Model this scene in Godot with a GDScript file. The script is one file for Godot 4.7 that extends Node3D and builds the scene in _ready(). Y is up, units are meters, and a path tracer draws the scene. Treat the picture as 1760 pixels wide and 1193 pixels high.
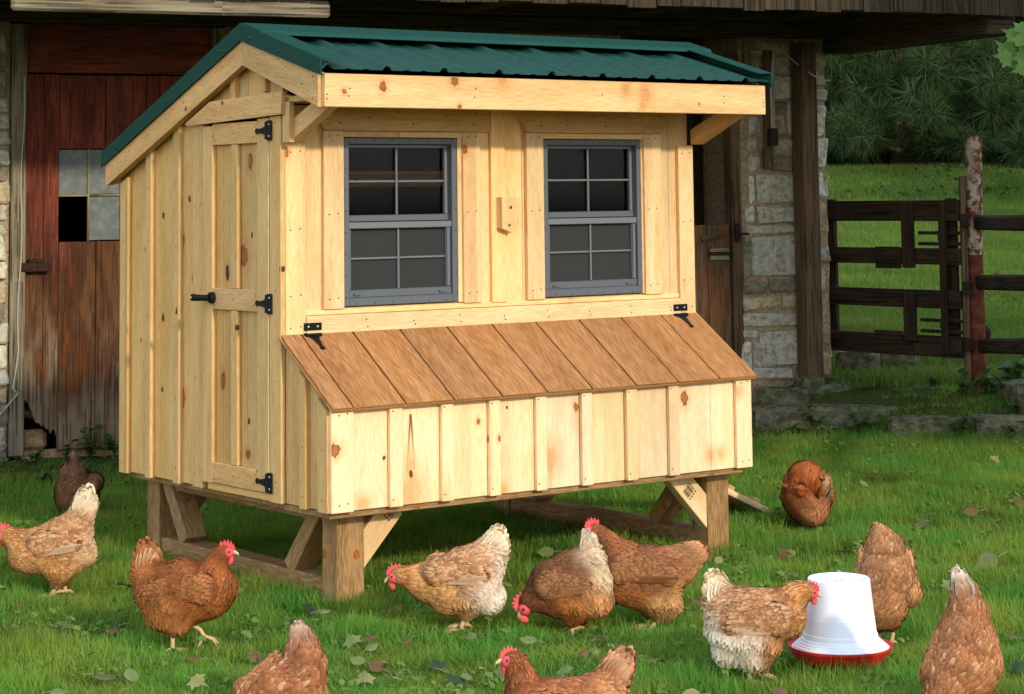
extends Node3D
# A new board-and-batten hen house on a lawn, hens round it, an old stone barn, a gate and pines behind.
# World axes: x along the front of the hen house, z out of its front, y up; ground at the posts is y = 0.

const EYE := Vector3(-3.7737, 1.3155, 6.3386)
const RIGHT := Vector3(0.80077, 0.0, 0.59898)      # to the right of the picture, level
const AWAY := Vector3(0.59898, 0.0, -0.80077)      # away from the camera, level
const BARN := Vector3(0.6701, 0.0, -3.8247)        # left foot of the barn wall
const BARN_TURN := -0.22343

var rng := RandomNumberGenerator.new()
var taken := {}
var mats := {}
var na := FastNoiseLite.new()
var nb := FastNoiseLite.new()


func _ready() -> void:
	rng.seed = 4711
	setup_view()
	setup_noise()
	setup_materials()
	build_ground()
	build_barn()
	build_steps()
	build_trees()
	build_gate()
	build_coop()
	build_feeder()
	build_hens()
	build_weeds()
	build_fallen_leaves()
	build_grass()


func setup_view() -> void:
	var cam := Camera3D.new()
	cam.name = "camera"
	cam.projection = Camera3D.PROJECTION_FRUSTUM
	cam.near = 0.1
	cam.far = 200.0
	var f := 3749.33
	cam.size = 0.1 * 1193.0 / f
	cam.frustum_offset = Vector2(0.0, 0.1 * (-10.24 - 596.5) / f)
	cam.position = EYE
	var look := Basis(RIGHT, Vector3.UP, -AWAY)
	look = look * Basis(Vector3.RIGHT, 0.0936) * Basis(Vector3.BACK, ROLL)
	cam.basis = look
	add_child(cam)
	cam.current = true

	var env := Environment.new()
	env.background_mode = Environment.BG_SKY
	var sky := Sky.new()
	var sm := ProceduralSkyMaterial.new()
	sm.sky_top_color = Color(0.60, 0.67, 0.78)
	sm.sky_horizon_color = Color(0.88, 0.87, 0.83)
	sm.sky_curve = 0.18
	sm.ground_bottom_color = Color(0.16, 0.17, 0.12)
	sm.ground_horizon_color = Color(0.42, 0.42, 0.38)
	sm.sun_angle_max = 25.0
	sky.sky_material = sm
	env.sky = sky
	env.background_energy_multiplier = SKY_E
	env.tonemap_mode = Environment.TONE_MAPPER_LINEAR
	env.tonemap_exposure = EXPO
	env.sdfgi_enabled = true
	env.ssao_enabled = true
	env.ssil_enabled = true
	var we := WorldEnvironment.new()
	we.name = "world_environment"
	we.environment = env
	add_child(we)

	var sun := DirectionalLight3D.new()
	sun.name = "sun"
	sun.light_energy = SUN_E
	sun.light_color = Color(1.0, 0.955, 0.875)
	sun.light_angular_distance = 3.0
	sun.shadow_enabled = true
	var az := deg_to_rad(SUN_AZ)
	var el := deg_to_rad(SUN_EL)
	var to_sun := Vector3(sin(az) * cos(el), sin(el), cos(az) * cos(el))
	sun.basis = Basis.looking_at(-to_sun, Vector3.UP)
	add_child(sun)

const ROLL := -0.0121
const SKY_E := 3.35
const EXPO := 1.0
const SUN_E := 1.02
const SUN_AZ := -4.0
const SUN_EL := 22.0


# ---------------------------------------------------------------- naming
func tag(o: Node, label: String, category := "", group := "", kind := "") -> Node:
	if label:
		o.set_meta("label", label)
	if category:
		o.set_meta("category", category)
	if group:
		o.set_meta("group", group)
	if kind:
		o.set_meta("kind", kind)
	return o


func nm(parent: Node, called: String) -> String:
	var key := str(parent.get_instance_id()) + called
	var n: int = taken.get(key, 0)
	taken[key] = n + 1
	return called if n == 0 else "%s_%03d" % [called, n]


func put(parent: Node, called: String, mesh: Mesh, mat: Material, at := Transform3D.IDENTITY) -> MeshInstance3D:
	var o := MeshInstance3D.new()
	o.name = nm(parent, called)
	o.mesh = mesh
	if mat:
		o.material_override = mat
	o.transform = at
	parent.add_child(o, true)
	return o


func thing(called: String, label: String, category: String, at := Vector3.ZERO, turn := 0.0, group := "") -> Node3D:
	var o := Node3D.new()
	o.name = nm(self, called)
	o.position = at
	o.rotation.y = turn
	add_child(o, true)
	tag(o, label, category, group)
	return o


func holder(parent: Node, called: String, at := Transform3D.IDENTITY) -> Node3D:
	var o := Node3D.new()
	o.name = nm(parent, called)
	o.transform = at
	parent.add_child(o, true)
	return o


# ---------------------------------------------------------------- mesh helpers
func start() -> SurfaceTool:
	var st := SurfaceTool.new()
	st.begin(Mesh.PRIMITIVE_TRIANGLES)
	return st


func tri(st: SurfaceTool, p: PackedVector3Array, uv: PackedVector2Array, out: Vector3) -> void:
	# one flat triangle, turned so that its front shows towards out
	var n := (p[1] - p[0]).cross(p[2] - p[0])
	var order := [0, 1, 2]
	if n.dot(out) > 0.0:
		order = [0, 2, 1]
	else:
		n = -n
	n = n.normalized()
	for i in order:
		st.set_normal(n)
		st.set_uv(uv[i])
		st.add_vertex(p[i])


func quad(st: SurfaceTool, a: Vector3, b: Vector3, c: Vector3, d: Vector3, out: Vector3, ua := Vector2.ZERO, ub := Vector2.RIGHT, uc := Vector2.ONE, ud := Vector2.DOWN) -> void:
	tri(st, [a, b, c], [ua, ub, uc], out)
	tri(st, [a, c, d], [ua, uc, ud], out)


# a box with chamfered edges; uv follow the grain (axis g), in metres, divided by the texture's size
func bev(st: SurfaceTool, size: Vector3, at: Transform3D, b: float, g: int, uvo: Vector2, dims: Vector2, jitter := 0.0) -> void:
	var h := size * 0.5
	b = minf(b, minf(h.x, minf(h.y, h.z)) * 0.9)
	var pts := {}
	for sx in [-1, 1]:
		for sy in [-1, 1]:
			for sz in [-1, 1]:
				var s := Vector3(sx, sy, sz)
				var off := Vector3.ZERO
				if jitter > 0.0:
					off = Vector3(rng.randf_range(-jitter, jitter), rng.randf_range(-jitter, jitter), rng.randf_range(-jitter, jitter))
				for ax in 3:
					var p := Vector3(h.x - b, h.y - b, h.z - b)
					p[ax] = h[ax]
					var o2 := off
					if jitter > 0.0:
						o2 += Vector3(rng.randf_range(-jitter, jitter), rng.randf_range(-jitter, jitter), rng.randf_range(-jitter, jitter)) * 0.4
					pts[[sx, sy, sz, ax]] = p * s + o2
	for ax in 3:
		var u := (ax + 1) % 3
		var v := (ax + 2) % 3
		for s in [-1, 1]:
			var ring := []
			for q in [[-1, -1], [1, -1], [1, 1], [-1, 1]]:
				var k := [0, 0, 0, ax]
				k[ax] = s
				k[u] = q[0]
				k[v] = q[1]
				ring.append(pts[k])
			var out := Vector3.ZERO
			out[ax] = s
			_face(st, ring, out, at, ax, g, uvo, dims, size)
		for su in [-1, 1]:
			for sv in [-1, 1]:
				var ring := []
				for q in [[-1, u], [1, u], [1, v], [-1, v]]:
					var k := [0, 0, 0, q[1]]
					k[ax] = q[0]
					k[u] = su
					k[v] = sv
					ring.append(pts[k])
				var out := Vector3.ZERO
				out[u] = su
				out[v] = sv
				_face(st, ring, out, at, u if u != g else v, g, uvo, dims, size)
	for sx in [-1, 1]:
		for sy in [-1, 1]:
			for sz in [-1, 1]:
				_face(st, [pts[[sx, sy, sz, 0]], pts[[sx, sy, sz, 1]], pts[[sx, sy, sz, 2]]], Vector3(sx, sy, sz), at, 0, g, uvo, dims, size)


func _face(st: SurfaceTool, ring: Array, out: Vector3, at: Transform3D, n: int, g: int, uvo: Vector2, dims: Vector2, size: Vector3) -> void:
	var t := 3 - n - g
	var uv := PackedVector2Array()
	var p := PackedVector3Array()
	for v: Vector3 in ring:
		var q: Vector2
		if n == g:
			q = Vector2(v[(g + 1) % 3] * 0.2, v[(g + 2) % 3])
		else:
			q = Vector2(v[g], v[t])
			if size[n] > size[t]:
				q.y += size[n] * 0.5
		uv.append(Vector2((q.x + uvo.x) / dims.x, (q.y + uvo.y) / dims.y))
		p.append(at * v)
	var o := at.basis * out
	tri(st, [p[0], p[1], p[2]], [uv[0], uv[1], uv[2]], o)
	if ring.size() == 4:
		tri(st, [p[0], p[2], p[3]], [uv[0], uv[2], uv[3]], o)


func dims_of(mat: Material) -> Vector2:
	return mat.get_meta("dims", Vector2.ONE)


# a board as a part of its own; uvo = where its middle lies in a texture made for the whole face, or at random
func board(parent: Node, called: String, size: Vector3, pos: Vector3, mat: Material, uvo = null, basis := Basis.IDENTITY, b := 0.002, g := -1) -> MeshInstance3D:
	if g < 0:
		g = size.max_axis_index()
	var o: Vector2 = uvo if uvo != null else Vector2(rng.randf() * 3.0, rng.randf() * 3.0)
	var st := start()
	bev(st, size, Transform3D.IDENTITY, b, g, o, dims_of(mat))
	return put(parent, called, st.commit(), mat, Transform3D(basis, pos))


# a board from lo to hi
func span(parent: Node, called: String, lo: Vector3, hi: Vector3, mat: Material, uvo = null, b := 0.002, g := -1) -> MeshInstance3D:
	return board(parent, called, hi - lo, (lo + hi) * 0.5, mat, uvo, Basis.IDENTITY, b, g)


# a beam between two points, w across and t thick; up = direction of its t side
func beam(parent: Node, called: String, a: Vector3, b: Vector3, w: float, t: float, mat: Material, up := Vector3.UP, bv := 0.002) -> MeshInstance3D:
	var y := (b - a).normalized()
	var x := y.cross(up).normalized()
	var z := x.cross(y)
	return board(parent, called, Vector3(w, (b - a).length(), t), (a + b) * 0.5, mat, null, Basis(x, y, z), bv, 1)


# a polygon in the plane of axes u, v pushed out along the third axis from lo to hi; grain along dir
func prism(st: SurfaceTool, poly: PackedVector2Array, u: int, v: int, lo: float, hi: float, dir := Vector2.RIGHT, dims := Vector2.ONE, uvo := Vector2.ZERO) -> void:
	var w := 3 - u - v
	var mid := Vector2.ZERO
	for p in poly:
		mid += p / poly.size()
	var perp := Vector2(-dir.y, dir.x)
	var mk := func(p: Vector2, d: float) -> Vector3:
		var r := Vector3.ZERO
		r[u] = p.x
		r[v] = p.y
		r[w] = d
		return r
	var uvf := func(p: Vector2, k: float) -> Vector2:
		return Vector2((p.dot(dir) + uvo.x) / dims.x, (p.dot(perp) + k + uvo.y) / dims.y)
	var idx := Geometry2D.triangulate_polygon(poly)
	for s in [0, 1]:
		var d := lo if s == 0 else hi
		var out := Vector3.ZERO
		out[w] = -1.0 if s == 0 else 1.0
		for i in range(0, idx.size(), 3):
			var a := poly[idx[i]]
			var b := poly[idx[i + 1]]
			var c := poly[idx[i + 2]]
			tri(st, [mk.call(a, d), mk.call(b, d), mk.call(c, d)], [uvf.call(a, 0.0), uvf.call(b, 0.0), uvf.call(c, 0.0)], out)
	var cw := Geometry2D.is_polygon_clockwise(poly)
	for i in poly.size():
		var a := poly[i]
		var b := poly[(i + 1) % poly.size()]
		var e := (b - a).normalized()
		var n2 := Vector2(e.y, -e.x) * (-1.0 if cw else 1.0)
		var out := Vector3.ZERO
		out[u] = n2.x
		out[v] = n2.y
		quad(st, mk.call(a, lo), mk.call(b, lo), mk.call(b, hi), mk.call(a, hi), out, uvf.call(a, lo), uvf.call(b, lo), uvf.call(b, hi), uvf.call(a, hi))


# a tube through points with a radius at each; smooth
func tube(st: SurfaceTool, pts: PackedVector3Array, rad: PackedFloat32Array, sides := 8, col := Color.WHITE, caps := true) -> void:
	var rings := []
	var nrm := []
	var side := Vector3.ZERO
	for i in pts.size():
		var t := (pts[mini(i + 1, pts.size() - 1)] - pts[maxi(i - 1, 0)]).normalized()
		if side == Vector3.ZERO:
			side = t.cross(Vector3.UP if absf(t.y) < 0.9 else Vector3.RIGHT).normalized()
		else:
			side = (side - t * side.dot(t)).normalized()
		var up := t.cross(side)
		var ring := PackedVector3Array()
		var ns := PackedVector3Array()
		for k in sides:
			var a := TAU * k / sides
			var n := side * cos(a) + up * sin(a)
			ring.append(pts[i] + n * rad[i])
			ns.append(n)
		rings.append(ring)
		nrm.append(ns)
	for i in pts.size() - 1:
		for k in sides:
			var j := (k + 1) % sides
			var q := [[i, k], [i, j], [i + 1, j], [i + 1, k]]
			for f in [[0, 1, 2], [0, 2, 3]]:
				var c: Vector3 = (rings[q[f[1]][0]][q[f[1]][1]] - rings[q[f[0]][0]][q[f[0]][1]]).cross(rings[q[f[2]][0]][q[f[2]][1]] - rings[q[f[0]][0]][q[f[0]][1]])
				var order: Array = f if c.dot(nrm[i][k]) < 0.0 else [f[0], f[2], f[1]]
				for m in order:
					st.set_color(col)
					st.set_normal(nrm[q[m][0]][q[m][1]])
					st.set_uv(Vector2(float(q[m][1]) / sides * 0.2, pts[0].distance_to(pts[q[m][0]])))
					st.add_vertex(rings[q[m][0]][q[m][1]])
	if caps:
		for e in [0, pts.size() - 1]:
			var out := (pts[e] - pts[1 if e == 0 else pts.size() - 2]).normalized()
			for k in sides:
				st.set_color(col)
				tri(st, [pts[e], rings[e][k], rings[e][(k + 1) % sides]], [Vector2.ZERO, Vector2.ZERO, Vector2.ZERO], out)


# a turned shape: profile of (radius, height) round the y axis
func lathe(st: SurfaceTool, prof: PackedVector2Array, sides: int, at := Transform3D.IDENTITY) -> void:
	st.set_smooth_group(1)
	for i in prof.size() - 1:
		var a := prof[i]
		var b := prof[i + 1]
		if a.is_equal_approx(b):
			continue
		var e := (b - a).normalized()
		var n2 := Vector2(e.y, -e.x)
		for k in sides:
			var t0 := TAU * k / sides
			var t1 := TAU * (k + 1) / sides
			var d0 := Vector3(cos(t0), 0, sin(t0))
			var d1 := Vector3(cos(t1), 0, sin(t1))
			var p := [d0 * a.x + Vector3.UP * a.y, d1 * a.x + Vector3.UP * a.y, d1 * b.x + Vector3.UP * b.y, d0 * b.x + Vector3.UP * b.y]
			var n := [d0 * n2.x + Vector3.UP * n2.y, d1 * n2.x + Vector3.UP * n2.y, d1 * n2.x + Vector3.UP * n2.y, d0 * n2.x + Vector3.UP * n2.y]
			for f in [[0, 1, 2], [0, 2, 3]]:
				var c: Vector3 = (p[f[1]] - p[f[0]]).cross(p[f[2]] - p[f[0]])
				if c.length_squared() < 1e-16:
					continue
				var order: Array = f if c.dot(n[f[0]]) < 0.0 else [f[0], f[2], f[1]]
				for m in order:
					st.set_normal((at.basis * n[m]).normalized())
					st.set_uv(Vector2(float(k) / sides, p[m].y))
					st.add_vertex(at * p[m])


func ball(st: SurfaceTool, c: Vector3, r: Vector3, col := Color.WHITE, su := 10, sv := 7) -> void:
	for i in sv:
		for k in su:
			var q := []
			for w in [[i, k], [i, k + 1], [i + 1, k + 1], [i + 1, k]]:
				var th: float = PI * w[0] / sv
				var ph: float = TAU * w[1] / su
				q.append(Vector3(sin(th) * cos(ph), cos(th), sin(th) * sin(ph)))
			for f in [[0, 1, 2], [0, 2, 3]]:
				var x: Vector3 = (q[f[1]] - q[f[0]]).cross(q[f[2]] - q[f[0]])
				if x.length_squared() < 1e-12:
					continue
				var order: Array = f if x.dot(q[f[0]] + q[f[1]] + q[f[2]]) < 0.0 else [f[0], f[2], f[1]]
				for m in order:
					st.set_color(col)
					st.set_normal((q[m] / r).normalized())
					st.add_vertex(c + q[m] * r)


func ground_at(p: Vector3) -> float:
	var q := p - EYE
	var across := q.dot(RIGHT)
	var far := q.dot(AWAY)
	var l := Transform3D(Basis(Vector3.UP, BARN_TURN), BARN).affine_inverse() * Vector3(p.x, 0, p.z)
	var h := 0.012 * sin(p.x * 2.1 + 0.4) * cos(p.z * 1.7)
	h *= clampf((Vector2(p.x - 0.9, p.z + 0.4).length() - 1.3), 0.0, 1.0)
	h += 0.06 * smoothstep(0.9, 0.05, l.z) * smoothstep(4.4, 3.4, l.x)
	var right := smoothstep(1.1, 1.6, across)
	var k := smoothstep(1.7, 2.45, across)
	h += 0.245 * right * smoothstep(lerpf(11.85, 11.72, k), lerpf(12.6, 12.02, k), far)
	h += right * clampf((far - 12.9) * 0.083, 0.0, 1.0)
	h += right * 0.36 * smoothstep(24.0, 26.5, far)
	return h


# ---------------------------------------------------------------- materials
func setup_noise() -> void:
	na.seed = 11
	na.noise_type = FastNoiseLite.TYPE_SIMPLEX
	na.frequency = 1.0
	na.fractal_type = FastNoiseLite.FRACTAL_NONE
	nb.seed = 29
	nb.noise_type = FastNoiseLite.TYPE_SIMPLEX
	nb.frequency = 1.0
	nb.fractal_octaves = 4


func plain(key: String, col: Color, rough := 0.7, metal := 0.0, spec := 0.5) -> StandardMaterial3D:
	var m := StandardMaterial3D.new()
	m.resource_name = key
	m.albedo_color = col
	m.roughness = rough
	m.metallic = metal
	m.metallic_specular = spec
	mats[key] = m
	return m


func lin(r: float, g: float, b: float) -> Color:
	return Color(r, g, b).linear_to_srgb()


# sawn wood: x of the picture runs along the grain. bounds = where one board ends and the next begins, across;
# knots = [along, across, radius, kind, length / width]: 0 red, 1 black and loose, 2 pale spike, 3 resin streak above a knot
func wood(key: String, length: float, width: float, ppm: float, bounds: Array, knots: Array, light: Color, late: Color, sd: int, contrast := 0.8, fibre := 0.05, rough := 0.62, fine := 1.0, vary := 1.0) -> StandardMaterial3D:
	var r2 := RandomNumberGenerator.new()
	r2.seed = sd
	var nx := int(length * ppm)
	var ny := int(width * ppm)
	var data := PackedByteArray()
	data.resize(nx * ny * 3)
	var edges: Array = bounds.duplicate()
	edges.append(1e9)
	var bi := -1
	var bseed := 0.0
	var tone := 1.0
	var pith := 0.0
	var freq := 90.0
	var hue := 0.0
	var upto := -1e9
	var warm := Color(0.80, 0.47, 0.22)
	for j in ny:
		var c := (j + 0.5) / ppm
		while c > upto:
			bi += 1
			var from := maxf(upto, 0.0)
			upto = edges[bi]
			bseed = sd * 7.3 + bi * 13.7
			tone = 1.0 + r2.randf_range(-0.10, 0.05) * vary
			hue = r2.randf_range(-0.025, 0.02) * vary
			pith = from + r2.randf_range(-0.05, 0.2)
			freq = r2.randf_range(80.0, 150.0) * fine
		var near := []
		for k in knots:
			if absf(k[1] - c) < k[2] * 7.0:
				near.append(k)
		var o := j * nx * 3
		for i in nx:
			var a := (i + 0.5) / ppm
			var cc := c - pith
			var rr := light.r
			var gg := light.g
			var bb := light.b
			var halo := 0.0
			var kn := 0.0
			var dark := 0.0
			for k in near:
				var kr: float = k[2]
				var ka: float = (a - k[0]) / k[4]
				var kc: float = c - k[1]
				if absf(ka) > kr * 8.0:
					continue
				var e := exp(-ka * ka / (kr * kr * 5.0))
				var ac := absf(kc)
				cc -= signf(kc) * (ac - sqrt(maxf(ac * ac - kr * kr * e, 0.0))) * exp(-ac * ac / (kr * kr * 9.0))
				var wob := na.get_noise_2d(ka * 55.0 + k[0] * 9.0, kc * 55.0) * 0.2
				var dk := sqrt(ka * ka + kc * kc) / kr + wob
				var kind: int = k[3]
				if dk < 1.12:
					kn = maxf(kn, (1.0 - smoothstep(0.8, 1.12, dk)) * (0.16 if kind >= 2 else 0.95))
					if kind < 2:
						dark = maxf(dark, exp(-pow((dk - 0.92) / 0.13, 2.0)) * (0.75 if kind == 1 else 0.38) + (0.42 if kind == 1 and dk < 0.95 else 0.0) + 0.06 * sin(dk * 18.0))
				if dk < 3.4:
					halo = maxf(halo, pow((3.4 - maxf(dk, 1.0)) / 2.4, 1.6) * (0.34 if kind != 1 else 0.2))
				if kind == 3 and ka > 0.0 and ka < kr * 5.0:
					var wd := kr * (1.0 - ka / (kr * 5.2))
					var edge := absf(ac - wd) / (kr * 0.35)
					if edge < 1.0:
						halo = maxf(halo, (1.0 - edge) * 0.75)
						dark = maxf(dark, (1.0 - edge) * smoothstep(1.0, 4.6, ka / kr) * 0.62)
			var n1 := na.get_noise_2d(a * 1.6 + bseed, c * 9.0 + bseed)
			var q := absf(cc) * freq + n1 * 1.6 + cc * a * 7.0
			var t := q - floorf(q)
			var band := t * t * (1.0 - smoothstep(0.9, 1.0, t))
			var fb := na.get_noise_2d(a * 14.0, c * 700.0 + bseed) * fibre * 0.85 + nb.get_noise_2d(a * 1.2 + bseed, c * 9.0) * 0.05
			var mixv := clampf(band * contrast * (0.55 + 0.45 * nb.get_noise_2d(a * 0.9 + bseed * 2.0, c * 5.0)), 0.0, 1.0)
			rr = lerpf(rr, late.r, mixv) + fb + hue
			gg = lerpf(gg, late.g, mixv) + fb
			bb = lerpf(bb, late.b, mixv) + fb - hue
			if halo > 0.0:
				rr = lerpf(rr, warm.r, halo * 0.8)
				gg = lerpf(gg, warm.g, halo)
				bb = lerpf(bb, warm.b, halo)
			if kn > 0.0:
				rr = lerpf(rr, 0.62, kn * 0.9)
				gg = lerpf(gg, 0.34, kn * 0.9)
				bb = lerpf(bb, 0.16, kn * 0.9)
			var sh := tone * (1.0 - clampf(dark, 0.0, 0.9))
			data[o] = int(clampf(rr * sh, 0.0, 1.0) * 255.0)
			data[o + 1] = int(clampf(gg * sh, 0.0, 1.0) * 255.0)
			data[o + 2] = int(clampf(bb * sh, 0.0, 1.0) * 255.0)
			o += 3
	var m := plain(key, Color.WHITE, rough, 0.0, 0.35)
	m.albedo_texture = ImageTexture.create_from_image(Image.create_from_data(nx, ny, false, Image.FORMAT_RGB8, data))
	m.set_meta("dims", Vector2(length, width))
	return m


# old wood: streaks, cracks, what is left of the paint. paint(along, across, noise) -> Color of the unworn surface
func old_wood(key: String, length: float, width: float, ppm: float, bounds: Array, base: Color, streak: Color, sd: int, paint = null, rough := 0.88) -> StandardMaterial3D:
	var nx := int(length * ppm)
	var ny := int(width * ppm)
	var data := PackedByteArray()
	data.resize(nx * ny * 3)
	for j in ny:
		var c := (j + 0.5) / ppm
		var bid := 0
		for e in bounds:
			if c > e:
				bid += 1
		var bs := sd * 3.1 + bid * 17.0
		var o := j * nx * 3
		for i in nx:
			var a := (i + 0.5) / ppm
			var f := na.get_noise_2d(a * 1.5 + bs, c * 75.0)
			var f2 := na.get_noise_2d(a * 5.0 + bs, c * 420.0)
			var l := nb.get_noise_2d(a * 1.6 + bs, c * 5.0 + bs)
			var col := base.lerp(streak, clampf(0.45 + f * 0.5 + l * 0.5, 0.0, 1.0))
			if paint != null:
				col = paint.call(a, c, col, l, f)
			var s := 1.0 + f2 * 0.07 + f * 0.06
			if f > 0.7:
				s *= 0.68
			data[o] = int(clampf(col.r * s, 0.0, 1.0) * 255.0)
			data[o + 1] = int(clampf(col.g * s, 0.0, 1.0) * 255.0)
			data[o + 2] = int(clampf(col.b * s, 0.0, 1.0) * 255.0)
			o += 3
	var m := plain(key, Color.WHITE, rough, 0.0, 0.25)
	var im := Image.create_from_data(nx, ny, false, Image.FORMAT_RGB8, data)
	m.albedo_texture = ImageTexture.create_from_image(im)
	var bump: Image = im.duplicate()
	bump.bump_map_to_normal_map(3.0)
	m.normal_enabled = true
	m.normal_texture = ImageTexture.create_from_image(bump)
	m.normal_scale = 0.4
	m.set_meta("dims", Vector2(length, width))
	return m


# blotched surface laid from three sides (stone, soil, rust, bark)
func mottled(key: String, stops: Array, scale: float, bump: float, rough := 0.92, freq := 0.02, octaves := 5, size := 512) -> StandardMaterial3D:
	var m := plain(key, Color.WHITE, rough, 0.0, 0.25)
	var n := FastNoiseLite.new()
	n.seed = key.hash() % 10000
	n.noise_type = FastNoiseLite.TYPE_SIMPLEX
	n.frequency = freq
	n.fractal_octaves = octaves
	n.fractal_gain = 0.6
	var g := Gradient.new()
	g.offsets = PackedFloat32Array(stops.map(func(s): return s[0]))
	g.colors = PackedColorArray(stops.map(func(s): return s[1]))
	var t := NoiseTexture2D.new()
	t.width = size
	t.height = size
	t.seamless = true
	t.noise = n
	t.color_ramp = g
	m.albedo_texture = t
	if bump > 0.0:
		var b := NoiseTexture2D.new()
		b.width = size
		b.height = size
		b.seamless = true
		b.noise = n
		b.as_normal_map = true
		b.bump_strength = bump
		m.normal_enabled = true
		m.normal_texture = b
	m.uv1_triplanar = true
	m.uv1_world_triplanar = true
	m.uv1_scale = Vector3.ONE * scale
	return m


func tinted(key: String, of: StandardMaterial3D, col: Color) -> StandardMaterial3D:
	var m: StandardMaterial3D = of.duplicate()
	m.resource_name = key
	m.albedo_color = col
	if of.has_meta("dims"):
		m.set_meta("dims", of.get_meta("dims"))
	mats[key] = m
	return m


const PINE_L := Color(0.89, 0.735, 0.515)
const PINE_D := Color(0.79, 0.58, 0.345)

func setup_materials() -> void:
	# faces of the hen house: knots stand where the photograph has them
	var r := RandomNumberGenerator.new()
	r.seed = 5
	var sideknots := []
	for k in [[1.05, 0.27, 0.010, 0, 1.4], [1.33, 0.30, 0.007, 1, 1.5], [1.18, 0.36, 0.02, 0, 1.5], [0.62, 0.35, 0.018, 0, 1.8], [0.52, 0.24, 0.007, 1, 1.5], [0.74, 0.22, 0.01, 0, 1.6], [0.9, 0.5, 0.009, 1, 1.6], [1.27, 0.5, 0.008, 1, 1.4], [1.13, 0.94, 0.026, 0, 1.3], [1.07, 0.83, 0.010, 1, 2.6], [0.7, 0.8, 0.013, 0, 2.2], [1.45, 0.99, 0.014, 0, 2.0], [1.2, 1.0, 0.006, 1, 1.5], [0.46, 0.97, 0.016, 0, 1.0], [0.6, 1.25, 0.012, 0, 1.5], [0.55, 1.42, 0.008, 1, 1.5], [1.7, 0.95, 0.008, 0, 1.5]]:
		sideknots.append(k)
	for i in 16:
		sideknots.append([r.randf_range(0.35, 1.6), r.randf_range(0.0, 1.5), r.randf_range(0.003, 0.007), 1, 1.4])
	wood("side_pine", 1.95, 1.55, 420.0, [0.2, 0.44, 0.66, 0.76, 0.94, 1.1, 1.3, 1.42], sideknots, Color(0.82, 0.655, 0.395), Color(0.71, 0.515, 0.28), 3, 0.6)
	var frontknots := [[1.46, 0.115, 0.02, 2, 0.8], [1.07, 0.1, 0.018, 2, 0.8], [1.0, 0.77, 0.03, 0, 0.8], [1.45, 0.97, 0.01, 1, 1.2], [1.29, 0.97, 0.012, 1, 1.2], [1.47, 0.9, 0.006, 0, 1.2], [1.12, 1.57, 0.022, 2, 1.2], [1.2, 1.72, 0.012, 0, 1.5], [1.05, 0.76, 0.012, 2, 1.2], [1.23, 0.93, 0.012, 2, 1.0]]
	wood("front_pine", 0.85, 1.85, 480.0, [0.14, 0.72, 0.86, 1.0, 1.6, 1.72], frontknots, PINE_L, PINE_D, 8, 0.5)
	var nestknots := [[0.115, 0.305, 0.015, 3, 2.4], [0.04, 0.305, 0.035, 2, 1.5], [0.10, 0.305, 0.007, 1, 1.6], [0.27, 1.0, 0.010, 0, 1.5], [0.25, 0.58, 0.008, 0, 1.2], [0.1, 0.88, 0.03, 2, 1.2], [0.23, 1.03, 0.02, 2, 1.6], [0.3, 1.44, 0.014, 0, 1.2], [0.27, 1.5, 0.016, 0, 1.5], [0.06, 1.62, 0.014, 2, 1.2], [0.06, 1.67, 0.014, 2, 1.2], [0.2, 1.775, 0.018, 0, 1.1], [0.31, 0.62, 0.004, 1, 1.3], [0.29, 0.7, 0.004, 1, 1.3], [0.02, 0.12, 0.02, 2, 1.0], [0.015, 0.68, 0.015, 2, 1.0], [0.16, 0.2, 0.005, 1, 1.3]]
	wood("nest_pine", 0.40, 1.85, 520.0, [0.2, 0.41, 0.62, 0.83, 1.04, 1.25, 1.45, 1.65], nestknots, Color(0.905, 0.775, 0.595), PINE_D, 21, 0.45)
	var fasciaknots := [[0.08, 0.055, 0.008, 0, 1.0], [0.23, 0.075, 0.016, 0, 0.8], [0.52, 0.1, 0.016, 0, 0.8], [0.54, 0.012, 0.008, 0, 0.9], [1.36, 0.07, 0.03, 2, 0.7], [1.35, 0.03, 0.012, 2, 1.0], [1.27, 0.085, 0.02, 2, 0.8], [0.72, 0.11, 0.02, 2, 0.8], [1.62, 0.04, 0.004, 0, 1.0]]
	wood("fascia_pine", 2.0, 0.125, 450.0, [], fasciaknots, PINE_L, PINE_D, 31, 0.5)
	wood("pine", 1.6, 0.6, 420.0, [0.1, 0.2, 0.3, 0.4, 0.5], [[0.3, 0.05, 0.008, 0, 1.5], [1.1, 0.15, 0.012, 0, 1.3], [0.7, 0.36, 0.007, 1, 1.4], [1.4, 0.44, 0.01, 0, 1.6], [0.2, 0.55, 0.006, 1, 1.5]], PINE_L, PINE_D, 44, 0.5)
	tinted("shade_pine", mats["pine"], Color(0.93, 0.90, 0.80))  # pine copy with the shade of the gable end tinted in
	wood("rake_pine", 1.3, 0.3, 450.0, [0.15], [[0.25, 0.05, 0.009, 0, 1.2], [0.6, 0.06, 0.012, 2, 1.2], [0.9, 0.2, 0.01, 0, 1.2], [0.35, 0.2, 0.006, 1, 1.2]], Color(0.80, 0.62, 0.385), Color(0.69, 0.48, 0.26), 52, 0.75)
	wood("treated", 1.3, 0.4, 300.0, [0.1, 0.2, 0.3], [[0.2, 0.05, 0.012, 0, 1.2], [0.8, 0.25, 0.014, 1, 1.2]], Color(0.60, 0.46, 0.29), Color(0.42, 0.30, 0.17), 61, 0.85, 0.09)
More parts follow.
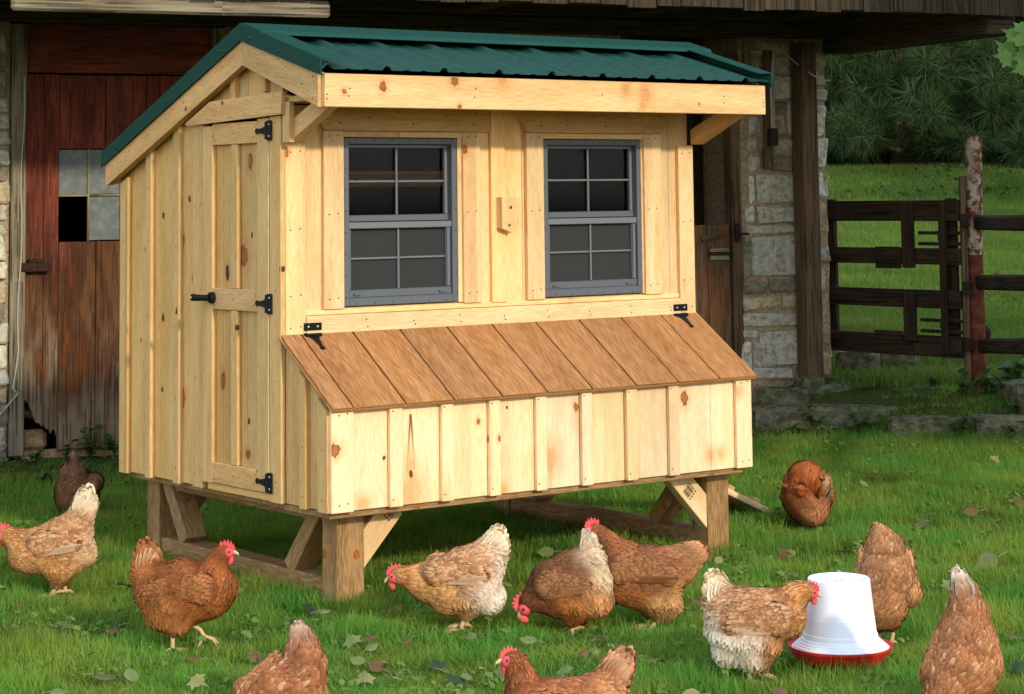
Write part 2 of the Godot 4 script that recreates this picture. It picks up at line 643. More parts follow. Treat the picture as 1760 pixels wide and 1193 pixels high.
	# stained, rough-sawn lid
	wood("lid_stain", 0.5, 1.9, 420.0, [0.06, 0.25, 0.45, 0.65, 0.85, 1.04, 1.24, 1.43, 1.62, 1.8], [], Color(0.64, 0.445, 0.262), Color(0.53, 0.345, 0.185), 73, 0.38, 0.085, 0.92, 1.8, 0.35)
	var lid: StandardMaterial3D = mats["lid_stain"]
	var li: Image = lid.albedo_texture.get_image().duplicate()
	li.bump_map_to_normal_map(4.0)
	lid.normal_enabled = true
	lid.normal_texture = ImageTexture.create_from_image(li)
	lid.normal_scale = 0.4
	# barn wood
	old_wood("barn_beam", 2.0, 0.5, 200.0, [0.25], Color(0.36, 0.31, 0.225), Color(0.24, 0.20, 0.145), 81)
	old_wood("grey_post", 2.3, 0.3, 240.0, [], Color(0.58, 0.54, 0.45), Color(0.38, 0.335, 0.265), 82)
	tinted("pale_beam", mats["grey_post"], Color(1.0, 1.0, 0.92))
	var door_paint := func(a: float, c: float, wood_col: Color, l: float, f: float) -> Color:
		# red paint above, worn to brown and then to grey near the ground
		var red := Color(0.51, 0.255, 0.185).lerp(Color(0.37, 0.18, 0.13), clampf(0.4 + l * 1.1, 0.0, 1.0))
		red = red.lerp(Color(0.52, 0.36, 0.30), clampf((f - 0.25) * 1.0, 0.0, 0.4) * clampf(0.5 + l, 0.0, 1.0))
		var brown := Color(0.38, 0.25, 0.155).lerp(Color(0.23, 0.145, 0.095), clampf(0.5 + l * 1.3, 0.0, 1.0))
		brown = brown.lerp(Color(0.50, 0.27, 0.12), clampf(l * 1.6 - 0.15, 0.0, 0.7) * smoothstep(1.1, 0.7, a))
		var grey := Color(0.56, 0.485, 0.395).lerp(Color(0.41, 0.345, 0.27), clampf(0.5 + f * 0.5 + l * 0.5, 0.0, 1.0))
		var hi := smoothstep(1.0, 1.35, a + l * 0.35 + f * 0.1 + (0.15 if c < 0.2 else 0.0))
		var lo := smoothstep(0.68, 0.22, a + l * 0.25 + f * 0.05 - (0.12 if c > 0.48 else 0.0))
		return brown.lerp(red, hi).lerp(grey, lo * 0.85)
	old_wood("red_door", 2.3, 0.95, 220.0, [0.09, 0.17, 0.4, 0.6, 0.8], Color.WHITE, Color.WHITE, 83, door_paint)
	var brown_paint := func(a: float, c: float, wood_col: Color, l: float, f: float) -> Color:
		var brown := Color(0.44, 0.30, 0.20).lerp(Color(0.27, 0.18, 0.12), clampf(0.5 + l * 1.2, 0.0, 1.0))
		return brown.lerp(Color(0.46, 0.39, 0.30), clampf(0.25 + l * 0.9 + f * 0.4, 0.0, 0.8) * smoothstep(0.2, 0.45, c))
	old_wood("brown_door", 2.0, 0.9, 180.0, [0.1, 0.25, 0.4], Color.WHITE, Color.WHITE, 84, brown_paint)
	old_wood("gate_wood", 1.5, 0.5, 200.0, [0.12, 0.24, 0.36], Color(0.26, 0.205, 0.145), Color(0.15, 0.115, 0.08), 85)
	old_wood("forebay_wood", 2.0, 0.8, 180.0, [0.14, 0.3, 0.45, 0.62], Color(0.29, 0.25, 0.18), Color(0.17, 0.14, 0.10), 86)
	old_wood("barn_post", 2.2, 0.3, 220.0, [], Color(0.44, 0.345, 0.25), Color(0.30, 0.23, 0.165), 87)
	# stone, soil, metal
	var sg := [[0.0, Color(0.46, 0.42, 0.35)], [0.4, Color(0.68, 0.65, 0.575)], [0.62, Color(0.77, 0.745, 0.68)], [1.0, Color(0.58, 0.49, 0.36)]]
	mottled("stone", sg, 1.3, 10.0, 0.93, 0.018)
	tinted("stone_cool", mats["stone"], Color(1.0, 1.0, 0.98))
	tinted("stone_warm", mats["stone"], Color(1.0, 0.94, 0.84))
	tinted("stone_dark", mats["stone"], Color(0.74, 0.72, 0.68))
	tinted("stone_pale", mats["stone"], Color(1.14, 1.14, 1.12))
	mottled("mortar", [[0.0, Color(0.46, 0.37, 0.26)], [0.5, Color(0.62, 0.53, 0.40)], [1.0, Color(0.72, 0.64, 0.51)]], 2.4, 8.0)
	mottled("render_coat", [[0.0, Color(0.48, 0.37, 0.25)], [0.5, Color(0.66, 0.54, 0.38)], [1.0, Color(0.75, 0.65, 0.5)]], 1.6, 6.0)
	mottled("flagstone", [[0.0, Color(0.22, 0.23, 0.14)], [0.45, Color(0.33, 0.33, 0.22)], [0.62, Color(0.50, 0.47, 0.40)], [1.0, Color(0.30, 0.33, 0.18)]], 1.2, 12.0)
	mottled("soil", [[0.0, Color(0.24, 0.19, 0.12)], [0.4, Color(0.25, 0.26, 0.12)], [0.6, Color(0.23, 0.30, 0.11)], [1.0, Color(0.21, 0.32, 0.10)]], 0.9, 6.0, 0.98, 0.03)
	mottled("rust_pipe", [[0.0, Color(0.30, 0.13, 0.075)], [0.38, Color(0.42, 0.24, 0.15)], [0.5, Color(0.50, 0.36, 0.27)], [0.55, Color(0.68, 0.63, 0.55)], [1.0, Color(0.64, 0.58, 0.50)]], 1.6, 5.0, 0.8, 0.014, 4)
	mottled("rust_pipe_low", [[0.0, Color(0.26, 0.13, 0.09)], [0.6, Color(0.40, 0.22, 0.15)], [1.0, Color(0.50, 0.33, 0.24)]], 1.6, 5.0, 0.85, 0.014, 4)
	mottled("old_iron", [[0.0, Color(0.12, 0.09, 0.07)], [0.6, Color(0.22, 0.15, 0.11)], [1.0, Color(0.32, 0.22, 0.16)]], 4.0, 4.0, 0.75)
	mottled("bark", [[0.0, Color(0.13, 0.105, 0.08)], [0.5, Color(0.27, 0.22, 0.17)], [1.0, Color(0.40, 0.34, 0.27)]], 1.4, 14.0)
	mottled("twig", [[0.0, Color(0.34, 0.27, 0.20)], [1.0, Color(0.50, 0.42, 0.32)]], 5.0, 0.0)
	plain("roof_green", lin(0.012, 0.063, 0.042), 0.42, 0.0, 0.4)
	tinted("trim_green", mats["roof_green"], lin(0.010, 0.054, 0.037))
	mats["trim_green"].metallic_specular = 0.2
	mats["trim_green"].roughness = 0.55
	var rg: StandardMaterial3D = mats["roof_green"]
	var rn := NoiseTexture2D.new()
	rn.width = 512
	rn.height = 512
	rn.seamless = true
	rn.noise = na.duplicate()
	rn.noise.frequency = 0.012
	rn.noise.fractal_type = FastNoiseLite.FRACTAL_FBM
	var rgr := Gradient.new()
	rgr.offsets = PackedFloat32Array([0.0, 0.5, 1.0])
	rgr.colors = PackedColorArray([Color(0.82, 0.82, 0.82), Color(0.95, 0.95, 0.95), Color(1.1, 1.12, 1.14)])
	rn.color_ramp = rgr
	rg.albedo_texture = rn
	rg.uv1_triplanar = true
	rg.uv1_scale = Vector3(1.2, 1.2, 2.5)
	plain("black_iron", lin(0.008, 0.008, 0.008), 0.5, 0.0, 0.25)
	plain("screw", lin(0.45, 0.45, 0.44), 0.35, 0.8)
	plain("nail", lin(0.07, 0.05, 0.035), 0.7)
	plain("window_grey", lin(0.10, 0.108, 0.12), 0.45, 0.15, 0.5)
	plain("window_grey_light", lin(0.15, 0.16, 0.17), 0.45, 0.15, 0.5)
	plain("shade_black", lin(0.005, 0.005, 0.0045), 1.0, 0.0, 0.0)  # near-black colour standing in for the shade of closed insides
	var glass := plain("glass", Color(0.02, 0.02, 0.02, 0.05), 0.04, 0.0, 0.16)
	glass.transparency = BaseMaterial3D.TRANSPARENCY_ALPHA
	plain("insect_screen", lin(0.036, 0.038, 0.036), 0.85, 0.0, 0.15)
	var dusty := mottled("dusty_glass", [[0.0, Color(0.24, 0.27, 0.25)], [0.5, Color(0.31, 0.345, 0.325)], [1.0, Color(0.44, 0.46, 0.43)]], 2.2, 0.0, 0.35, 0.012)
	dusty.metallic_specular = 0.6
	plain("white_plastic", lin(0.80, 0.81, 0.83), 0.38).subsurf_scatter_enabled = false
	plain("red_plastic", lin(0.52, 0.022, 0.014), 0.36)
	plain("wire", lin(0.5, 0.5, 0.48), 0.35, 0.7)
	plain("cable", lin(0.42, 0.36, 0.28), 0.7)
	var v := plain("painted", Color.WHITE, 0.85, 0.0, 0.2)
	v.vertex_color_use_as_albedo = true
	var fe := plain("feather", Color.WHITE, 0.72, 0.0, 0.25)
	fe.vertex_color_use_as_albedo = true
	var cm := plain("comb_red", lin(0.66, 0.075, 0.08), 0.55, 0.0, 0.35)
	cm.subsurf_scatter_enabled = true
	cm.subsurf_scatter_strength = 0.15
	plain("beak_horn", lin(0.55, 0.36, 0.16), 0.5)
	plain("eye_dark", lin(0.02, 0.012, 0.008), 0.12)
	plain("leg_skin", lin(0.58, 0.36, 0.18), 0.6)
	var gr := plain("grass_blade", Color.WHITE, 0.62, 0.0, 0.3)
	gr.vertex_color_use_as_albedo = true
	gr.backlight_enabled = true
	gr.backlight = lin(0.80, 1.0, 0.45)
	var lf := plain("leaf", Color.WHITE, 0.6, 0.0, 0.3)
	lf.vertex_color_use_as_albedo = true
	lf.backlight_enabled = true
	lf.backlight = lin(0.45, 0.55, 0.25)
	var ne := plain("needle", Color.WHITE, 0.6, 0.0, 0.3)
	ne.vertex_color_use_as_albedo = true


func mat(key: String) -> StandardMaterial3D:
	return mats[key]


# ---------------------------------------------------------------- the setting
func at_view(across: float, far: float, y := 0.0) -> Vector3:
	var p := EYE + RIGHT * across + AWAY * far
	return Vector3(p.x, y, p.z)


func sheet(lo: Vector2, hi: Vector2, step: float) -> ArrayMesh:
	# ground over a patch given across and away from the camera
	var nx := int((hi.x - lo.x) / step)
	var nz := int((hi.y - lo.y) / step)
	var st := start()
	for j in nz + 1:
		for i in nx + 1:
			var p := at_view(lo.x + i * step, lo.y + j * step)
			p.y = ground_at(p)
			st.set_uv(Vector2(p.x, p.z))
			st.add_vertex(p)
	for j in nz:
		for i in nx:
			var a := j * (nx + 1) + i
			for k in [a, a + nx + 1, a + 1, a + 1, a + nx + 1, a + nx + 2]:
				st.add_index(k)
	st.generate_normals()
	return st.commit()


func build_ground() -> void:
	var g := put(self, "lawn", sheet(Vector2(-5, 2), Vector2(7, 17), 0.12), mat("soil"))
	tag(g, "green lawn in front of the barn", "", "", "structure")
	var m := put(self, "meadow", sheet(Vector2(-30, 17.04), Vector2(50, 61.04), 0.8), mat("soil"))
	tag(m, "green meadow rising behind the gate to a bank", "", "", "structure")
	var f := MeshInstance3D.new()
	var pm := PlaneMesh.new()
	pm.size = Vector2(400, 400)
	f.mesh = pm
	f.name = "terrain"
	f.position = Vector3(0, -0.25, 0)
	f.material_override = mat("soil")
	add_child(f)
	tag(f, "wide grassy land round the farmyard", "", "", "structure")


func stone_mesh(size: Vector3) -> ArrayMesh:
	var st := start()
	bev(st, size, Transform3D.IDENTITY, minf(0.010, minf(size.x, size.y) * 0.2), 0, Vector2.ZERO, Vector2.ONE, minf(0.011, size.y * 0.11))
	return st.commit()


func build_barn() -> void:
	var barn := thing("stone_barn", "old stone barn with worn red plank door and dark overhanging upper storey", "barn", BARN, BARN_TURN)
	# walls that carry the stones (mortar) with the openings left out
	var wall := holder(barn, "stone_wall")
	span(wall, "mortar", Vector3(-3.0, -0.3, -0.45), Vector3(0.04, 2.34, -0.012), mat("mortar"))
	span(wall, "mortar", Vector3(1.15, -0.3, -0.45), Vector3(3.45, 2.34, -0.04), mat("mortar"))
	span(wall, "mortar", Vector3(4.19, -0.3, -0.45), Vector3(4.765, 2.34, -0.012), mat("mortar"))
	span(wall, "mortar", Vector3(4.3, -0.3, -6.0), Vector3(4.755, 2.34, -0.452), mat("mortar"))
	var tones := ["stone", "stone", "stone_cool", "stone_warm", "stone_pale", "stone_dark"]
	var rects := [[4.419, 2.006, 4.61, 2.117], [4.415, 1.865, 4.614, 2.0], [4.406, 1.794, 4.54, 1.859], [4.402, 1.654, 4.499, 1.788], [4.505, 1.654, 4.61, 1.853], [4.236, 1.664, 4.328, 1.771], [4.234, 1.554, 4.313, 1.657], [4.407, 1.557, 4.604, 1.644], [4.235, 1.451, 4.314, 1.544], [4.389, 1.45, 4.545, 1.55], [4.55, 1.456, 4.604, 1.543], [4.226, 1.269, 4.286, 1.441], [4.293, 1.265, 4.595, 1.444], [4.216, 1.16, 4.283, 1.255], [4.289, 1.163, 4.59, 1.256], [4.214, 1.092, 4.59, 1.15], [4.197, 0.844, 4.241, 1.08], [4.246, 0.852, 4.58, 1.081], [4.187, 0.76, 4.349, 0.836], [4.355, 0.76, 4.575, 0.836], [4.181, 0.665, 4.443, 0.747], [4.448, 0.661, 4.575, 0.747], [4.175, 0.568, 4.575, 0.648], [4.173, 0.508, 4.281, 0.555], [4.161, 0.32, 4.241, 0.50], [4.291, 0.354, 4.565, 0.552], [4.245, 0.351, 4.287, 0.494], [4.244, 0.27, 4.50, 0.34], [4.52, 0.2, 4.7, 0.33], [4.25, 2.12, 4.6, 2.2], [4.236, 1.785, 4.328, 1.88], [4.236, 1.89, 4.328, 2.0], [4.236, 2.01, 4.328, 2.11]]
	for i in rects.size():
		var q: Array = rects[i]
		var d := rng.randf_range(0.05, 0.075)
		var big: bool = (q[2] - q[0]) * (q[3] - q[1]) > 0.03
		put(wall, "stone", stone_mesh(Vector3(q[2] - q[0] - 0.008, q[3] - q[1] - 0.008, d)), mat("stone_cool" if big else tones[rng.randi() % 6]), Transform3D(Basis(Vector3.BACK, rng.randf_range(-0.015, 0.015)), Vector3((q[0] + q[2]) / 2, (q[1] + q[3]) / 2, -0.03)))
	for q in [[2.051, 2.146], [1.942, 2.044], [1.861, 1.935], [1.654, 1.85], [1.461, 1.644], [1.293, 1.451], [1.098, 1.283], [0.931, 1.088], [0.764, 0.921], [0.564, 0.754], [0.37, 0.554]]:
		put(wall, "stone", stone_mesh(Vector3(0.13, q[1] - q[0] - 0.006, 0.30)), mat(tones[rng.randi() % 5]), Transform3D(Basis.IDENTITY, Vector3(4.71 + rng.randf_range(-0.006, 0.006), (q[0] + q[1]) / 2, -0.16)))
	for q in [[2.064, 2.156], [1.997, 2.055], [1.853, 1.989], [1.767, 1.844], [1.68, 1.758], [1.603, 1.672], [1.508, 1.594], [1.431, 1.5], [1.322, 1.422], [1.237, 1.311], [1.171, 1.228], [1.051, 1.162], [0.952, 1.043], [0.839, 0.946], [0.745, 0.833], [0.641, 0.737], [0.522, 0.635], [0.429, 0.511], [0.353, 0.421], [0.246, 0.345], [0.14, 0.235], [0.02, 0.134]]:
		var x1 := 0.036 + rng.randf_range(-0.012, 0.008)
		for k in 3:
			var w := rng.randf_range(0.16, 0.3)
			put(wall, "stone", stone_mesh(Vector3(w - 0.01, q[1] - q[0], 0.09)), mat(tones[rng.randi() % 6]), Transform3D(Basis.IDENTITY, Vector3(x1 - w / 2, (q[0] + q[1]) / 2, -0.03)))
			x1 -= w
	# timber round the openings
	span(barn, "door_post", Vector3(0.043, 0.09, -0.09), Vector3(0.117, 2.215, 0.02), mat("grey_post"), null, 0.006)
	span(barn, "door_post", Vector3(1.073, 0.05, -0.09), Vector3(1.146, 2.215, 0.02), mat("pale_beam"), null, 0.006)
	span(barn, "door_post", Vector3(4.128, 0.3, -0.10), Vector3(4.19, 2.13, -0.004), mat("barn_post"), null, 0.006)
	span(barn, "door_post", Vector3(4.212, 1.9, -0.09), Vector3(4.30, 2.2, 0.012), mat("pale_beam"), null, 0.006)
	span(barn, "door_post", Vector3(3.36, 0.1, -0.10), Vector3(3.44, 2.13, 0.0), mat("barn_post"), null, 0.006)
	span(barn, "header_beam", Vector3(-1.2, 2.222, -0.12), Vector3(4.9, 2.31, 0.045), mat("barn_beam"), null, 0.008)
	span(barn, "pale_pole", Vector3(-0.27, 2.14, 1.55), Vector3(1.16, 2.215, 1.60), mat("grey_post"), null, 0.012)
	span(barn, "wall_plate", Vector3(-1.2, 2.318, 0.02), Vector3(4.9, 2.42, 0.07), mat("barn_beam"), null, 0.004)
	# the tall post that carries the overhang
	span(barn, "support_post", Vector3(4.517, 0.27, 0.02), Vector3(4.622, 2.19, 0.14), mat("barn_post"), null, 0.006)
	# overhanging upper storey
	var fb := holder(barn, "overhang")
	span(fb, "ceiling", Vector3(-3.0, 2.43, -3.0), Vector3(4.9, 2.5, 1.62), mat("barn_beam"))
	for i in 8:
		var x := -2.6 + i * 1.0
		span(fb, "joist", Vector3(x, 2.24 + 0.08, 0.08), Vector3(x + 0.11, 2.428, 1.6), mat("barn_beam"), null, 0.006)
	span(fb, "end_sill", Vector3(4.76, 2.135, -0.02), Vector3(4.93, 2.40, 1.60), mat("barn_beam"), null, 0.008)
	span(fb, "front_sill", Vector3(-3.0, 2.24, 1.5), Vector3(4.755, 2.42, 1.63), mat("barn_beam"), null, 0.008)
	var bx := -3.0
	while bx < 4.93:
		var w := rng.randf_range(0.11, 0.19)
		w = minf(w, 4.945 - bx)
		span(fb, "siding_board", Vector3(bx, 2.225 + rng.randf_range(-0.012, 0.008), 1.645), Vector3(bx + w - 0.005, 4.4, 1.668 + rng.randf_range(0.0, 0.006)), mat("forebay_wood"))
		bx += w
	span(fb, "end_wall", Vector3(4.87, 2.41, -5.5), Vector3(4.925, 4.4, 1.62), mat("forebay_wood"), null, 0.002, 1)
	var rf := start()
	prism(rf, PackedVector2Array([Vector2(2.1, 4.25), Vector2(-2.0, 6.6), Vector2(-6.2, 4.25), Vector2(-6.2, 4.33), Vector2(-2.0, 6.7), Vector2(2.1, 4.35)]), 2, 1, -3.2, 5.2)
	put(barn, "roof", rf.commit(), mat("old_iron"))
	# inside walls and floor, coloured near-black to stand in for shade
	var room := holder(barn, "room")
	span(room, "back_wall", Vector3(-3.0, -0.2, -3.1), Vector3(4.3, 2.42, -3.0), mat("shade_black"))
	span(room, "floor", Vector3(-3.0, -0.2, -2.99), Vector3(4.29, 0.0, -0.46), mat("shade_black"))
	span(room, "side_wall", Vector3(-3.1, -0.2, -3.0), Vector3(-3.005, 2.42, -0.46), mat("shade_black"))
	# door sill and broken footing under the red door
	span(barn, "footing", Vector3(0.117, -0.2, -0.14), Vector3(1.15, 0.105, -0.055), mat("render_coat"), null, 0.02)
	span(barn, "footing", Vector3(0.118, 0.104, -0.16), Vector3(0.25, 0.205, -0.07), mat("render_coat"), null, 0.02)
	# red door: planks, four panes (one gone), hinge
	var door := holder(barn, "red_plank_door")
	var ox := 0.12
	var rd := mat("red_door")
	# each plank [x0, y0, x1, y1]
	for q in [[0.122, 0.36, 0.211, 1.964], [0.214, 0.22, 0.285, 1.964], [0.288, 0.107, 0.474, 1.128], [0.477, 0.103, 0.632, 1.128], [0.635, 0.10, 0.80, 1.128], [0.803, 0.10, 0.93, 1.964], [0.288, 1.592, 0.521, 1.962], [0.524, 1.592, 0.73, 1.962], [0.733, 1.592, 0.80, 1.962]]:
		var lo := Vector3(q[0], q[1], -0.05 + rng.randf_range(-0.003, 0.003))
		var hi := Vector3(q[2], q[3], -0.018 + rng.randf_range(-0.003, 0.003))
		var mid := (lo + hi) / 2
		var uvo := Vector2(mid.y, mid.x - ox)
		if q[1] > 0.2 and q[1] < 0.5:
			# rotted, ragged foot
			var st := start()
			var poly := PackedVector2Array([Vector2(hi.x, hi.y), Vector2(lo.x, hi.y)])
			var n := 7
			for i in n + 1:
				var t := float(i) / n
				poly.append(Vector2(lerpf(lo.x, hi.x, t), lo.y + lerpf(0.0, -0.15 if q[0] < 0.2 else -0.03, t) + rng.randf_range(-0.02, 0.02)))
			prism(st, poly, 0, 1, lo.z, hi.z, Vector2.DOWN, dims_of(rd), Vector2(0.0, -ox))
			put(door, "plank", st.commit(), rd)
		else:
			span(door, "plank", lo, hi, rd, uvo, 0.003)
	span(barn, "transom_panel", Vector3(0.12, 1.972, -0.045), Vector3(1.07, 2.22, -0.02), rd, Vector2(1.79, 0.475), 0.003, 0)
	span(door, "batten", Vector3(0.122, 1.78, -0.018), Vector3(0.20, 1.962, -0.008), rd, Vector2(1.9, 0.05))
	for p in [[0.29, 1.365, 0.434, 1.588], [0.445, 1.365, 0.60, 1.588], [0.445, 1.134, 0.60, 1.353], [0.61, 1.365, 0.79, 1.588], [0.61, 1.134, 0.79, 1.353]]:
		span(door, "pane", Vector3(p[0], p[1], -0.042), Vector3(p[2], p[3], -0.038), mat("dusty_glass"))
	for s in [[Vector3(0.434, 1.13, -0.045), Vector3(0.445, 1.59, -0.028)], [Vector3(0.60, 1.13, -0.045), Vector3(0.61, 1.59, -0.028)]]:
		span(door, "glazing_bar", s[0], s[1], mat("pale_beam"))
	for s in [[Vector3(0.288, 1.353, -0.045), Vector3(0.434, 1.365, -0.029)], [Vector3(0.445, 1.353, -0.045), Vector3(0.60, 1.365, -0.029)]]:
		span(door, "glazing_bar", s[0], s[1], mat("pale_beam"))
	span(door, "strap_hinge", Vector3(0.09, 0.985, -0.012), Vector3(0.235, 1.03, 0.026), mat("old_iron"), null, 0.004)
	span(door, "strap_hinge", Vector3(0.13, 1.03, -0.014), Vector3(0.20, 1.048, 0.02), mat("old_iron"), null, 0.004)
	# a loose cable down the door post
	var cp := PackedVector3Array()
	var cr := PackedFloat32Array()
	for i in 22:
		var t := i / 21.0
		cp.append(Vector3(0.102 + 0.006 * sin(t * 13.0) - 0.02 * t, lerpf(1.95, 0.6, t), 0.026))
		cr.append(0.004)
	for q in [Vector3(0.07, 0.5, 0.03), Vector3(0.055, 0.42, 0.04), Vector3(0.08, 0.40, 0.05), Vector3(0.0, 0.30, 0.03), Vector3(-0.1, 0.22, 0.04)]:
		cp.append(q)
		cr.append(0.004)
	var cs := start()
	tube(cs, cp, cr, 5)
	put(barn, "cable", cs.commit(), mat("cable"))
	# the divided door on the right: upper half open, lower half shut
	var dd := holder(barn, "half_door")
	var px := 3.46
	for w in [0.2, 0.2, 0.115, 0.15]:
		span(dd, "plank", Vector3(px, 0.3, -0.06), Vector3(px + w - 0.005, 1.158 - rng.randf_range(0.0, 0.006), -0.025 + rng.randf_range(-0.004, 0.004)), mat("brown_door"), Vector2(0.8, px - 3.46 + w / 2))
		px += w
	beam(dd, "strap", Vector3(3.93, 1.07, -0.012), Vector3(4.10, 1.115, -0.006), 0.03, 0.012, mat("barn_post"), Vector3.BACK)
	span(dd, "bolt_plate", Vector3(3.985, 0.955, -0.022), Vector3(4.105, 1.02, -0.012), mat("grey_post"), null, 0.002)
	span(dd, "bolt", Vector3(3.97, 0.985, -0.012), Vector3(4.11, 1.003, 0.008), mat("old_iron"), null, 0.004)
	span(dd, "latch", Vector3(4.135, 1.06, -0.004), Vector3(4.165, 1.16, 0.02), mat("old_iron"), null, 0.004)
	span(dd, "latch", Vector3(4.15, 1.095, 0.02), Vector3(4.215, 1.108, 0.034), mat("old_iron"), null, 0.003)
	# the open upper half stands inside, ajar
	var up := holder(barn, "upper_half_door", Transform3D(Basis(Vector3.UP, 0.35), Vector3(3.47, 0.0, -0.11)))
	for k in 4:
		span(up, "plank", Vector3(k * 0.16, 1.18, -0.03), Vector3(k * 0.16 + 0.155, 2.1, 0.0), mat("gate_wood"))
	# pipe, box and wires on the stones
	span(barn, "conduit_board", Vector3(4.335, 1.60, 0.01), Vector3(4.395, 2.15, 0.04), mat("barn_post"), null, 0.004)
	span(barn, "switch_box", Vector3(4.338, 1.60, 0.042), Vector3(4.392, 1.70, 0.085), mat("old_iron"), null, 0.006)
	span(barn, "conduit_board", Vector3(4.325, 1.47, 0.012), Vector3(4.385, 1.595, 0.035), mat("barn_post"), null, 0.004)
	var ws := start()
	tube(ws, PackedVector3Array([Vector3(4.362, 1.7, 0.06), Vector3(4.36, 1.95, 0.062), Vector3(4.38, 2.1, 0.06), Vector3(4.42, 2.16, 0.06), Vector3(4.50, 2.08, 0.1), Vector3(4.59, 2.0, 0.15), Vector3(4.66, 1.97, 0.148), Vector3(4.72, 1.975, 0.12)]), PackedFloat32Array([0.007, 0.007, 0.007, 0.006, 0.005, 0.005, 0.005, 0.005]), 6)
	tube(ws, PackedVector3Array([Vector3(4.376, 1.7, 0.062), Vector3(4.38, 2.15, 0.062)]), PackedFloat32Array([0.005, 0.005]), 6)
	put(barn, "cable", ws.commit(), mat("cable"))


func slab(called: String, label: String, size: Vector3, across: float, far: float, top: float, turn: float, cat := "step") -> void:
	# an irregular flat stone: a rough outline, chamfered rim
	var st := start()
	var n := 14
	var ring := []
	for i in n:
		var a := TAU * i / n
		var sx := signf(cos(a)) * pow(absf(cos(a)), 0.45)
		var sz := signf(sin(a)) * pow(absf(sin(a)), 0.45)
		ring.append(Vector3(sx * size.x * 0.5 * rng.randf_range(0.94, 1.05), 0, sz * size.z * 0.5 * rng.randf_range(0.92, 1.06)))
	var levels := [[0.94, 0.0], [1.0, -0.018], [1.01, -0.5 * size.y], [0.98, -size.y]]
	var prof := []
	for l in levels:
		var row := []
		for v: Vector3 in ring:
			row.append(Vector3(v.x * l[0], l[1] + rng.randf_range(-0.006, 0.006), v.z * l[0] + rng.randf_range(-0.008, 0.008)))
		prof.append(row)
	for i in n:
		var j := (i + 1) % n
		tri(st, [Vector3(0, 0.004, 0), prof[0][i], prof[0][j]], [Vector2.ZERO, Vector2.ZERO, Vector2.ZERO], Vector3.UP)
		for l in levels.size() - 1:
			var out: Vector3 = (ring[i] + ring[j]) * 0.5 + Vector3.UP * 0.02
			quad(st, prof[l][i], prof[l][j], prof[l + 1][j], prof[l + 1][i], out)
	var p := at_view(across, far, top)
	var o := put(self, called, st.commit(), mat("flagstone"), Transform3D(Basis(Vector3.UP, turn), p))
	tag(o, label, cat)


func build_steps() -> void:
	var t := -0.64
	slab("stone_step", "lower worn grey stone step at the foot of the barn's right corner", Vector3(0.98, 0.16, 0.30), 1.76, 12.2, 0.16, t)
	slab("stone_step", "upper broad grey stone step just below the dark gate", Vector3(1.0, 0.16, 0.42), 2.08, 12.6, 0.26, t + 0.04)
	slab("edging_stone", "mossy low stone edging below the rusty pipe post, left piece", Vector3(0.5, 0.16, 0.16), 2.24, 11.88, 0.125, t + 0.1, "stone")
	slab("edging_stone", "mossy low stone edging at the right, beside the dark rock", Vector3(0.5, 0.18, 0.17), 2.68, 11.80, 0.135, t + 0.02, "stone")
	slab("rock", "large flat grey rock on top of the right edging", Vector3(0.42, 0.12, 0.3), 2.84, 11.96, 0.30, t + 0.3, "rock")
	slab("rock", "dark rock under the large flat one at the right edge", Vector3(0.46, 0.2, 0.3), 2.92, 11.86, 0.19, t - 0.2, "rock")
	slab("rock", "small square stone at the foot of the tall barn post", Vector3(0.16, 0.13, 0.14), 1.66, 12.48, 0.29, t + 0.5, "rock")
	slab("rock", "rough rock against the barn wall behind the steps", Vector3(0.3, 0.16, 0.2), 1.50, 12.40, 0.24, t - 0.3, "rock")
	slab("rock", "pale block of stone behind the gate by the barn corner", Vector3(0.3, 0.2, 0.2), 2.25, 13.15, 0.43, t - 0.1, "rock")
	slab("rock", "brown rough stone below the gate at the barn corner", Vector3(0.26, 0.16, 0.2), 2.0, 12.95, 0.40, t - 0.1, "rock")


# ---------------------------------------------------------------- trees
func needle_fan(sd: int, n: int, length: float, spread: float) -> ArrayMesh:
	var r := RandomNumberGenerator.new()
	r.seed = sd
	var st := start()
	for i in n:
		var a := r.randf() * TAU
		var b := sqrt(r.randf()) * spread
		var d := Vector3(sin(b) * cos(a), cos(b), sin(b) * sin(a))
		var s := d.cross(Vector3(r.randf() - 0.5, r.randf() - 0.5, r.randf() - 0.5)).normalized() * length * 0.0115
		var base := d * length * 0.05 + Vector3(0, -length * 0.35 * r.randf(), 0)
		var tip := base + d * length * r.randf_range(0.7, 1.05) + Vector3(0, -0.06 * length, 0)
		var g := r.randf_range(0.7, 1.25)
		st.set_color(Color(0.036 * g, 0.066 * g, 0.018 * g))
		var nn := (tip - base + s).cross(2.0 * s).normalized() * -1.0
		for p in [base - s, tip, base + s]:
			st.set_normal(nn)
			st.add_vertex(p)
	return st.commit()


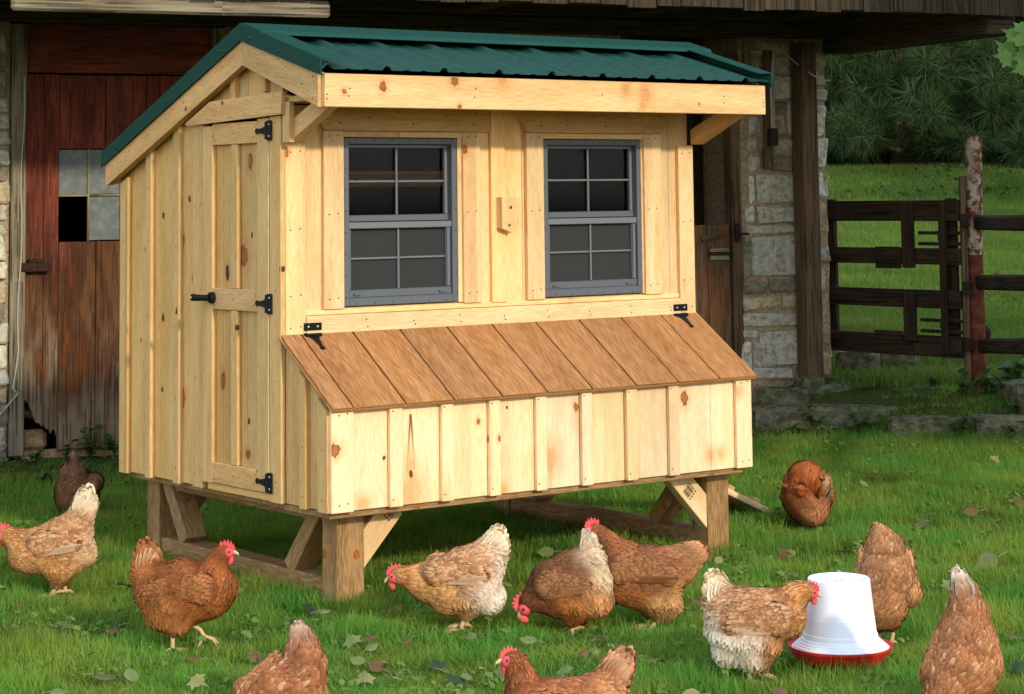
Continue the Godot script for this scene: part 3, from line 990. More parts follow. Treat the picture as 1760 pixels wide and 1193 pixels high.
func leaf_shape(st: SurfaceTool, at: Transform3D, size: float, col: Color, curl: float, lobes := true) -> void:
	# a maple-like leaf: lobed outline round a midrib, a little folded
	var out := PackedVector2Array()
	if lobes:
		out = PackedVector2Array([Vector2(0, 0), Vector2(0.16, 0.06), Vector2(0.42, 0.02), Vector2(0.36, 0.2), Vector2(0.56, 0.42), Vector2(0.3, 0.46), Vector2(0.26, 0.6), Vector2(0.12, 0.62), Vector2(0, 1.0)])
	else:
		out = PackedVector2Array([Vector2(0, 0), Vector2(0.22, 0.12), Vector2(0.36, 0.38), Vector2(0.3, 0.66), Vector2(0, 1.0)])
	var n := (at.basis * Vector3.UP).normalized()
	var idx := Geometry2D.triangulate_polygon(out)
	for s in [-1.0, 1.0]:
		for i in range(0, idx.size(), 3):
			var t := [out[idx[i]], out[idx[i + 1]], out[idx[i + 2]]]
			var turn: float = (t[1] - t[0]).cross(t[2] - t[0]) * s
			for q: Vector2 in (t if turn < 0.0 else [t[0], t[2], t[1]]):
				var x: float = q.x * s
				var p := Vector3(x, -curl * (absf(x) * 0.7 + (q.y - 0.4) * (q.y - 0.4) * 0.9), -(q.y - 0.4)) * size
				var f := 0.85 + 0.4 * absf(q.x)
				st.set_color(Color(col.r * f, col.g * f, col.b * f))
				st.set_normal((n + at.basis * Vector3(s * 0.35 * curl, 0, 0)).normalized())
				st.set_uv(q)
				st.add_vertex(at * p)


func leaf_spray(sd: int, n: int, radius: float, size: float, cols: Array) -> ArrayMesh:
	var r := RandomNumberGenerator.new()
	r.seed = sd
	var st := start()
	for i in n:
		var p := Vector3(r.randf_range(-1, 1), r.randf_range(-0.7, 0.7), r.randf_range(-1, 1)) * radius
		var b := Basis.from_euler(Vector3(r.randf_range(-0.9, 0.9), r.randf() * TAU, r.randf_range(-0.9, 0.9)))
		var c: Color = cols[r.randi() % cols.size()]
		var g := r.randf_range(0.75, 1.25)
		leaf_shape(st, Transform3D(b, p), size * r.randf_range(0.7, 1.2), Color(c.r * g, c.g * g, c.b * g), 0.25, r.randf() < 0.6)
	return st.commit()


func scatter(parent: Node, called: String, mesh: Mesh, places: Array, m: Material, cols := PackedColorArray()) -> MultiMeshInstance3D:
	var mm := MultiMesh.new()
	mm.transform_format = MultiMesh.TRANSFORM_3D
	mm.use_colors = cols.size() > 0
	mm.mesh = mesh
	mm.instance_count = places.size()
	for i in places.size():
		mm.set_instance_transform(i, places[i])
		if cols.size():
			mm.set_instance_color(i, cols[i])
	var o := MultiMeshInstance3D.new()
	o.name = nm(parent, called)
	o.multimesh = mm
	o.material_override = m
	parent.add_child(o, true)
	o.set_meta("kind", "stuff")
	return o


func limb_points(a: Vector3, b: Vector3, sag: float, n := 6) -> PackedVector3Array:
	var pts := PackedVector3Array()
	for i in n:
		var t := float(i) / (n - 1)
		pts.append(a.lerp(b, t) + Vector3(rng.randf_range(-1, 1), rng.randf_range(-1, 1) - 4.0 * sag * t * (1.0 - t) * 8.0, rng.randf_range(-1, 1)) * 0.02 * a.distance_to(b) * (0.0 if i == 0 else 1.0))
	return pts


func taper(n: int, r0: float, r1: float) -> PackedFloat32Array:
	var r := PackedFloat32Array()
	for i in n:
		r.append(lerpf(r0, r1, float(i) / (n - 1)))
	return r


func pine(label: String, across: float, far: float, height: float, reach: float, fans: Array) -> void:
	var p := at_view(across, far)
	p.y = ground_at(p)
	var t := thing("pine_tree", label, "pine tree", p, rng.randf() * TAU, "pines behind the meadow")
	var ts := start()
	tube(ts, PackedVector3Array([Vector3(0, -0.3, 0), Vector3(0.05, height * 0.4, 0.03), Vector3(0, height, 0)]), PackedFloat32Array([0.24, 0.17, 0.03]), 10)
	put(t, "trunk", ts.commit(), mat("bark"))
	var bs := start()
	var lists := [[], [], []]
	var y := 0.25
	while y < height * 0.98:
		var k := 1.0 - y / height
		var n := 8
		for i in n:
			var a := rng.randf() * TAU
			var l := reach * (0.35 + 0.65 * k) * rng.randf_range(0.7, 1.1)
			var e := Vector3(cos(a) * l, y + rng.randf_range(-0.5, 0.25) * l * 0.5, sin(a) * l)
			e.y = maxf(e.y, 0.25)
			var pts := limb_points(Vector3(0, y, 0), e, 0.1)
			tube(bs, pts, taper(6, 0.035 * (0.4 + k), 0.008), 5, Color.WHITE, false)
			for s in 23:
				var u := rng.randf_range(0.35, 1.0)
				var base := pts[0].lerp(pts[5], u)
				var dir := ((e - Vector3(0, y, 0)).normalized() + Vector3(rng.randf_range(-1, 1), rng.randf_range(-0.4, 1.0), rng.randf_range(-1, 1)) * 0.9).normalized()
				var q := base + dir * rng.randf_range(0.05, 0.42)
				if s < 3:
					tube(bs, PackedVector3Array([base, q]), PackedFloat32Array([0.009, 0.006]), 4, Color.WHITE, false)
				var z := dir.cross(Vector3.UP).normalized()
				var sc := rng.randf_range(0.75, 1.2)
				lists[rng.randi() % 3].append(Transform3D(Basis(z.cross(dir), dir, z).scaled(Vector3.ONE * sc), q))
		y += 0.34
	put(t, "branches", bs.commit(), mat("twig"))
	for i in 3:
		scatter(t, "needles", fans[i], lists[i], mat("needle"))


func broadleaf(called: String, label: String, cat: String, across: float, far: float, height: float, c: Vector3, rad: Vector3, sprays: Array, count: int, group := "") -> Node3D:
	var p := at_view(across, far)
	p.y = ground_at(p)
	var t := thing(called, label, cat, p, 0.0, group)
	var ts := start()
	tube(ts, PackedVector3Array([Vector3(0, -0.3, 0), Vector3(0.06, height * 0.25, 0.0), Vector3(-0.05, height * 0.55, 0.05), c + Vector3(0, rad.y * 0.6, 0)]), PackedFloat32Array([height * 0.045, height * 0.034, height * 0.024, 0.03]), 10)
	put(t, "trunk", ts.commit(), mat("bark"))
	var bs := start()
	var lists := []
	for i in sprays.size():
		lists.append([])
	for k in 26:
		var d := Vector3(rng.randf_range(-1, 1), rng.randf_range(-0.7, 0.9), rng.randf_range(-1, 1)).normalized()
		var e := c + d * rad * rng.randf_range(0.6, 0.95)
		tube(bs, limb_points(Vector3(0, clampf(e.y * 0.6, 0.5, c.y + rad.y * 0.4), 0), e, 0.05), taper(6, 0.05, 0.012), 5, Color.WHITE, false)
		for s in count / 26:
			var q := e + Vector3(rng.randfn(), rng.randfn() * 0.7, rng.randfn()) * rad * 0.2
			lists[rng.randi() % sprays.size()].append(Transform3D(Basis.from_euler(Vector3(rng.randf_range(-0.5, 0.5), rng.randf() * TAU, rng.randf_range(-0.5, 0.5))).scaled(Vector3.ONE * rng.randf_range(0.8, 1.3)), q))
	put(t, "branches", bs.commit(), mat("bark"))
	for i in sprays.size():
		scatter(t, "foliage", sprays[i], lists[i], mat("leaf"))
	return t


func build_trees() -> void:
	var fans := [needle_fan(1, 90, 0.29, 1.5), needle_fan(2, 80, 0.25, 1.2), needle_fan(3, 100, 0.31, 1.9)]
	pine("long-needled pine whose branches show beside the barn corner", 4.75, 28.6, 7.0, 2.0, fans)
	pine("long-needled pine between the gate and the pipe post", 6.3, 29.0, 7.5, 2.1, fans)
	pine("dark long-needled pine farther back behind the other two", 5.4, 32.0, 8.0, 2.4, fans)
	pine("young bushy pine in front of the taller ones, straight over the gate", 4.9, 27.2, 3.6, 1.7, fans)
	pine("young bushy pine beside the pipe post's top, over the bank", 6.15, 27.5, 3.2, 1.6, fans)
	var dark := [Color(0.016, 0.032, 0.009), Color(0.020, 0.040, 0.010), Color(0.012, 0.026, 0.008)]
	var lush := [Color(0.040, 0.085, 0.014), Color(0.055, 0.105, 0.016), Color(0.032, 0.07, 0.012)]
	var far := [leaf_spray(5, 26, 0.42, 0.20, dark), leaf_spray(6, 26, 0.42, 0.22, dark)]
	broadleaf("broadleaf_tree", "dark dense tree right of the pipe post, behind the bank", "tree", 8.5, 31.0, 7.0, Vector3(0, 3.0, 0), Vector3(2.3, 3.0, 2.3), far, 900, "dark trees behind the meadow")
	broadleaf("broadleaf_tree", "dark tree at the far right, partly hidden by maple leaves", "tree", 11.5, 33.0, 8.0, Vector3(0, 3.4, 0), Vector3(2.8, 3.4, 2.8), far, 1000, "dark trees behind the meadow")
	# the far wood that closes the view: one mass
	var lists := [[], []]
	for i in 5200:
		var x := rng.randf_range(-4.0, 26.0)
		var d := rng.randf_range(36.0, 42.0)
		var q := at_view(x, d, 0.0)
		q.y = ground_at(q) + rng.randf_range(-0.2, 7.5 + 1.2 * sin(x * 0.9))
		lists[i % 2].append(Transform3D(Basis.from_euler(Vector3(rng.randf_range(-0.6, 0.6), rng.randf() * TAU, 0)).scaled(Vector3.ONE * rng.randf_range(1.3, 2.2)), q))
	var sun_painted := []  # clumps given a lighter green so that they look sunlit
	for i in 420:
		var x := rng.randf_range(1.0, 20.0)
		var q := at_view(x, rng.randf_range(34.5, 38.0), 0.0)
		q.y = ground_at(q) + rng.randf_range(0.0, 6.0)
		if nb.get_noise_2d(x * 0.9, q.y * 0.9) < 0.12:
			continue
		sun_painted.append(Transform3D(Basis.from_euler(Vector3(0, rng.randf() * TAU, 0)).scaled(Vector3.ONE * rng.randf_range(0.8, 1.4)), q))
	tag(scatter(self, "woodland", leaf_spray(12, 22, 0.4, 0.2, lush), sun_painted, mat("leaf")), "lighter green sunlit leaves at the edge of the dark wood", "woodland")
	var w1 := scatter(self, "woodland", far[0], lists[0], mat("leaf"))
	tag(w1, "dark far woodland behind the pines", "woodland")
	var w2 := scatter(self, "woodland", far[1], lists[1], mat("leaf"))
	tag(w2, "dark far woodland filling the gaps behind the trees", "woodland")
	# maples to the right of the yard: placed for the shade they cast; one bough hangs into the picture
	var near := [leaf_spray(8, 16, 0.2, 0.115, lush), leaf_spray(9, 16, 0.2, 0.105, lush)]
	var m := broadleaf("maple_tree", "maple at the right with pale green lobed leaves hanging into the view", "maple tree", 6.0, 8.2, 6.0, Vector3(0, 3.3, 0), Vector3(1.8, 2.2, 1.8), near, 1500)
	var tip := m.to_local(at_view(2.47, 10.6, 2.02))
	var lb := start()
	tube(lb, limb_points(Vector3(0, 2.3, 0), tip, 0.03), taper(6, 0.04, 0.006), 5, Color.WHITE, false)
	put(m, "branches", lb.commit(), mat("bark"))
	for q in [[2.41, 2.02, 0.115, 0.3], [2.45, 1.95, 0.12, 1.1], [2.47, 2.06, 0.11, -0.4], [2.44, 2.09, 0.1, 0.6], [2.49, 1.99, 0.12, 0.0], [2.39, 1.97, 0.1, 0.9], [2.5, 2.12, 0.11, -0.9], [2.46, 1.91, 0.1, 1.4]]:
		var st := start()
		var b := Basis(RIGHT, 1.15) * Basis(Vector3.UP, BARN_TURN + q[3]) * Basis(Vector3.RIGHT, 0.0)
		leaf_shape(st, Transform3D(b, Vector3.ZERO), q[2], Color(0.17, 0.29, 0.06), 0.2)
		put(m, "leaf", st.commit(), mat("leaf"), Transform3D(Basis.IDENTITY, m.to_local(at_view(q[0], 10.6 + rng.randf_range(-0.08, 0.08), q[1]))))
	broadleaf("maple_tree", "maple farther right beside the meadow, outside the gate", "maple tree", 12.5, 14.5, 7.0, Vector3(0, 3.6, 0), Vector3(2.8, 2.8, 2.8), near, 3800)  # out of view, added to cast shade on the bank and the pines


# ---------------------------------------------------------------- gate and fence
func build_gate() -> void:
	# along g from the barn corner to the pipe post
	var a := Transform3D(Basis(Vector3.UP, BARN_TURN), BARN)
	var p0 := a * Vector3(4.775, 0.0, -0.11)
	var p1 := a * Vector3(5.035, 0.0, 0.925)
	var x := (p1 - p0).normalized()
	var l := p0.distance_to(p1)
	var t := thing("wooden_gate", "dark weathered four-rail wooden gate between barn corner and pipe post", "gate", p0)
	t.basis = Basis(x, Vector3.UP, x.cross(Vector3.UP))
	var m := mat("gate_wood")
	for q in [[1.165, 1.28], [0.925, 1.015], [0.685, 0.785], [0.42, 0.535]]:
		span(t, "rail", Vector3(0.0, q[0], -0.018), Vector3(l - 0.015, q[1], 0.018), m, null, 0.004)
	for x0 in [0.02, l - 0.14]:
		span(t, "upright", Vector3(x0, 0.43, -0.05), Vector3(x0 + 0.07, 1.29, -0.021), m, null, 0.004)
		span(t, "upright", Vector3(x0 + 0.005, 0.44, 0.021), Vector3(x0 + 0.045, 1.27, 0.045), m, null, 0.004)
	for q in [[0.905, 1.275], [0.50, 0.77]]:
		span(t, "stile", Vector3(l * 0.62, q[0], 0.021), Vector3(l * 0.62 + 0.085, q[1], 0.046), m, null, 0.004)
	# iron latch plates with slots
	for y in [1.035, 0.555]:
		span(t, "latch_bar", Vector3(l * 0.62 + 0.09, y + 0.055, -0.012), Vector3(l - 0.02, y + 0.074, 0.008), mat("old_iron"), null, 0.003)
		span(t, "latch_bar", Vector3(l * 0.62 + 0.09, y - 0.005, -0.012), Vector3(l - 0.02, y + 0.014, 0.008), mat("old_iron"), null, 0.003)
		span(t, "latch_bar", Vector3(l - 0.17, y + 0.021, -0.012), Vector3(l - 0.145, y + 0.054, 0.012), mat("old_iron"), null, 0.003)
	span(t, "splice", Vector3(l * 0.42, 0.90, 0.0185), Vector3(l * 0.6, 1.022, 0.030), m, null, 0.004)
	span(t, "splice", Vector3(l * 0.40, 0.50, 0.0185), Vector3(l * 0.6, 0.553, 0.030), m, null, 0.004)
	# rusty pipe post with a wooden strip
	var pp := at_view(2.52, 12.04)
	var pt := thing("pipe_post", "rusty iron pipe post with flaking white paint at the gate", "post", Vector3(pp.x, 0.0, pp.z))
	var g := ground_at(pp)
	var s1 := start()
	tube(s1, PackedVector3Array([Vector3(0, g - 0.1, 0), Vector3(0.0, 0.98, 0)]), PackedFloat32Array([0.044, 0.044]), 16)
	put(pt, "lower_pipe", s1.commit(), mat("rust_pipe_low"))
	var s2 := start()
	tube(s2, PackedVector3Array([Vector3(0.0, 0.98, 0), Vector3(0.016, 1.62, 0), Vector3(0.016, 1.63, 0)]), PackedFloat32Array([0.0445, 0.0445, 0.036]), 16)
	put(pt, "upper_pipe", s2.commit(), mat("rust_pipe"))
	var off := -RIGHT * 0.062 - AWAY * 0.02
	var strip := board(pt, "wooden_strip", Vector3(0.035, 1.1, 0.03), off + Vector3(0, 0.86, 0), mat("barn_post"), null, Basis(Vector3.UP, -0.64), 0.003)
	tag(strip, "reddish wooden strip bolted to the pipe")
	for y in [1.17, 0.80, 0.50]:
		board(pt, "staple", Vector3(0.05, 0.07, 0.02), off + Vector3(0, y, 0) - AWAY * 0.03, mat("old_iron"), null, Basis(Vector3.UP, -0.64), 0.003)
	var dk := start()
	ball(dk, RIGHT * 0.05 + Vector3(0, 0.55, 0) + AWAY * 0.02, Vector3(0.03, 0.045, 0.03), Color.WHITE, 10, 6)
	put(pt, "hook_plate", dk.commit(), mat("old_iron"))
	# fence running on to the right, towards the camera
	var f0 := at_view(2.525, 11.9)
	var f1 := at_view(2.36, 9.0)
	var ft := thing("rail_fence", "dark three-rail fence running right from the pipe post", "fence", Vector3(f0.x, 0.0, f0.z))
	var d := Vector3(f1.x - f0.x, 0, f1.z - f0.z)
	for q in [[1.155, 0.078], [0.83, 0.08], [0.487, 0.078]]:
		var r := beam(ft, "rail", Vector3(0, q[0], 0) - d * 0.04, Vector3(0, q[0] + 0.031 + 0.25 * (1.155 - q[0]), 0) + d, 0.04, q[1], m, Vector3.UP, 0.012)
		r.name = r.name
	beam(ft, "post", d + Vector3(0.06, -0.1, 0), d + Vector3(0.06, 1.35, 0), 0.11, 0.11, m, Vector3.BACK, 0.008)
	var kn := start()
	ball(kn, d * 0.17 + Vector3(0, 0.885, 0), Vector3(0.02, 0.03, 0.02), Color.WHITE, 8, 5)
	put(ft, "splinter", kn.commit(), mat("twig"))


# ---------------------------------------------------------------- the hen house
var nails: SurfaceTool

func nail(p: Vector3, n: Vector3, r := 0.0032) -> void:
	var u := n.cross(Vector3.UP if absf(n.y) < 0.9 else Vector3.RIGHT).normalized()
	var v := n.cross(u)
	for k in 6:
		var a := TAU * k / 6
		var b := TAU * (k + 1) / 6
		tri(nails, [p + n * 0.0012, p + (u * cos(a) + v * sin(a)) * r + n * 0.0004, p + (u * cos(b) + v * sin(b)) * r + n * 0.0004], [Vector2.ZERO, Vector2.ZERO, Vector2.ZERO], n)


# height of the underside of the rake (what the wall boards reach up to)
func under_roof(z: float) -> float:
	return 1.80 - (z + 0.19) * 0.285 if z > -0.19 else 1.80 + (z + 0.19) * 0.392


func side_board(parent: Node, called: String, z0: float, z1: float, x0: float, x1: float, y0: float, m: Material, cut := -0.02) -> void:
	# upright board on the gable end whose top follows the roof
	var st := start()
	var poly := PackedVector2Array([Vector2(z0, y0), Vector2(z1, y0), Vector2(z1, under_roof(z1) - cut)])
	if z0 < -0.19 and z1 > -0.19:
		poly.append(Vector2(-0.19, under_roof(-0.19) - cut))
	poly.append(Vector2(z0, under_roof(z0) - cut))
	prism(st, poly, 2, 1, x0, x1, Vector2.DOWN, dims_of(m), Vector2(0, 1.2) if m == mat("side_pine") else Vector2(rng.randf(), rng.randf()))
	put(parent, called, st.commit(), m)


func tee_hinge(parent: Node, at: Transform3D) -> void:
	# plate along local y, tapering arm along local x, front towards local z
	var h := holder(parent, "hinge", at)
	var m := mat("black_iron")
	span(h, "hinge_plate", Vector3(-0.014, -0.034, 0.0), Vector3(0.014, 0.034, 0.006), m, null, 0.002)
	var kn := start()
	tube(kn, PackedVector3Array([Vector3(0.014, -0.03, 0.006), Vector3(0.014, 0.03, 0.006)]), PackedFloat32Array([0.0062, 0.0062]), 8)
	put(h, "knuckle", kn.commit(), m)
	var st := start()
	prism(st, PackedVector2Array([Vector2(0.018, -0.022), Vector2(0.034, -0.012), Vector2(0.07, -0.006), Vector2(0.085, -0.010), Vector2(0.092, 0.0), Vector2(0.085, 0.010), Vector2(0.07, 0.006), Vector2(0.034, 0.012), Vector2(0.018, 0.022)]), 0, 1, 0.0005, 0.0055)
	put(h, "hinge_arm", st.commit(), m)
	for q in [Vector3(-0.002, -0.02, 0.006), Vector3(-0.002, 0.02, 0.006)]:
		var s := start()
		ball(s, q, Vector3(0.0045, 0.0045, 0.002), Color.WHITE, 8, 4)
		put(h, "screw", s.commit(), mat("screw"))


func coop_window(coop: Node, x0: float, x1: float, y0: float, y1: float) -> void:
	var w := holder(coop, "window")
	var g := mat("window_grey")
	var gl := mat("window_grey_light")
	var z := 0.004
	var f := 0.021
	# outer flange and frame
	span(w, "frame", Vector3(x0, y0, z - 0.03), Vector3(x0 + f, y1, z + 0.012), g)
	span(w, "frame", Vector3(x1 - f, y0, z - 0.03), Vector3(x1, y1, z + 0.012), g)
	span(w, "frame", Vector3(x0 + f, y1 - f, z - 0.03), Vector3(x1 - f, y1, z + 0.012), g)
	span(w, "frame", Vector3(x0 + f, y0, z - 0.03), Vector3(x1 - f, y0 + f * 1.3, z + 0.012), g)
	for side in 2:
		for i in 8:
			nail(Vector3(x0 + 0.006 if side == 0 else x1 - 0.006, lerpf(y0 + 0.03, y1 - 0.03, i / 7.0), z + 0.012), Vector3.BACK, 0.0042)
	for i in 6:
		nail(Vector3(lerpf(x0 + 0.05, x1 - 0.05, i / 5.0), y1 - 0.007, z + 0.012), Vector3.BACK, 0.0042)
		nail(Vector3(lerpf(x0 + 0.05, x1 - 0.05, i / 5.0), y0 + 0.007, z + 0.012), Vector3.BACK, 0.0042)
	var mid := y0 + 0.478 * (y1 - y0)
	var a := x0 + f
	var b := x1 - f
	# upper sash, set back
	var zu := z - 0.022
	span(w, "sash_rail", Vector3(a, mid + 0.012, zu - 0.008), Vector3(b, mid + 0.034, zu + 0.012), g)
	span(w, "sash_rail", Vector3(a, y1 - f - 0.012, zu - 0.008), Vector3(b, y1 - f - 0.001, zu + 0.010), gl)
	span(w, "sash_stile", Vector3(a + 0.0005, mid + 0.034, zu - 0.008), Vector3(a + 0.010, y1 - f - 0.012, zu + 0.008), gl)
	span(w, "sash_stile", Vector3(b - 0.013, mid + 0.034, zu - 0.008), Vector3(b - 0.0005, y1 - f - 0.012, zu + 0.008), gl)
	var ym := (mid + 0.034 + y1 - f - 0.012) / 2
	var xm := (a + b) / 2
	span(w, "muntin", Vector3(xm - 0.0038, mid + 0.034, zu - 0.004), Vector3(xm + 0.0038, y1 - f - 0.012, zu + 0.006), gl)
	span(w, "muntin", Vector3(a + 0.010, ym - 0.0038, zu - 0.003), Vector3(xm - 0.0052, ym + 0.0038, zu + 0.005), gl)
	span(w, "muntin", Vector3(xm + 0.0052, ym - 0.0038, zu - 0.003), Vector3(b - 0.013, ym + 0.0038, zu + 0.005), gl)
	span(w, "pane", Vector3(a + 0.002, mid + 0.014, zu - 0.0062), Vector3(b - 0.002, y1 - f - 0.003, zu - 0.0045), mat("glass"))
	# lower sash with the insect screen
	var zl := z - 0.008
	span(w, "sash_rail", Vector3(a, mid - 0.012, zl - 0.010), Vector3(b, mid + 0.010, zl + 0.016), gl)
	span(w, "sash_rail", Vector3(a, y0 + f * 1.3, zl - 0.010), Vector3(b, y0 + f * 1.3 + 0.026, zl + 0.012), g)
	span(w, "sash_stile", Vector3(a + 0.0005, y0 + f * 1.3 + 0.026, zl - 0.008), Vector3(a + 0.013, mid - 0.012, zl + 0.010), g)
	span(w, "sash_stile", Vector3(b - 0.022, y0 + f * 1.3 + 0.026, zl - 0.008), Vector3(b - 0.0005, mid - 0.012, zl + 0.010), g)
	span(w, "sash_stile", Vector3(b - 0.020, y0 + f * 1.3 + 0.028, zl + 0.0105), Vector3(b - 0.012, mid - 0.014, zl + 0.017), gl)
	var yl0 := y0 + f * 1.3 + 0.026
	var yl1 := mid - 0.012
	var yq := (yl0 + yl1) / 2 + 0.002
	var xq := (a + b) / 2 - 0.004
	span(w, "muntin", Vector3(xq - 0.0038, yl0, zl - 0.004), Vector3(xq + 0.0038, yl1, zl + 0.006), gl)
	span(w, "muntin", Vector3(a + 0.013, yq - 0.0038, zl - 0.003), Vector3(xq - 0.0052, yq + 0.0038, zl + 0.005), gl)
	span(w, "muntin", Vector3(xq + 0.0052, yq - 0.0038, zl - 0.003), Vector3(b - 0.022, yq + 0.0038, zl + 0.005), gl)
	span(w, "insect_screen", Vector3(a + 0.004, yl0 - 0.01, zl - 0.009), Vector3(b - 0.004, yl1 + 0.006, zl - 0.0055), mat("insect_screen"))
	for q in [a + 0.02, b - 0.055]:
		span(w, "sash_clip", Vector3(q, yl0 - 0.018, zl + 0.0125), Vector3(q + 0.03, yl0 - 0.010, zl + 0.019), g, null, 0.001)


func build_coop() -> void:
	nails = start()
	var coop := thing("hen_house", "new pine board-and-batten hen house with green metal roof and nest box", "chicken coop")
	var sp := mat("side_pine")
	var sh := mat("shade_pine")
	var fp := mat("front_pine")
	var pn := mat("pine")
	# --- gable end: wall boards, then battens
	var zs := [-1.155, -0.93, -0.715, -0.53]
	for i in 3:
		side_board(coop, "siding_board", zs[i] + 0.001, zs[i + 1] - 0.001, -0.001, 0.018, 0.325, sp)
	side_board(coop, "siding_board", -0.529, -0.20, -0.001, 0.018, 1.60, sp)
	side_board(coop, "siding_board", -0.198, 0.0, -0.001, 0.018, 1.60, sp)
	for b in [[-1.16, -1.10], [-0.952, -0.914], [-0.738, -0.697]]:
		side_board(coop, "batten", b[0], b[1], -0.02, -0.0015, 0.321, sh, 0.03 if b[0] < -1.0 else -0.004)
		for y in [0.36, 0.62, 0.9, 1.15, 1.38]:
			if y < under_roof(b[1]) - 0.1:
				nail(Vector3(-0.02, y + rng.randf_range(-0.03, 0.03), (b[0] + b[1]) / 2), Vector3.LEFT)
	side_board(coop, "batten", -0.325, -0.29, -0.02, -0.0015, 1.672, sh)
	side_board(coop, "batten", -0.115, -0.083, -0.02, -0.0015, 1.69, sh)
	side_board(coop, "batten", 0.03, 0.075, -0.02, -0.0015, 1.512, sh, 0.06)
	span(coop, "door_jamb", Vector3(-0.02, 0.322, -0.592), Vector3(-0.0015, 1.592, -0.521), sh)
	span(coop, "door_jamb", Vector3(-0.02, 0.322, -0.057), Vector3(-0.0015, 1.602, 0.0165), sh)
	for y in [0.37, 0.7, 1.0, 1.3, 1.56]:
		nail(Vector3(-0.02, y, -0.575), Vector3.LEFT)
		nail(Vector3(-0.02, y + 0.01, -0.535), Vector3.LEFT)
		nail(Vector3(-0.02, y + 0.02, -0.02), Vector3.LEFT)
	# slanted header above the door
	var hst := start()
	prism(hst, PackedVector2Array([Vector2(-0.622, 1.596), Vector2(-0.605, 1.588), Vector2(0.045, 1.606), Vector2(0.055, 1.682), Vector2(-0.44, 1.668)]), 2, 1, -0.036, -0.0205, Vector2.RIGHT, dims_of(mat("rake_pine")), Vector2(0.7, 0.04))
	put(coop, "door_header", hst.commit(), mat("rake_pine"))
	for q in [[-0.56, 1.60], [-0.4, 1.62], [-0.4, 1.655], [-0.2, 1.615], [-0.18, 1.66], [-0.02, 1.63], [0.0, 1.67]]:
		nail(Vector3(-0.036, q[1], q[0]), Vector3.LEFT)
	# --- the door
	var dr := holder(coop, "door")
	for q in [[-0.517, -0.40], [-0.399, -0.235], [-0.234, -0.06]]:
		span(dr, "panel_board", Vector3(-0.004, 0.36, q[0]), Vector3(0.012, 1.585, q[1]), sp, Vector2(0.97, (q[0] + q[1]) / 2 + 1.2))
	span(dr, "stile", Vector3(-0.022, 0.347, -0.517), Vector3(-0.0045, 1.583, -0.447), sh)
	span(dr, "stile", Vector3(-0.022, 0.350, -0.136), Vector3(-0.0045, 1.597, -0.0605), sh)
	for q in [[1.515, 1.590], [0.945, 1.018], [0.349, 0.420]]:
		span(dr, "rail", Vector3(-0.0215, q[0], -0.4465), Vector3(-0.0045, q[1], -0.1365), mat("rake_pine"))
		for k in [[0.2, -0.43], [0.8, -0.42], [0.5, -0.3], [0.3, -0.16], [0.75, -0.15]]:
			nail(Vector3(-0.0215, lerpf(q[0], q[1], k[0]), k[1]), Vector3.LEFT)
	span(dr, "batten", Vector3(-0.021, 0.421, -0.316), Vector3(-0.0045, 0.944, -0.273), sh)
	span(dr, "batten", Vector3(-0.021, 1.019, -0.316), Vector3(-0.0045, 1.514, -0.273), sh)
	span(dr, "skirt", Vector3(-0.010, 0.322, -0.5), Vector3(0.012, 0.346, -0.062), sh)
	for y in [1.555, 0.975, 0.385]:
		# the arm reaches over the door (towards -z), the plate sits on the jamb
		tee_hinge(dr, Transform3D(Basis(Vector3.FORWARD, Vector3.UP, Vector3.LEFT), Vector3(-0.0225, y, -0.048)))
	# turn knob
	var kb := holder(dr, "door_latch")
	var ks := start()
	tube(ks, PackedVector3Array([Vector3(-0.022, 0.985, -0.44), Vector3(-0.034, 0.985, -0.44), Vector3(-0.04, 0.985, -0.44)]), PackedFloat32Array([0.020, 0.020, 0.014]), 14)
	put(kb, "latch_rose", ks.commit(), mat("black_iron"))
	var kh := start()
	tube(kh, PackedVector3Array([Vector3(-0.04, 0.985, -0.44), Vector3(-0.058, 0.985, -0.455), Vector3(-0.066, 0.985, -0.47), Vector3(-0.066, 0.985, -0.505), Vector3(-0.064, 0.985, -0.522)]), PackedFloat32Array([0.011, 0.011, 0.012, 0.013, 0.006]), 10)
	put(kb, "latch_handle", kh.commit(), mat("black_iron"))
	var kc := start()
	ball(kc, Vector3(-0.078, 0.985, -0.50), Vector3(0.003, 0.006, 0.006), Color.WHITE, 8, 5)
	put(kb, "keyhole", kc.commit(), mat("screw"))
	# --- front wall: boards with the window openings left out
	for q in [[0.0, 0.91, 0.20, 1.64], [0.715, 0.91, 0.855, 1.64], [0.856, 0.91, 1.0, 1.64], [1.001, 0.91, 1.10, 1.64], [1.565, 0.91, 1.70, 1.64], [1.701, 0.91, 1.80, 1.64]]:
		span(coop, "siding_board", Vector3(q[0], q[1], -0.018), Vector3(q[2], q[3], 0.001), fp, Vector2((q[1] + q[3]) / 2 - 0.85, (q[0] + q[2]) / 2))
	for q in [[0.2, 1.1], [0.2, 1.56], [1.1, 1.565]]:
		pass
	for q in [[0.201, 0.715], [1.101, 1.564]]:
		span(coop, "siding_board", Vector3(q[0], 0.905, -0.018), Vector3(q[1], 0.955, 0.0005), fp, Vector2(0.08, (q[0] + q[1]) / 2), 0.002, 1)
		span(coop, "siding_board", Vector3(q[0], 1.535, -0.018), Vector3(q[1], 1.64, 0.0005), fp, Vector2(0.73, (q[0] + q[1]) / 2), 0.002, 1)
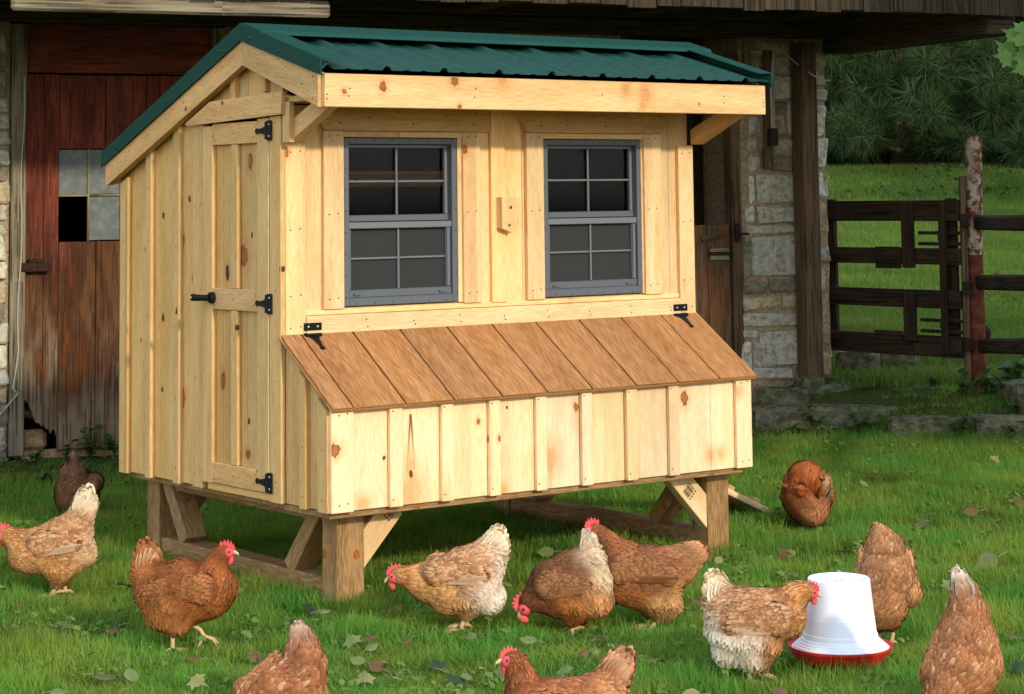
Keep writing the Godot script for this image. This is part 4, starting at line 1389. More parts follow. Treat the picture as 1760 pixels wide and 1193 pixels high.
	# corner boards, window casings, batten
	for q in [[-0.0015, 0.872, 0.077, 1.511], [1.737, 0.872, 1.812, 1.511]]:
		span(coop, "corner_board", Vector3(q[0], q[1], 0.0015), Vector3(q[2], q[3], 0.02), pn)
		for y in [0.895, 1.0, 1.22, 1.48]:
			nail(Vector3(q[0] + 0.018, y, 0.02), Vector3.BACK)
			nail(Vector3(q[0] + 0.057, y + 0.004, 0.02), Vector3.BACK)
	for q in [[0.148, 0.2285], [0.727, 0.803], [1.010, 1.0875], [1.566, 1.650]]:
		span(coop, "window_casing", Vector3(q[0], 0.951, 0.0015), Vector3(q[1], 1.5535, 0.021), pn)
		for y in [0.985, 1.27, 1.535]:
			nail(Vector3(q[0] + 0.02, y, 0.021), Vector3.BACK)
			nail(Vector3(q[0] + 0.056, y + 0.003, 0.021), Vector3.BACK)
	span(coop, "batten", Vector3(0.852, 0.948, 0.0015), Vector3(0.915, 1.64, 0.019), fp, Vector2(0.45, 0.93))
	for q in [[0.708, 0.7265], [1.555, 1.5655]]:
		span(coop, "window_jamb", Vector3(q[0], 0.955, 0.0015), Vector3(q[1], 1.55, 0.012), pn)
	for q in [[0.2295, 0.458], [0.459, 0.7265], [1.0885, 1.34], [1.341, 1.5655]]:
		span(coop, "window_jamb", Vector3(q[0], 1.5325, 0.0015), Vector3(q[1], 1.5525, 0.016), pn)
	for k in 2:
		var hp: PackedVector2Array = [PackedVector2Array([Vector2(0.150, 1.5545), Vector2(0.80, 1.5545), Vector2(0.842, 1.5545), Vector2(0.842, 1.64), Vector2(0.10, 1.64)]), PackedVector2Array([Vector2(1.013, 1.5545), Vector2(1.652, 1.5545), Vector2(1.70, 1.64), Vector2(0.965, 1.64)])][k]
		var st := start()
		prism(st, hp, 0, 1, 0.0016, 0.028, Vector2.RIGHT, dims_of(mat("rake_pine")), Vector2(0.1 + k, 0.05))
		put(coop, "window_header", st.commit(), mat("rake_pine"))
		for q in [[0.06, 0.02], [0.18, 0.04], [0.3, 0.06], [0.36, 0.02], [0.5, 0.05], [0.62, 0.02], [0.63, 0.06]]:
			nail(Vector3(hp[0].x + q[0], 1.56 + q[1], 0.028), Vector3.BACK, 0.004)
	# sill board with a bevelled ledge
	span(coop, "sill_board", Vector3(0.0785, 0.872, 0.0015), Vector3(1.7355, 0.932, 0.022), pn, Vector2(0.4, 0.25))
	span(coop, "sill_ledge", Vector3(0.0785, 0.9335, 0.0015), Vector3(1.7355, 0.9505, 0.013), pn, Vector2(1.1, 0.42))
	for i in 9:
		nail(Vector3(0.12 + i * 0.195, 0.9 + (i % 2) * 0.012, 0.022), Vector3.BACK)
		nail(Vector3(0.125 + i * 0.195, 0.888, 0.022), Vector3.BACK)
	coop_window(coop, 0.231, 0.702, 0.9585, 1.530)
	coop_window(coop, 1.0895, 1.553, 0.9585, 1.530)
	# small wooden turn block beside the right window
	var wb := start()
	prism(wb, PackedVector2Array([Vector2(0.872, 1.322), Vector2(0.947, 1.322), Vector2(0.947, 1.225), Vector2(0.918, 1.195), Vector2(0.872, 1.212)]), 0, 1, 0.0205, 0.052, Vector2.DOWN, dims_of(pn), Vector2(0.2, 0.33))
	put(coop, "wooden_block", wb.commit(), pn)
	nail(Vector3(0.912, 1.285, 0.052), Vector3.BACK, 0.007)
	nail(Vector3(0.905, 1.222, 0.052), Vector3.BACK, 0.006)
	# --- nest box along the front
	var nb2 := mat("nest_pine")
	var xs := [0.0, 0.216, 0.421, 0.617, 0.816, 1.014, 1.215, 1.42, 1.625, 1.81]
	for i in 9:
		span(coop, "nest_board", Vector3(xs[i] + 0.0008, 0.322, 0.288), Vector3(xs[i + 1] - 0.0008, 0.648, 0.300 + 0.0004 * (i % 2)), nb2, Vector2(0.485 - 0.32, (xs[i] + xs[i + 1]) / 2))
	var bx := [[-0.012, 0.072], [0.212, 0.262], [0.418, 0.466], [0.614, 0.66], [0.812, 0.857], [1.012, 1.058], [1.215, 1.262], [1.412, 1.458], [1.642, 1.70], [1.737, 1.812]]
	for i in bx.size():
		var q: Array = bx[i]
		if i == 8:
			continue
		span(coop, "nest_batten", Vector3(q[0], 0.3215, 0.302), Vector3(q[1], 0.648, 0.319), nb2, Vector2(0.165 + 0.02 * i, (q[0] + q[1]) / 2 - 0.075))
		for y in [0.345, 0.63]:
			nail(Vector3((q[0] + q[1]) / 2 - 0.014, y, 0.319), Vector3.BACK)
			if q[1] - q[0] > 0.06:
				nail(Vector3((q[0] + q[1]) / 2 + 0.018, y + 0.004, 0.319), Vector3.BACK)
	span(coop, "nest_floor", Vector3(0.0, 0.3, 0.0), Vector3(1.79, 0.3205, 0.287), mat("treated"))
	# its left end
	var nest_top := func(z: float) -> float: return 0.868 - z * 0.70
	for q in [[0.0165, 0.16], [0.161, 0.287]]:
		var st := start()
		prism(st, PackedVector2Array([Vector2(q[0], 0.324), Vector2(q[1], 0.324), Vector2(q[1], nest_top.call(q[1]) - 0.012), Vector2(q[0], nest_top.call(q[0]) - 0.012)]), 2, 1, -0.001, 0.016, Vector2.DOWN, dims_of(sp), Vector2(0, 1.2))
		put(coop, "nest_end_board", st.commit(), sp)
	for q in [[0.132, 0.168], [0.244, 0.3015]]:
		var st := start()
		prism(st, PackedVector2Array([Vector2(q[0], 0.322), Vector2(q[1], 0.322), Vector2(q[1], nest_top.call(q[1]) - 0.014), Vector2(q[0], nest_top.call(q[0]) - 0.014)]), 2, 1, -0.02, -0.0015, Vector2.DOWN, dims_of(sh), Vector2(rng.randf(), rng.randf()))
		put(coop, "nest_batten", st.commit(), sh)
		nail(Vector3(-0.02, 0.36, (q[0] + q[1]) / 2), Vector3.LEFT)
		nail(Vector3(-0.02, 0.52, (q[0] + q[1]) / 2), Vector3.LEFT)
	span(coop, "nest_end_board", Vector3(1.782, 0.324, 0.002), Vector3(1.80, 0.64, 0.286), sp)
	# lid: one sheet, grooved into planks
	var lid := holder(coop, "nest_lid")
	var l0 := Vector3(0, 0.872, 0.006)
	var l1 := Vector3(0, 0.650, 0.336)
	var along := (l1 - l0).normalized()
	var up := along.cross(Vector3.LEFT).normalized()
	if up.y < 0.0:
		up = -up
	var len := l0.distance_to(l1)
	var lb := Basis(Vector3.RIGHT, up, Vector3.RIGHT.cross(up))
	if lb.z.dot(along) < 0.0:
		lb = Basis(Vector3.RIGHT, up, -Vector3.RIGHT.cross(up))
	var lx := [-0.022, 0.06, 0.262, 0.456, 0.653, 0.848, 1.044, 1.243, 1.442, 1.638, 1.826]
	var lm := mat("lid_stain")
	board(lid, "sheet", Vector3(1.848, 0.008, len), Vector3(0.902, 0, 0) + (l0 + l1) / 2 - up * 0.0065, lm, Vector2(0.2, 0.9), lb, 0.001, 2)
	for i in 10:
		var a: float = lx[i]
		var b: float = lx[i + 1]
		board(lid, "plank", Vector3(b - a - 0.007, 0.0095, len - 0.001), Vector3((a + b) / 2, 0, 0) + (l0 + l1) / 2 + up * 0.0028, lm, Vector2(0.22, (a + b) / 2 + 0.02), lb, 0.0025, 2)
	for x in [0.10, 1.73]:
		var hb := Basis(along, Vector3.RIGHT, along.cross(Vector3.RIGHT))
		if hb.z.dot(up) < 0.0:
			hb = Basis(along, Vector3.LEFT, along.cross(Vector3.LEFT))
		tee_hinge(lid, Transform3D(hb, Vector3(x, 0.872, 0.0) + up * 0.009 + along * 0.012))
		span(lid, "hinge_leaf", Vector3(x - 0.034, 0.885, 0.0205), Vector3(x + 0.034, 0.91, 0.0265), mat("black_iron"), null, 0.001)
		for dx in [-0.018, 0.018]:
			var s := start()
			ball(s, Vector3(x + dx, 0.897, 0.0265), Vector3(0.0045, 0.0045, 0.002), Color.WHITE, 8, 4)
			put(lid, "screw", s.commit(), mat("screw"))
	# --- back and right walls, floor; near-black sheets added inside paint the shade in
	span(coop, "back_wall", Vector3(0.0, 0.33, -1.155), Vector3(1.80, 1.42, -1.135), sp)
	var rw := start()
	prism(rw, PackedVector2Array([Vector2(-1.13, 0.33), Vector2(-0.02, 0.33), Vector2(-0.02, under_roof(-0.02)), Vector2(-0.19, under_roof(-0.19)), Vector2(-1.13, under_roof(-1.13))]), 2, 1, 1.78, 1.80, Vector2.DOWN, dims_of(sp))
	put(coop, "right_wall", rw.commit(), sp)
	span(coop, "floor", Vector3(0.019, 0.3005, -1.134), Vector3(1.779, 0.326, -0.001), mat("treated"))
	span(coop, "added_dark_sheet", Vector3(0.03, 0.34, -1.12), Vector3(1.77, 1.37, -1.11), mat("shade_black"))  # black sheets added to darken what shows through the windows
	span(coop, "added_dark_sheet", Vector3(0.02, 0.34, -1.108), Vector3(0.028, 1.62, -0.06), mat("shade_black"))
	span(coop, "added_dark_sheet", Vector3(1.77, 0.34, -1.108), Vector3(1.778, 1.62, -0.06), mat("shade_black"))
	span(coop, "added_dark_sheet", Vector3(0.03, 1.63, -0.9), Vector3(1.768, 1.638, -0.03), mat("shade_black"))
	span(coop, "added_dark_sheet", Vector3(0.03, 0.328, -1.1), Vector3(1.77, 0.336, -0.03), mat("shade_black"))
	# --- roof
	var rp := mat("rake_pine")
	for side in 2:
		var x0 := -0.048 if side == 0 else 1.885
		var x1 := -0.0215 if side == 0 else 1.911
		var st := start()
		prism(st, PackedVector2Array([Vector2(-1.228, 1.463), Vector2(-0.1905, 1.868), Vector2(-0.1905, 1.782), Vector2(-1.213, 1.386), Vector2(-1.226, 1.39)]), 2, 1, x0, x1, Vector2(0.93, 0.365), dims_of(rp), Vector2(0.3, -1.55))
		put(coop, "rake_board", st.commit(), rp)
		st = start()
		prism(st, PackedVector2Array([Vector2(-0.1895, 1.868), Vector2(0.301, 1.732), Vector2(0.301, 1.620), Vector2(-0.1895, 1.782)]), 2, 1, x0, x1, Vector2(0.963, -0.27), dims_of(rp), Vector2(0.2, -1.62))
		put(coop, "rake_board", st.commit(), rp)
		if side == 0:
			for i in 8:
				var z := -1.17 + i * 0.14
				var y := 1.463 + (z + 1.228) * 0.39
				nail(Vector3(x0, y - 0.03, z), Vector3.LEFT)
			for q in [[-0.15, 1.83], [-0.06, 1.815], [0.05, 1.79], [0.1, 1.76], [0.27, 1.72], [0.27, 1.65], [0.2, 1.70]]:
				nail(Vector3(x0, q[1], q[0]), Vector3.LEFT)
	span(coop, "fascia_board", Vector3(-0.036, 1.6195, 0.302), Vector3(1.912, 1.7285, 0.325), mat("fascia_pine"), Vector2(0.98, 0.06))
	for q in [[-0.028, 1.66], [-0.028, 1.645], [0.055, 1.655], [0.06, 1.68], [0.56, 1.66], [0.565, 1.69], [1.12, 1.68], [1.7, 1.66], [1.7, 1.685], [1.90, 1.665], [1.90, 1.65]]:
		nail(Vector3(q[0], q[1], 0.325), Vector3.BACK)
	span(coop, "back_fascia", Vector3(-0.02, 1.39, -1.228), Vector3(1.9, 1.45, -1.205), pn)
	# boarded underside of the eave and rafters
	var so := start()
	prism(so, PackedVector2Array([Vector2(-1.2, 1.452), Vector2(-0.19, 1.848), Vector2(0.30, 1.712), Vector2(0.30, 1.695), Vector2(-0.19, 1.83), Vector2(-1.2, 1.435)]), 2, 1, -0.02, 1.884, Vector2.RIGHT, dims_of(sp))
	put(coop, "roof_deck", so.commit(), mat("shade_black"))  # deck coloured near-black in place of the shade under the roof
	span(coop, "soffit_board", Vector3(-0.02, 1.645, 0.003), Vector3(1.883, 1.665, 0.30), sh)
	# knee braces under the eave
	for q in [[-0.001, 0.034], [1.80, 1.842]]:
		var st := start()
		prism(st, PackedVector2Array([Vector2(0.021, 1.515), Vector2(0.05, 1.515), Vector2(0.298, 1.622), Vector2(0.298, 1.66), Vector2(0.24, 1.66), Vector2(0.021, 1.57)]), 2, 1, q[0], q[1], Vector2(0.92, 0.39), dims_of(rp), Vector2(0.3, 0.1))
		put(coop, "eave_brace", st.commit(), rp)
	# ribbed metal sheets: profile along x, run down the slope
	var prof := PackedVector2Array()
	var x := -0.055
	var nrib := 0
	while x < 1.945:
		var r0 := x
		prof.append_array([Vector2(r0, 0.0), Vector2(r0 + 0.012, 0.0145), Vector2(r0 + 0.026, 0.0145), Vector2(r0 + 0.038, 0.0)])
		for s in [0.082, 0.152]:
			prof.append_array([Vector2(r0 + s, 0.0), Vector2(r0 + s + 0.006, 0.0028), Vector2(r0 + s + 0.022, 0.0028), Vector2(r0 + s + 0.028, 0.0)])
		x += 0.2286
		nrib += 1
	var clip := PackedVector2Array()
	for p in prof:
		if p.x <= 1.93:
			clip.append(p)
	for side in 2:
		var st := start()
		var ridge := Vector3(0, 1.888, -0.19)
		var eave := Vector3(0, 1.742, 0.345) if side == 0 else Vector3(0, 1.478, -1.245)
		var dn := (eave - ridge).normalized()
		var nn := Vector3.RIGHT.cross(dn)
		if nn.y < 0.0:
			nn = -nn
		for i in clip.size() - 1:
			var a := Vector3(clip[i].x, 0, 0) + nn * clip[i].y
			var b := Vector3(clip[i + 1].x, 0, 0) + nn * clip[i + 1].y
			var e := (b - a).normalized()
			var fn := e.cross(dn)
			if fn.dot(nn) < 0.0:
				fn = -fn
			quad(st, ridge + a, ridge + b, eave + b, eave + a, fn, Vector2(a.x, 0), Vector2(b.x, 0), Vector2(b.x, 0.6), Vector2(a.x, 0.6))
			var t := -nn * 0.0012
			quad(st, ridge + a + t, ridge + b + t, eave + b + t, eave + a + t, -fn, Vector2(a.x, 0), Vector2(b.x, 0), Vector2(b.x, 0.6), Vector2(a.x, 0.6))
			quad(st, eave + a, eave + b, eave + b + t, eave + a + t, dn)
		put(coop, "roof_sheet", st.commit(), mat("roof_green"))
		for i in 9:
			for k in [0.12, 0.86]:
				var s := start()
				ball(s, ridge.lerp(eave, k) + Vector3(-0.055 + 0.06 + i * 0.2286, 0, 0) + nn * 0.003, Vector3(0.006, 0.004, 0.006), Color.WHITE, 8, 4)
				if side == 0:
					put(coop, "roof_screw", s.commit(), mat("trim_green"))
	# ridge cap
	var rc := start()
	var cap := PackedVector2Array([Vector2(-0.325, 1.862), Vector2(-0.318, 1.871), Vector2(-0.195, 1.928), Vector2(-0.185, 1.928), Vector2(-0.062, 1.893), Vector2(-0.050, 1.879), Vector2(-0.054, 1.877), Vector2(-0.066, 1.888), Vector2(-0.186, 1.922), Vector2(-0.194, 1.922), Vector2(-0.315, 1.866), Vector2(-0.321, 1.858)])
	prism(rc, cap, 2, 1, -0.052, 1.985)
	put(coop, "ridge_cap", rc.commit(), mat("trim_green"))
	for i in 7:
		var s := start()
		ball(s, Vector3(0.08 + i * 0.30, 1.897, -0.078), Vector3(0.007, 0.005, 0.007), Color.WHITE, 8, 5)
		put(coop, "roof_screw", s.commit(), mat("trim_green"))
	# angle trim over both rakes
	for side in 2:
		var xo := -0.058 if side == 0 else 1.933
		var xi := -0.053 if side == 0 else 1.938
		var top0 := -0.052 if side == 0 else 1.86
		var top1 := 0.03 if side == 0 else 1.9325
		for run in [[Vector2(-0.19, 1.866), Vector2(0.335, 1.7205), 0.056], [Vector2(-0.19, 1.866), Vector2(-1.247, 1.453), 0.056]]:
			var a: Vector2 = run[0]
			var b: Vector2 = run[1]
			var h: float = run[2]
			var st := start()
			prism(st, PackedVector2Array([a, b, b + Vector2(0, h), a + Vector2(0, h + 0.004)]), 2, 1, minf(xo, xi), maxf(xo, xi))
			prism(st, PackedVector2Array([a + Vector2(0, h + 0.0005), b + Vector2(0, h - 0.0035), b + Vector2(0, h), a + Vector2(0, h + 0.004)]), 2, 1, top0, top1)
			put(coop, "rake_trim", st.commit(), mat("trim_green"))
			if side == 0:
				for k in [0.12, 0.5, 0.88]:
					var s := start()
					var q := a.lerp(b, k) + Vector2(0, h * 0.4)
					ball(s, Vector3(xo - 0.001, q.y, q.x), Vector3(0.004, 0.007, 0.007), Color.WHITE, 8, 5)
					put(coop, "roof_screw", s.commit(), mat("trim_green"))
	# --- posts, skids and braces
	var tr := mat("treated")
	for x0 in [0.082, 1.692]:
		span(coop, "post", Vector3(x0, -0.05, 0.105), Vector3(x0 + 0.105, 0.2995, 0.2), tr, null, 0.004)
		span(coop, "post", Vector3(x0, -0.05, -1.13), Vector3(x0 + 0.105, 0.2995, -1.035), tr, null, 0.004)
		span(coop, "skid", Vector3(x0 + 0.008, -0.03, -1.034), Vector3(x0 + 0.098, 0.085, 0.104), tr, null, 0.004)
		beam(coop, "brace", Vector3(x0 + 0.05, 0.292, 0.05), Vector3(x0 + 0.05, 0.088, -0.13), 0.085, 0.06, tr, Vector3.UP, 0.003)
		beam(coop, "brace", Vector3(x0 + 0.05, 0.292, -1.0), Vector3(x0 + 0.05, 0.088, -0.86), 0.085, 0.06, tr, Vector3.UP, 0.003)
	var b1 := beam(coop, "brace", Vector3(0.312, 0.306, 0.17), Vector3(0.15, 0.135, 0.17), 0.045, 0.085, pn, Vector3.RIGHT, 0.002)
	tag(b1, "fresh white brace beside the near left post")
	var b2 := beam(coop, "brace", Vector3(1.545, 0.312, 0.17), Vector3(1.735, 0.115, 0.17), 0.045, 0.085, pn, Vector3.RIGHT, 0.002)
	tag(b2, "fresh white brace with a stamped bar label beside the near right post")
	beam(coop, "brace", Vector3(0.33, 0.306, -1.08), Vector3(0.17, 0.13, -1.08), 0.045, 0.085, tr, Vector3.RIGHT, 0.002)
	beam(coop, "brace", Vector3(1.53, 0.306, -1.08), Vector3(1.72, 0.13, -1.08), 0.045, 0.085, tr, Vector3.RIGHT, 0.002)
	for x2 in [0.082, 0.9, 1.692]:
		span(coop, "floor_joist", Vector3(x2 + 0.02, 0.262, -1.03), Vector3(x2 + 0.06, 0.2994, 0.1), tr)
	# stamped bar marks on the two fresh braces
	var ink := plain("ink", Color(0.10, 0.10, 0.10), 0.8)
	for br in [[Vector3(1.545, 0.312, 0.17), Vector3(1.735, 0.115, 0.17), 0.36], [Vector3(0.312, 0.306, 0.17), Vector3(0.15, 0.135, 0.17), 0.12]]:
		var a: Vector3 = br[0]
		var b: Vector3 = br[1]
		var d := (b - a).normalized()
		var s := Vector3(-d.y, d.x, 0)
		var st := start()
		for i in 7:
			var c := a.lerp(b, br[2]) + s * (-0.026 + i * 0.007) + Vector3(0, 0, 0.0238)
			var hw := 0.0012 + 0.0014 * (i % 3 % 2)
			var l := 0.024
			quad(st, c - s * hw - d * l, c + s * hw - d * l, c + s * hw + d * l * 0.5, c - s * hw + d * l * 0.5, Vector3.BACK)
		for i in 4:
			var c := a.lerp(b, br[2]) + s * (-0.022 + i * 0.012) + d * 0.021 + Vector3(0, 0, 0.0238)
			quad(st, c - s * 0.003 - d * 0.004, c + s * 0.003 - d * 0.004, c + s * 0.002 + d * 0.004, c - s * 0.003 + d * 0.003, Vector3.BACK)
		put(coop, "stamp_mark", st.commit(), ink)
	# ramp at the far end
	var rm := holder(coop, "ramp")
	var ra := Vector3(1.805, 0.345, -0.47)
	var rb := Vector3(2.53, 0.015, -0.47)
	beam(rm, "ramp_board", ra, rb, 0.26, 0.024, pn, Vector3.UP, 0.003)
	var rd := (rb - ra).normalized()
	for i in 5:
		var c := ra.lerp(rb, 0.12 + i * 0.19) + Vector3(-rd.y, rd.x, 0) * 0.021
		beam(rm, "cleat", c - Vector3(0, 0, 0.12), c + Vector3(0, 0, 0.12), 0.035, 0.018, mat("rake_pine"), Vector3(-rd.y, rd.x, 0), 0.002)
	var nl := put(coop, "nail_heads", nails.commit(), mat("nail"))
	nl.set_meta("kind", "stuff")


func build_feeder() -> void:
	var p := Vector3(0.68, -0.002, 1.88)
	var t := thing("poultry_feeder", "white plastic hanging poultry feeder standing in a red tray", "feeder", p)
	var st := start()
	lathe(st, PackedVector2Array([Vector2(0.0, 0.01), Vector2(0.09, 0.012), Vector2(0.12, 0.028), Vector2(0.134, 0.045), Vector2(0.146, 0.061), Vector2(0.147, 0.068), Vector2(0.139, 0.066), Vector2(0.126, 0.052), Vector2(0.112, 0.037), Vector2(0.075, 0.03), Vector2(0.0, 0.028)]), 48)
	put(t, "tray", st.commit(), mat("red_plastic"))
	st = start()
	# drum with faint rings, open top with a lid set a little below the rim
	lathe(st, PackedVector2Array([Vector2(0.136, 0.056), Vector2(0.136, 0.0625), Vector2(0.130, 0.0632), Vector2(0.1295, 0.068), Vector2(0.1235, 0.0687), Vector2(0.123, 0.0735), Vector2(0.117, 0.0742), Vector2(0.1165, 0.079), Vector2(0.1105, 0.0797), Vector2(0.109, 0.086), Vector2(0.1052, 0.088), Vector2(0.1038, 0.10), Vector2(0.1015, 0.102), Vector2(0.0968, 0.142), Vector2(0.0969, 0.144), Vector2(0.0962, 0.146), Vector2(0.0918, 0.188), Vector2(0.0919, 0.190), Vector2(0.0912, 0.192), Vector2(0.0865, 0.247), Vector2(0.0848, 0.250), Vector2(0.0825, 0.248), Vector2(0.0825, 0.238), Vector2(0.080, 0.234), Vector2(0.02, 0.238), Vector2(0.0, 0.238)]), 64)
	put(t, "drum", st.commit(), mat("white_plastic"))
	var ws := start()
	var arch := PackedVector3Array()
	var rr := PackedFloat32Array()
	for q in [Vector3(-0.010, 0.228, 0), Vector3(-0.007, 0.252, 0), Vector3(-0.006, 0.264, 0), Vector3(0.0, 0.270, 0), Vector3(0.006, 0.264, 0), Vector3(0.007, 0.252, 0), Vector3(0.010, 0.228, 0)]:
		arch.append(Basis(Vector3.UP, -0.64) * q)
		rr.append(0.0014)
	tube(ws, arch, rr, 6)
	put(t, "wire_hook", ws.commit(), mat("wire"))


# ---------------------------------------------------------------- hens
# A hen is drawn from its own skeleton: tapered capsules joined with a smooth minimum, meshed as surface nets, then feathered.
# Numbers are in pixels of the photograph from the foot (right, up, towards the viewer), divided by the pixels per metre there.
# bone: [x1, y1, z1, r1, x2, y2, z2, r2, thickness sideways, colour, feather length in mm]; ordered head to tail
var bones: PackedFloat32Array
var nbones := 0
var feet: Array[Vector2] = []
const EYE_SIDE := Vector2(-0.6, 0.8)   # towards the camera on the ground
const STRIDE := 16
const BLEND := 0.020


func set_bones(list: Array, s: float, mid_z := 0.0) -> void:
	bones = PackedFloat32Array()
	nbones = list.size()
	for b in list:
		var sq: float = b[8]
		var ax: float = b[0] / s
		var ay: float = b[1] / s
		var az: float = b[2] / s
		var dx: float = b[4] / s - ax
		var dy: float = b[5] / s - ay
		var dz: float = (b[6] / s - az) / sq
		var r1: float = b[3] / s
		var r2: float = b[7] / s
		bones.append_array(PackedFloat32Array([ax, ay, az, dx, dy, dz, maxf(dx * dx + dy * dy + dz * dz, 1e-9), r1, r2 - r1, sq, minf(1.0, sq), float(b[9]), b[10] * 0.001, dx, dy, dz * sq]))


func field(x: float, y: float, z: float) -> float:
	var m := 1e3
	var o := 0
	for i in nbones:
		var px := x - bones[o]
		var py := y - bones[o + 1]
		var pz := (z - bones[o + 2]) / bones[o + 9]
		var dx := bones[o + 3]
		var dy := bones[o + 4]
		var dz := bones[o + 5]
		var t := clampf((px * dx + py * dy + pz * dz) / bones[o + 6], 0.0, 1.0)
		px -= dx * t
		py -= dy * t
		pz -= dz * t
		var d := (sqrt(px * px + py * py + pz * pz) - bones[o + 7] - bones[o + 8] * t) * bones[o + 10]
		var h := BLEND - absf(m - d)
		m = minf(m, d)
		if h > 0.0:
			m -= h * h / BLEND * 0.25
		o += STRIDE
	return m


# surface nets over the bones: vertices, normals, indices
func nets(cell: float) -> Array:
	var lo := Vector3.ONE * 1e3
	var hi := -lo
	for i in nbones:
		var o := i * STRIDE
		for t in 2:
			var p := Vector3(bones[o] + bones[o + 3] * t, bones[o + 1] + bones[o + 4] * t, bones[o + 2] + bones[o + 15] * t)
			var r := (bones[o + 7] + bones[o + 8] * t) * maxf(1.0, bones[o + 9]) + BLEND * 0.4
			lo = lo.min(p - Vector3.ONE * r)
			hi = hi.max(p + Vector3.ONE * r)
	lo -= Vector3.ONE * cell * 2.0
	const B := 4
	var bxn := int((hi.x - lo.x) / cell / B) + 2
	var byn := int((hi.y - lo.y) / cell / B) + 2
	var bzn := int((hi.z - lo.z) / cell / B) + 2
	var nx := bxn * B + 1
	var ny := byn * B + 1
	var nz := bzn * B + 1
	var val := PackedFloat32Array()
	val.resize(nx * ny * nz)
	val.fill(1e3)
	var active := []
	var half := cell * B * 0.5
	for bz in bzn:
		for by in byn:
			for bx in bxn:
				var c := field(lo.x + (bx * B + 2) * cell, lo.y + (by * B + 2) * cell, lo.z + (bz * B + 2) * cell)
				if absf(c) > half * 2.3:
					continue
				active.append(Vector3i(bx, by, bz))
				for k in B + 1:
					for j in B + 1:
						var at := ((bz * B + k) * ny + by * B + j) * nx + bx * B
						for i in B + 1:
							if val[at + i] > 500.0:
								val[at + i] = field(lo.x + (bx * B + i) * cell, lo.y + (by * B + j) * cell, lo.z + (bz * B + k) * cell)
	var idx := {}
	var verts := PackedVector3Array()
	var sx := 1
	var sy := nx
	var sz := nx * ny
	for ab: Vector3i in active:
		for k in B:
			for j in B:
				for i in B:
					var at := ((ab.z * B + k) * ny + ab.y * B + j) * nx + ab.x * B + i
					var neg := 0
					for q in 8:
						if val[at + (q & 1) * sx + ((q >> 1) & 1) * sy + (q >> 2) * sz] < 0.0:
							neg += 1
					if neg == 0 or neg == 8:
						continue
					var sum := Vector3.ZERO
					var n := 0
					for q in 8:
						for ax in 3:
							if (q >> ax) & 1:
								continue
							var q2 := q | (1 << ax)
							var v0 := val[at + (q & 1) * sx + ((q >> 1) & 1) * sy + (q >> 2) * sz]
							var v1 := val[at + (q2 & 1) * sx + ((q2 >> 1) & 1) * sy + (q2 >> 2) * sz]
							if (v0 < 0.0) != (v1 < 0.0):
								var t := v0 / (v0 - v1)
								var p := Vector3(q & 1, (q >> 1) & 1, q >> 2)
								p[ax] += t
								sum += p
								n += 1
					idx[at] = verts.size()
					verts.append(lo + (Vector3(ab.x * B + i, ab.y * B + j, ab.z * B + k) + sum / n) * cell)
	var tris := PackedInt32Array()
	var nrm := PackedVector3Array()
	nrm.resize(verts.size())
	var steps := [sx, sy, sz]
	for at: int in idx:
		for ax in 3:
			var u: int = steps[(ax + 1) % 3]
			var v: int = steps[(ax + 2) % 3]
			var v0 := val[at]
			var v1 := val[at + steps[ax]]
			if (v0 < 0.0) == (v1 < 0.0) or v1 > 500.0:
				continue
			if not (idx.has(at - u) and idx.has(at - v) and idx.has(at - u - v)):
				continue
			var a: int = idx[at]
			var b: int = idx[at - u]
			var c: int = idx[at - u - v]
			var d: int = idx[at - v]
			var fn := (verts[b] - verts[a]).cross(verts[c] - verts[a])
			var want := 1.0 if v0 < 0.0 else -1.0
			if fn[ax] * want < 0.0:
				fn = -fn
			else:
				var sw := b
				b = d
				d = sw
			tris.append_array(PackedInt32Array([a, b, c, a, c, d]))
			for w in [a, b, c, d]:
				nrm[w] += fn
	for i in nrm.size():
		nrm[i] = nrm[i].normalized()
	return [verts, nrm, tris]


# colour, flow and feather length at a point
func coat(p: Vector3, pal: Array) -> Array:
	var col := Color(0, 0, 0)
	var flow := Vector3.ZERO
	var len := 0.0
	var tot := 0.0
	for i in nbones:
		var o := i * STRIDE
		var q := Vector3(p.x - bones[o], p.y - bones[o + 1], (p.z - bones[o + 2]) / bones[o + 9])
		var d := Vector3(bones[o + 3], bones[o + 4], bones[o + 5])
		var t := clampf(q.dot(d) / bones[o + 6], 0.0, 1.0)
		var dist := maxf(((q - d * t).length() - bones[o + 7] - bones[o + 8] * t), 0.0)
		var w := exp(-dist / 0.007)
		var c: Color = pal[int(bones[o + 11])]
		col += c * w
		flow += Vector3(bones[o + 13], bones[o + 14], bones[o + 15]).normalized() * w
		len += bones[o + 12] * w
		tot += w
	return [col / tot, flow.normalized(), len / tot]


func skin(list: Array, s: float, pal: Array, cell: float) -> Array:
	set_bones(list, s)
	return nets(cell)


func skin_mesh(net: Array, pal: Array) -> ArrayMesh:
	var cols := PackedColorArray()
	for p: Vector3 in net[0]:
		var c: Color = coat(p, pal)[0]
		var g := 0.85 + 0.25 * na.get_noise_3d(p.x * 60.0, p.y * 60.0, p.z * 60.0)
		cols.append(Color(c.r * g, c.g * g, c.b * g))
	var arr := []
	arr.resize(Mesh.ARRAY_MAX)
	arr[Mesh.ARRAY_VERTEX] = net[0]
	arr[Mesh.ARRAY_NORMAL] = net[1]
	arr[Mesh.ARRAY_COLOR] = cols
	arr[Mesh.ARRAY_INDEX] = net[2]
	var m := ArrayMesh.new()
	m.add_surface_from_arrays(Mesh.PRIMITIVE_TRIANGLES, arr)
	return m


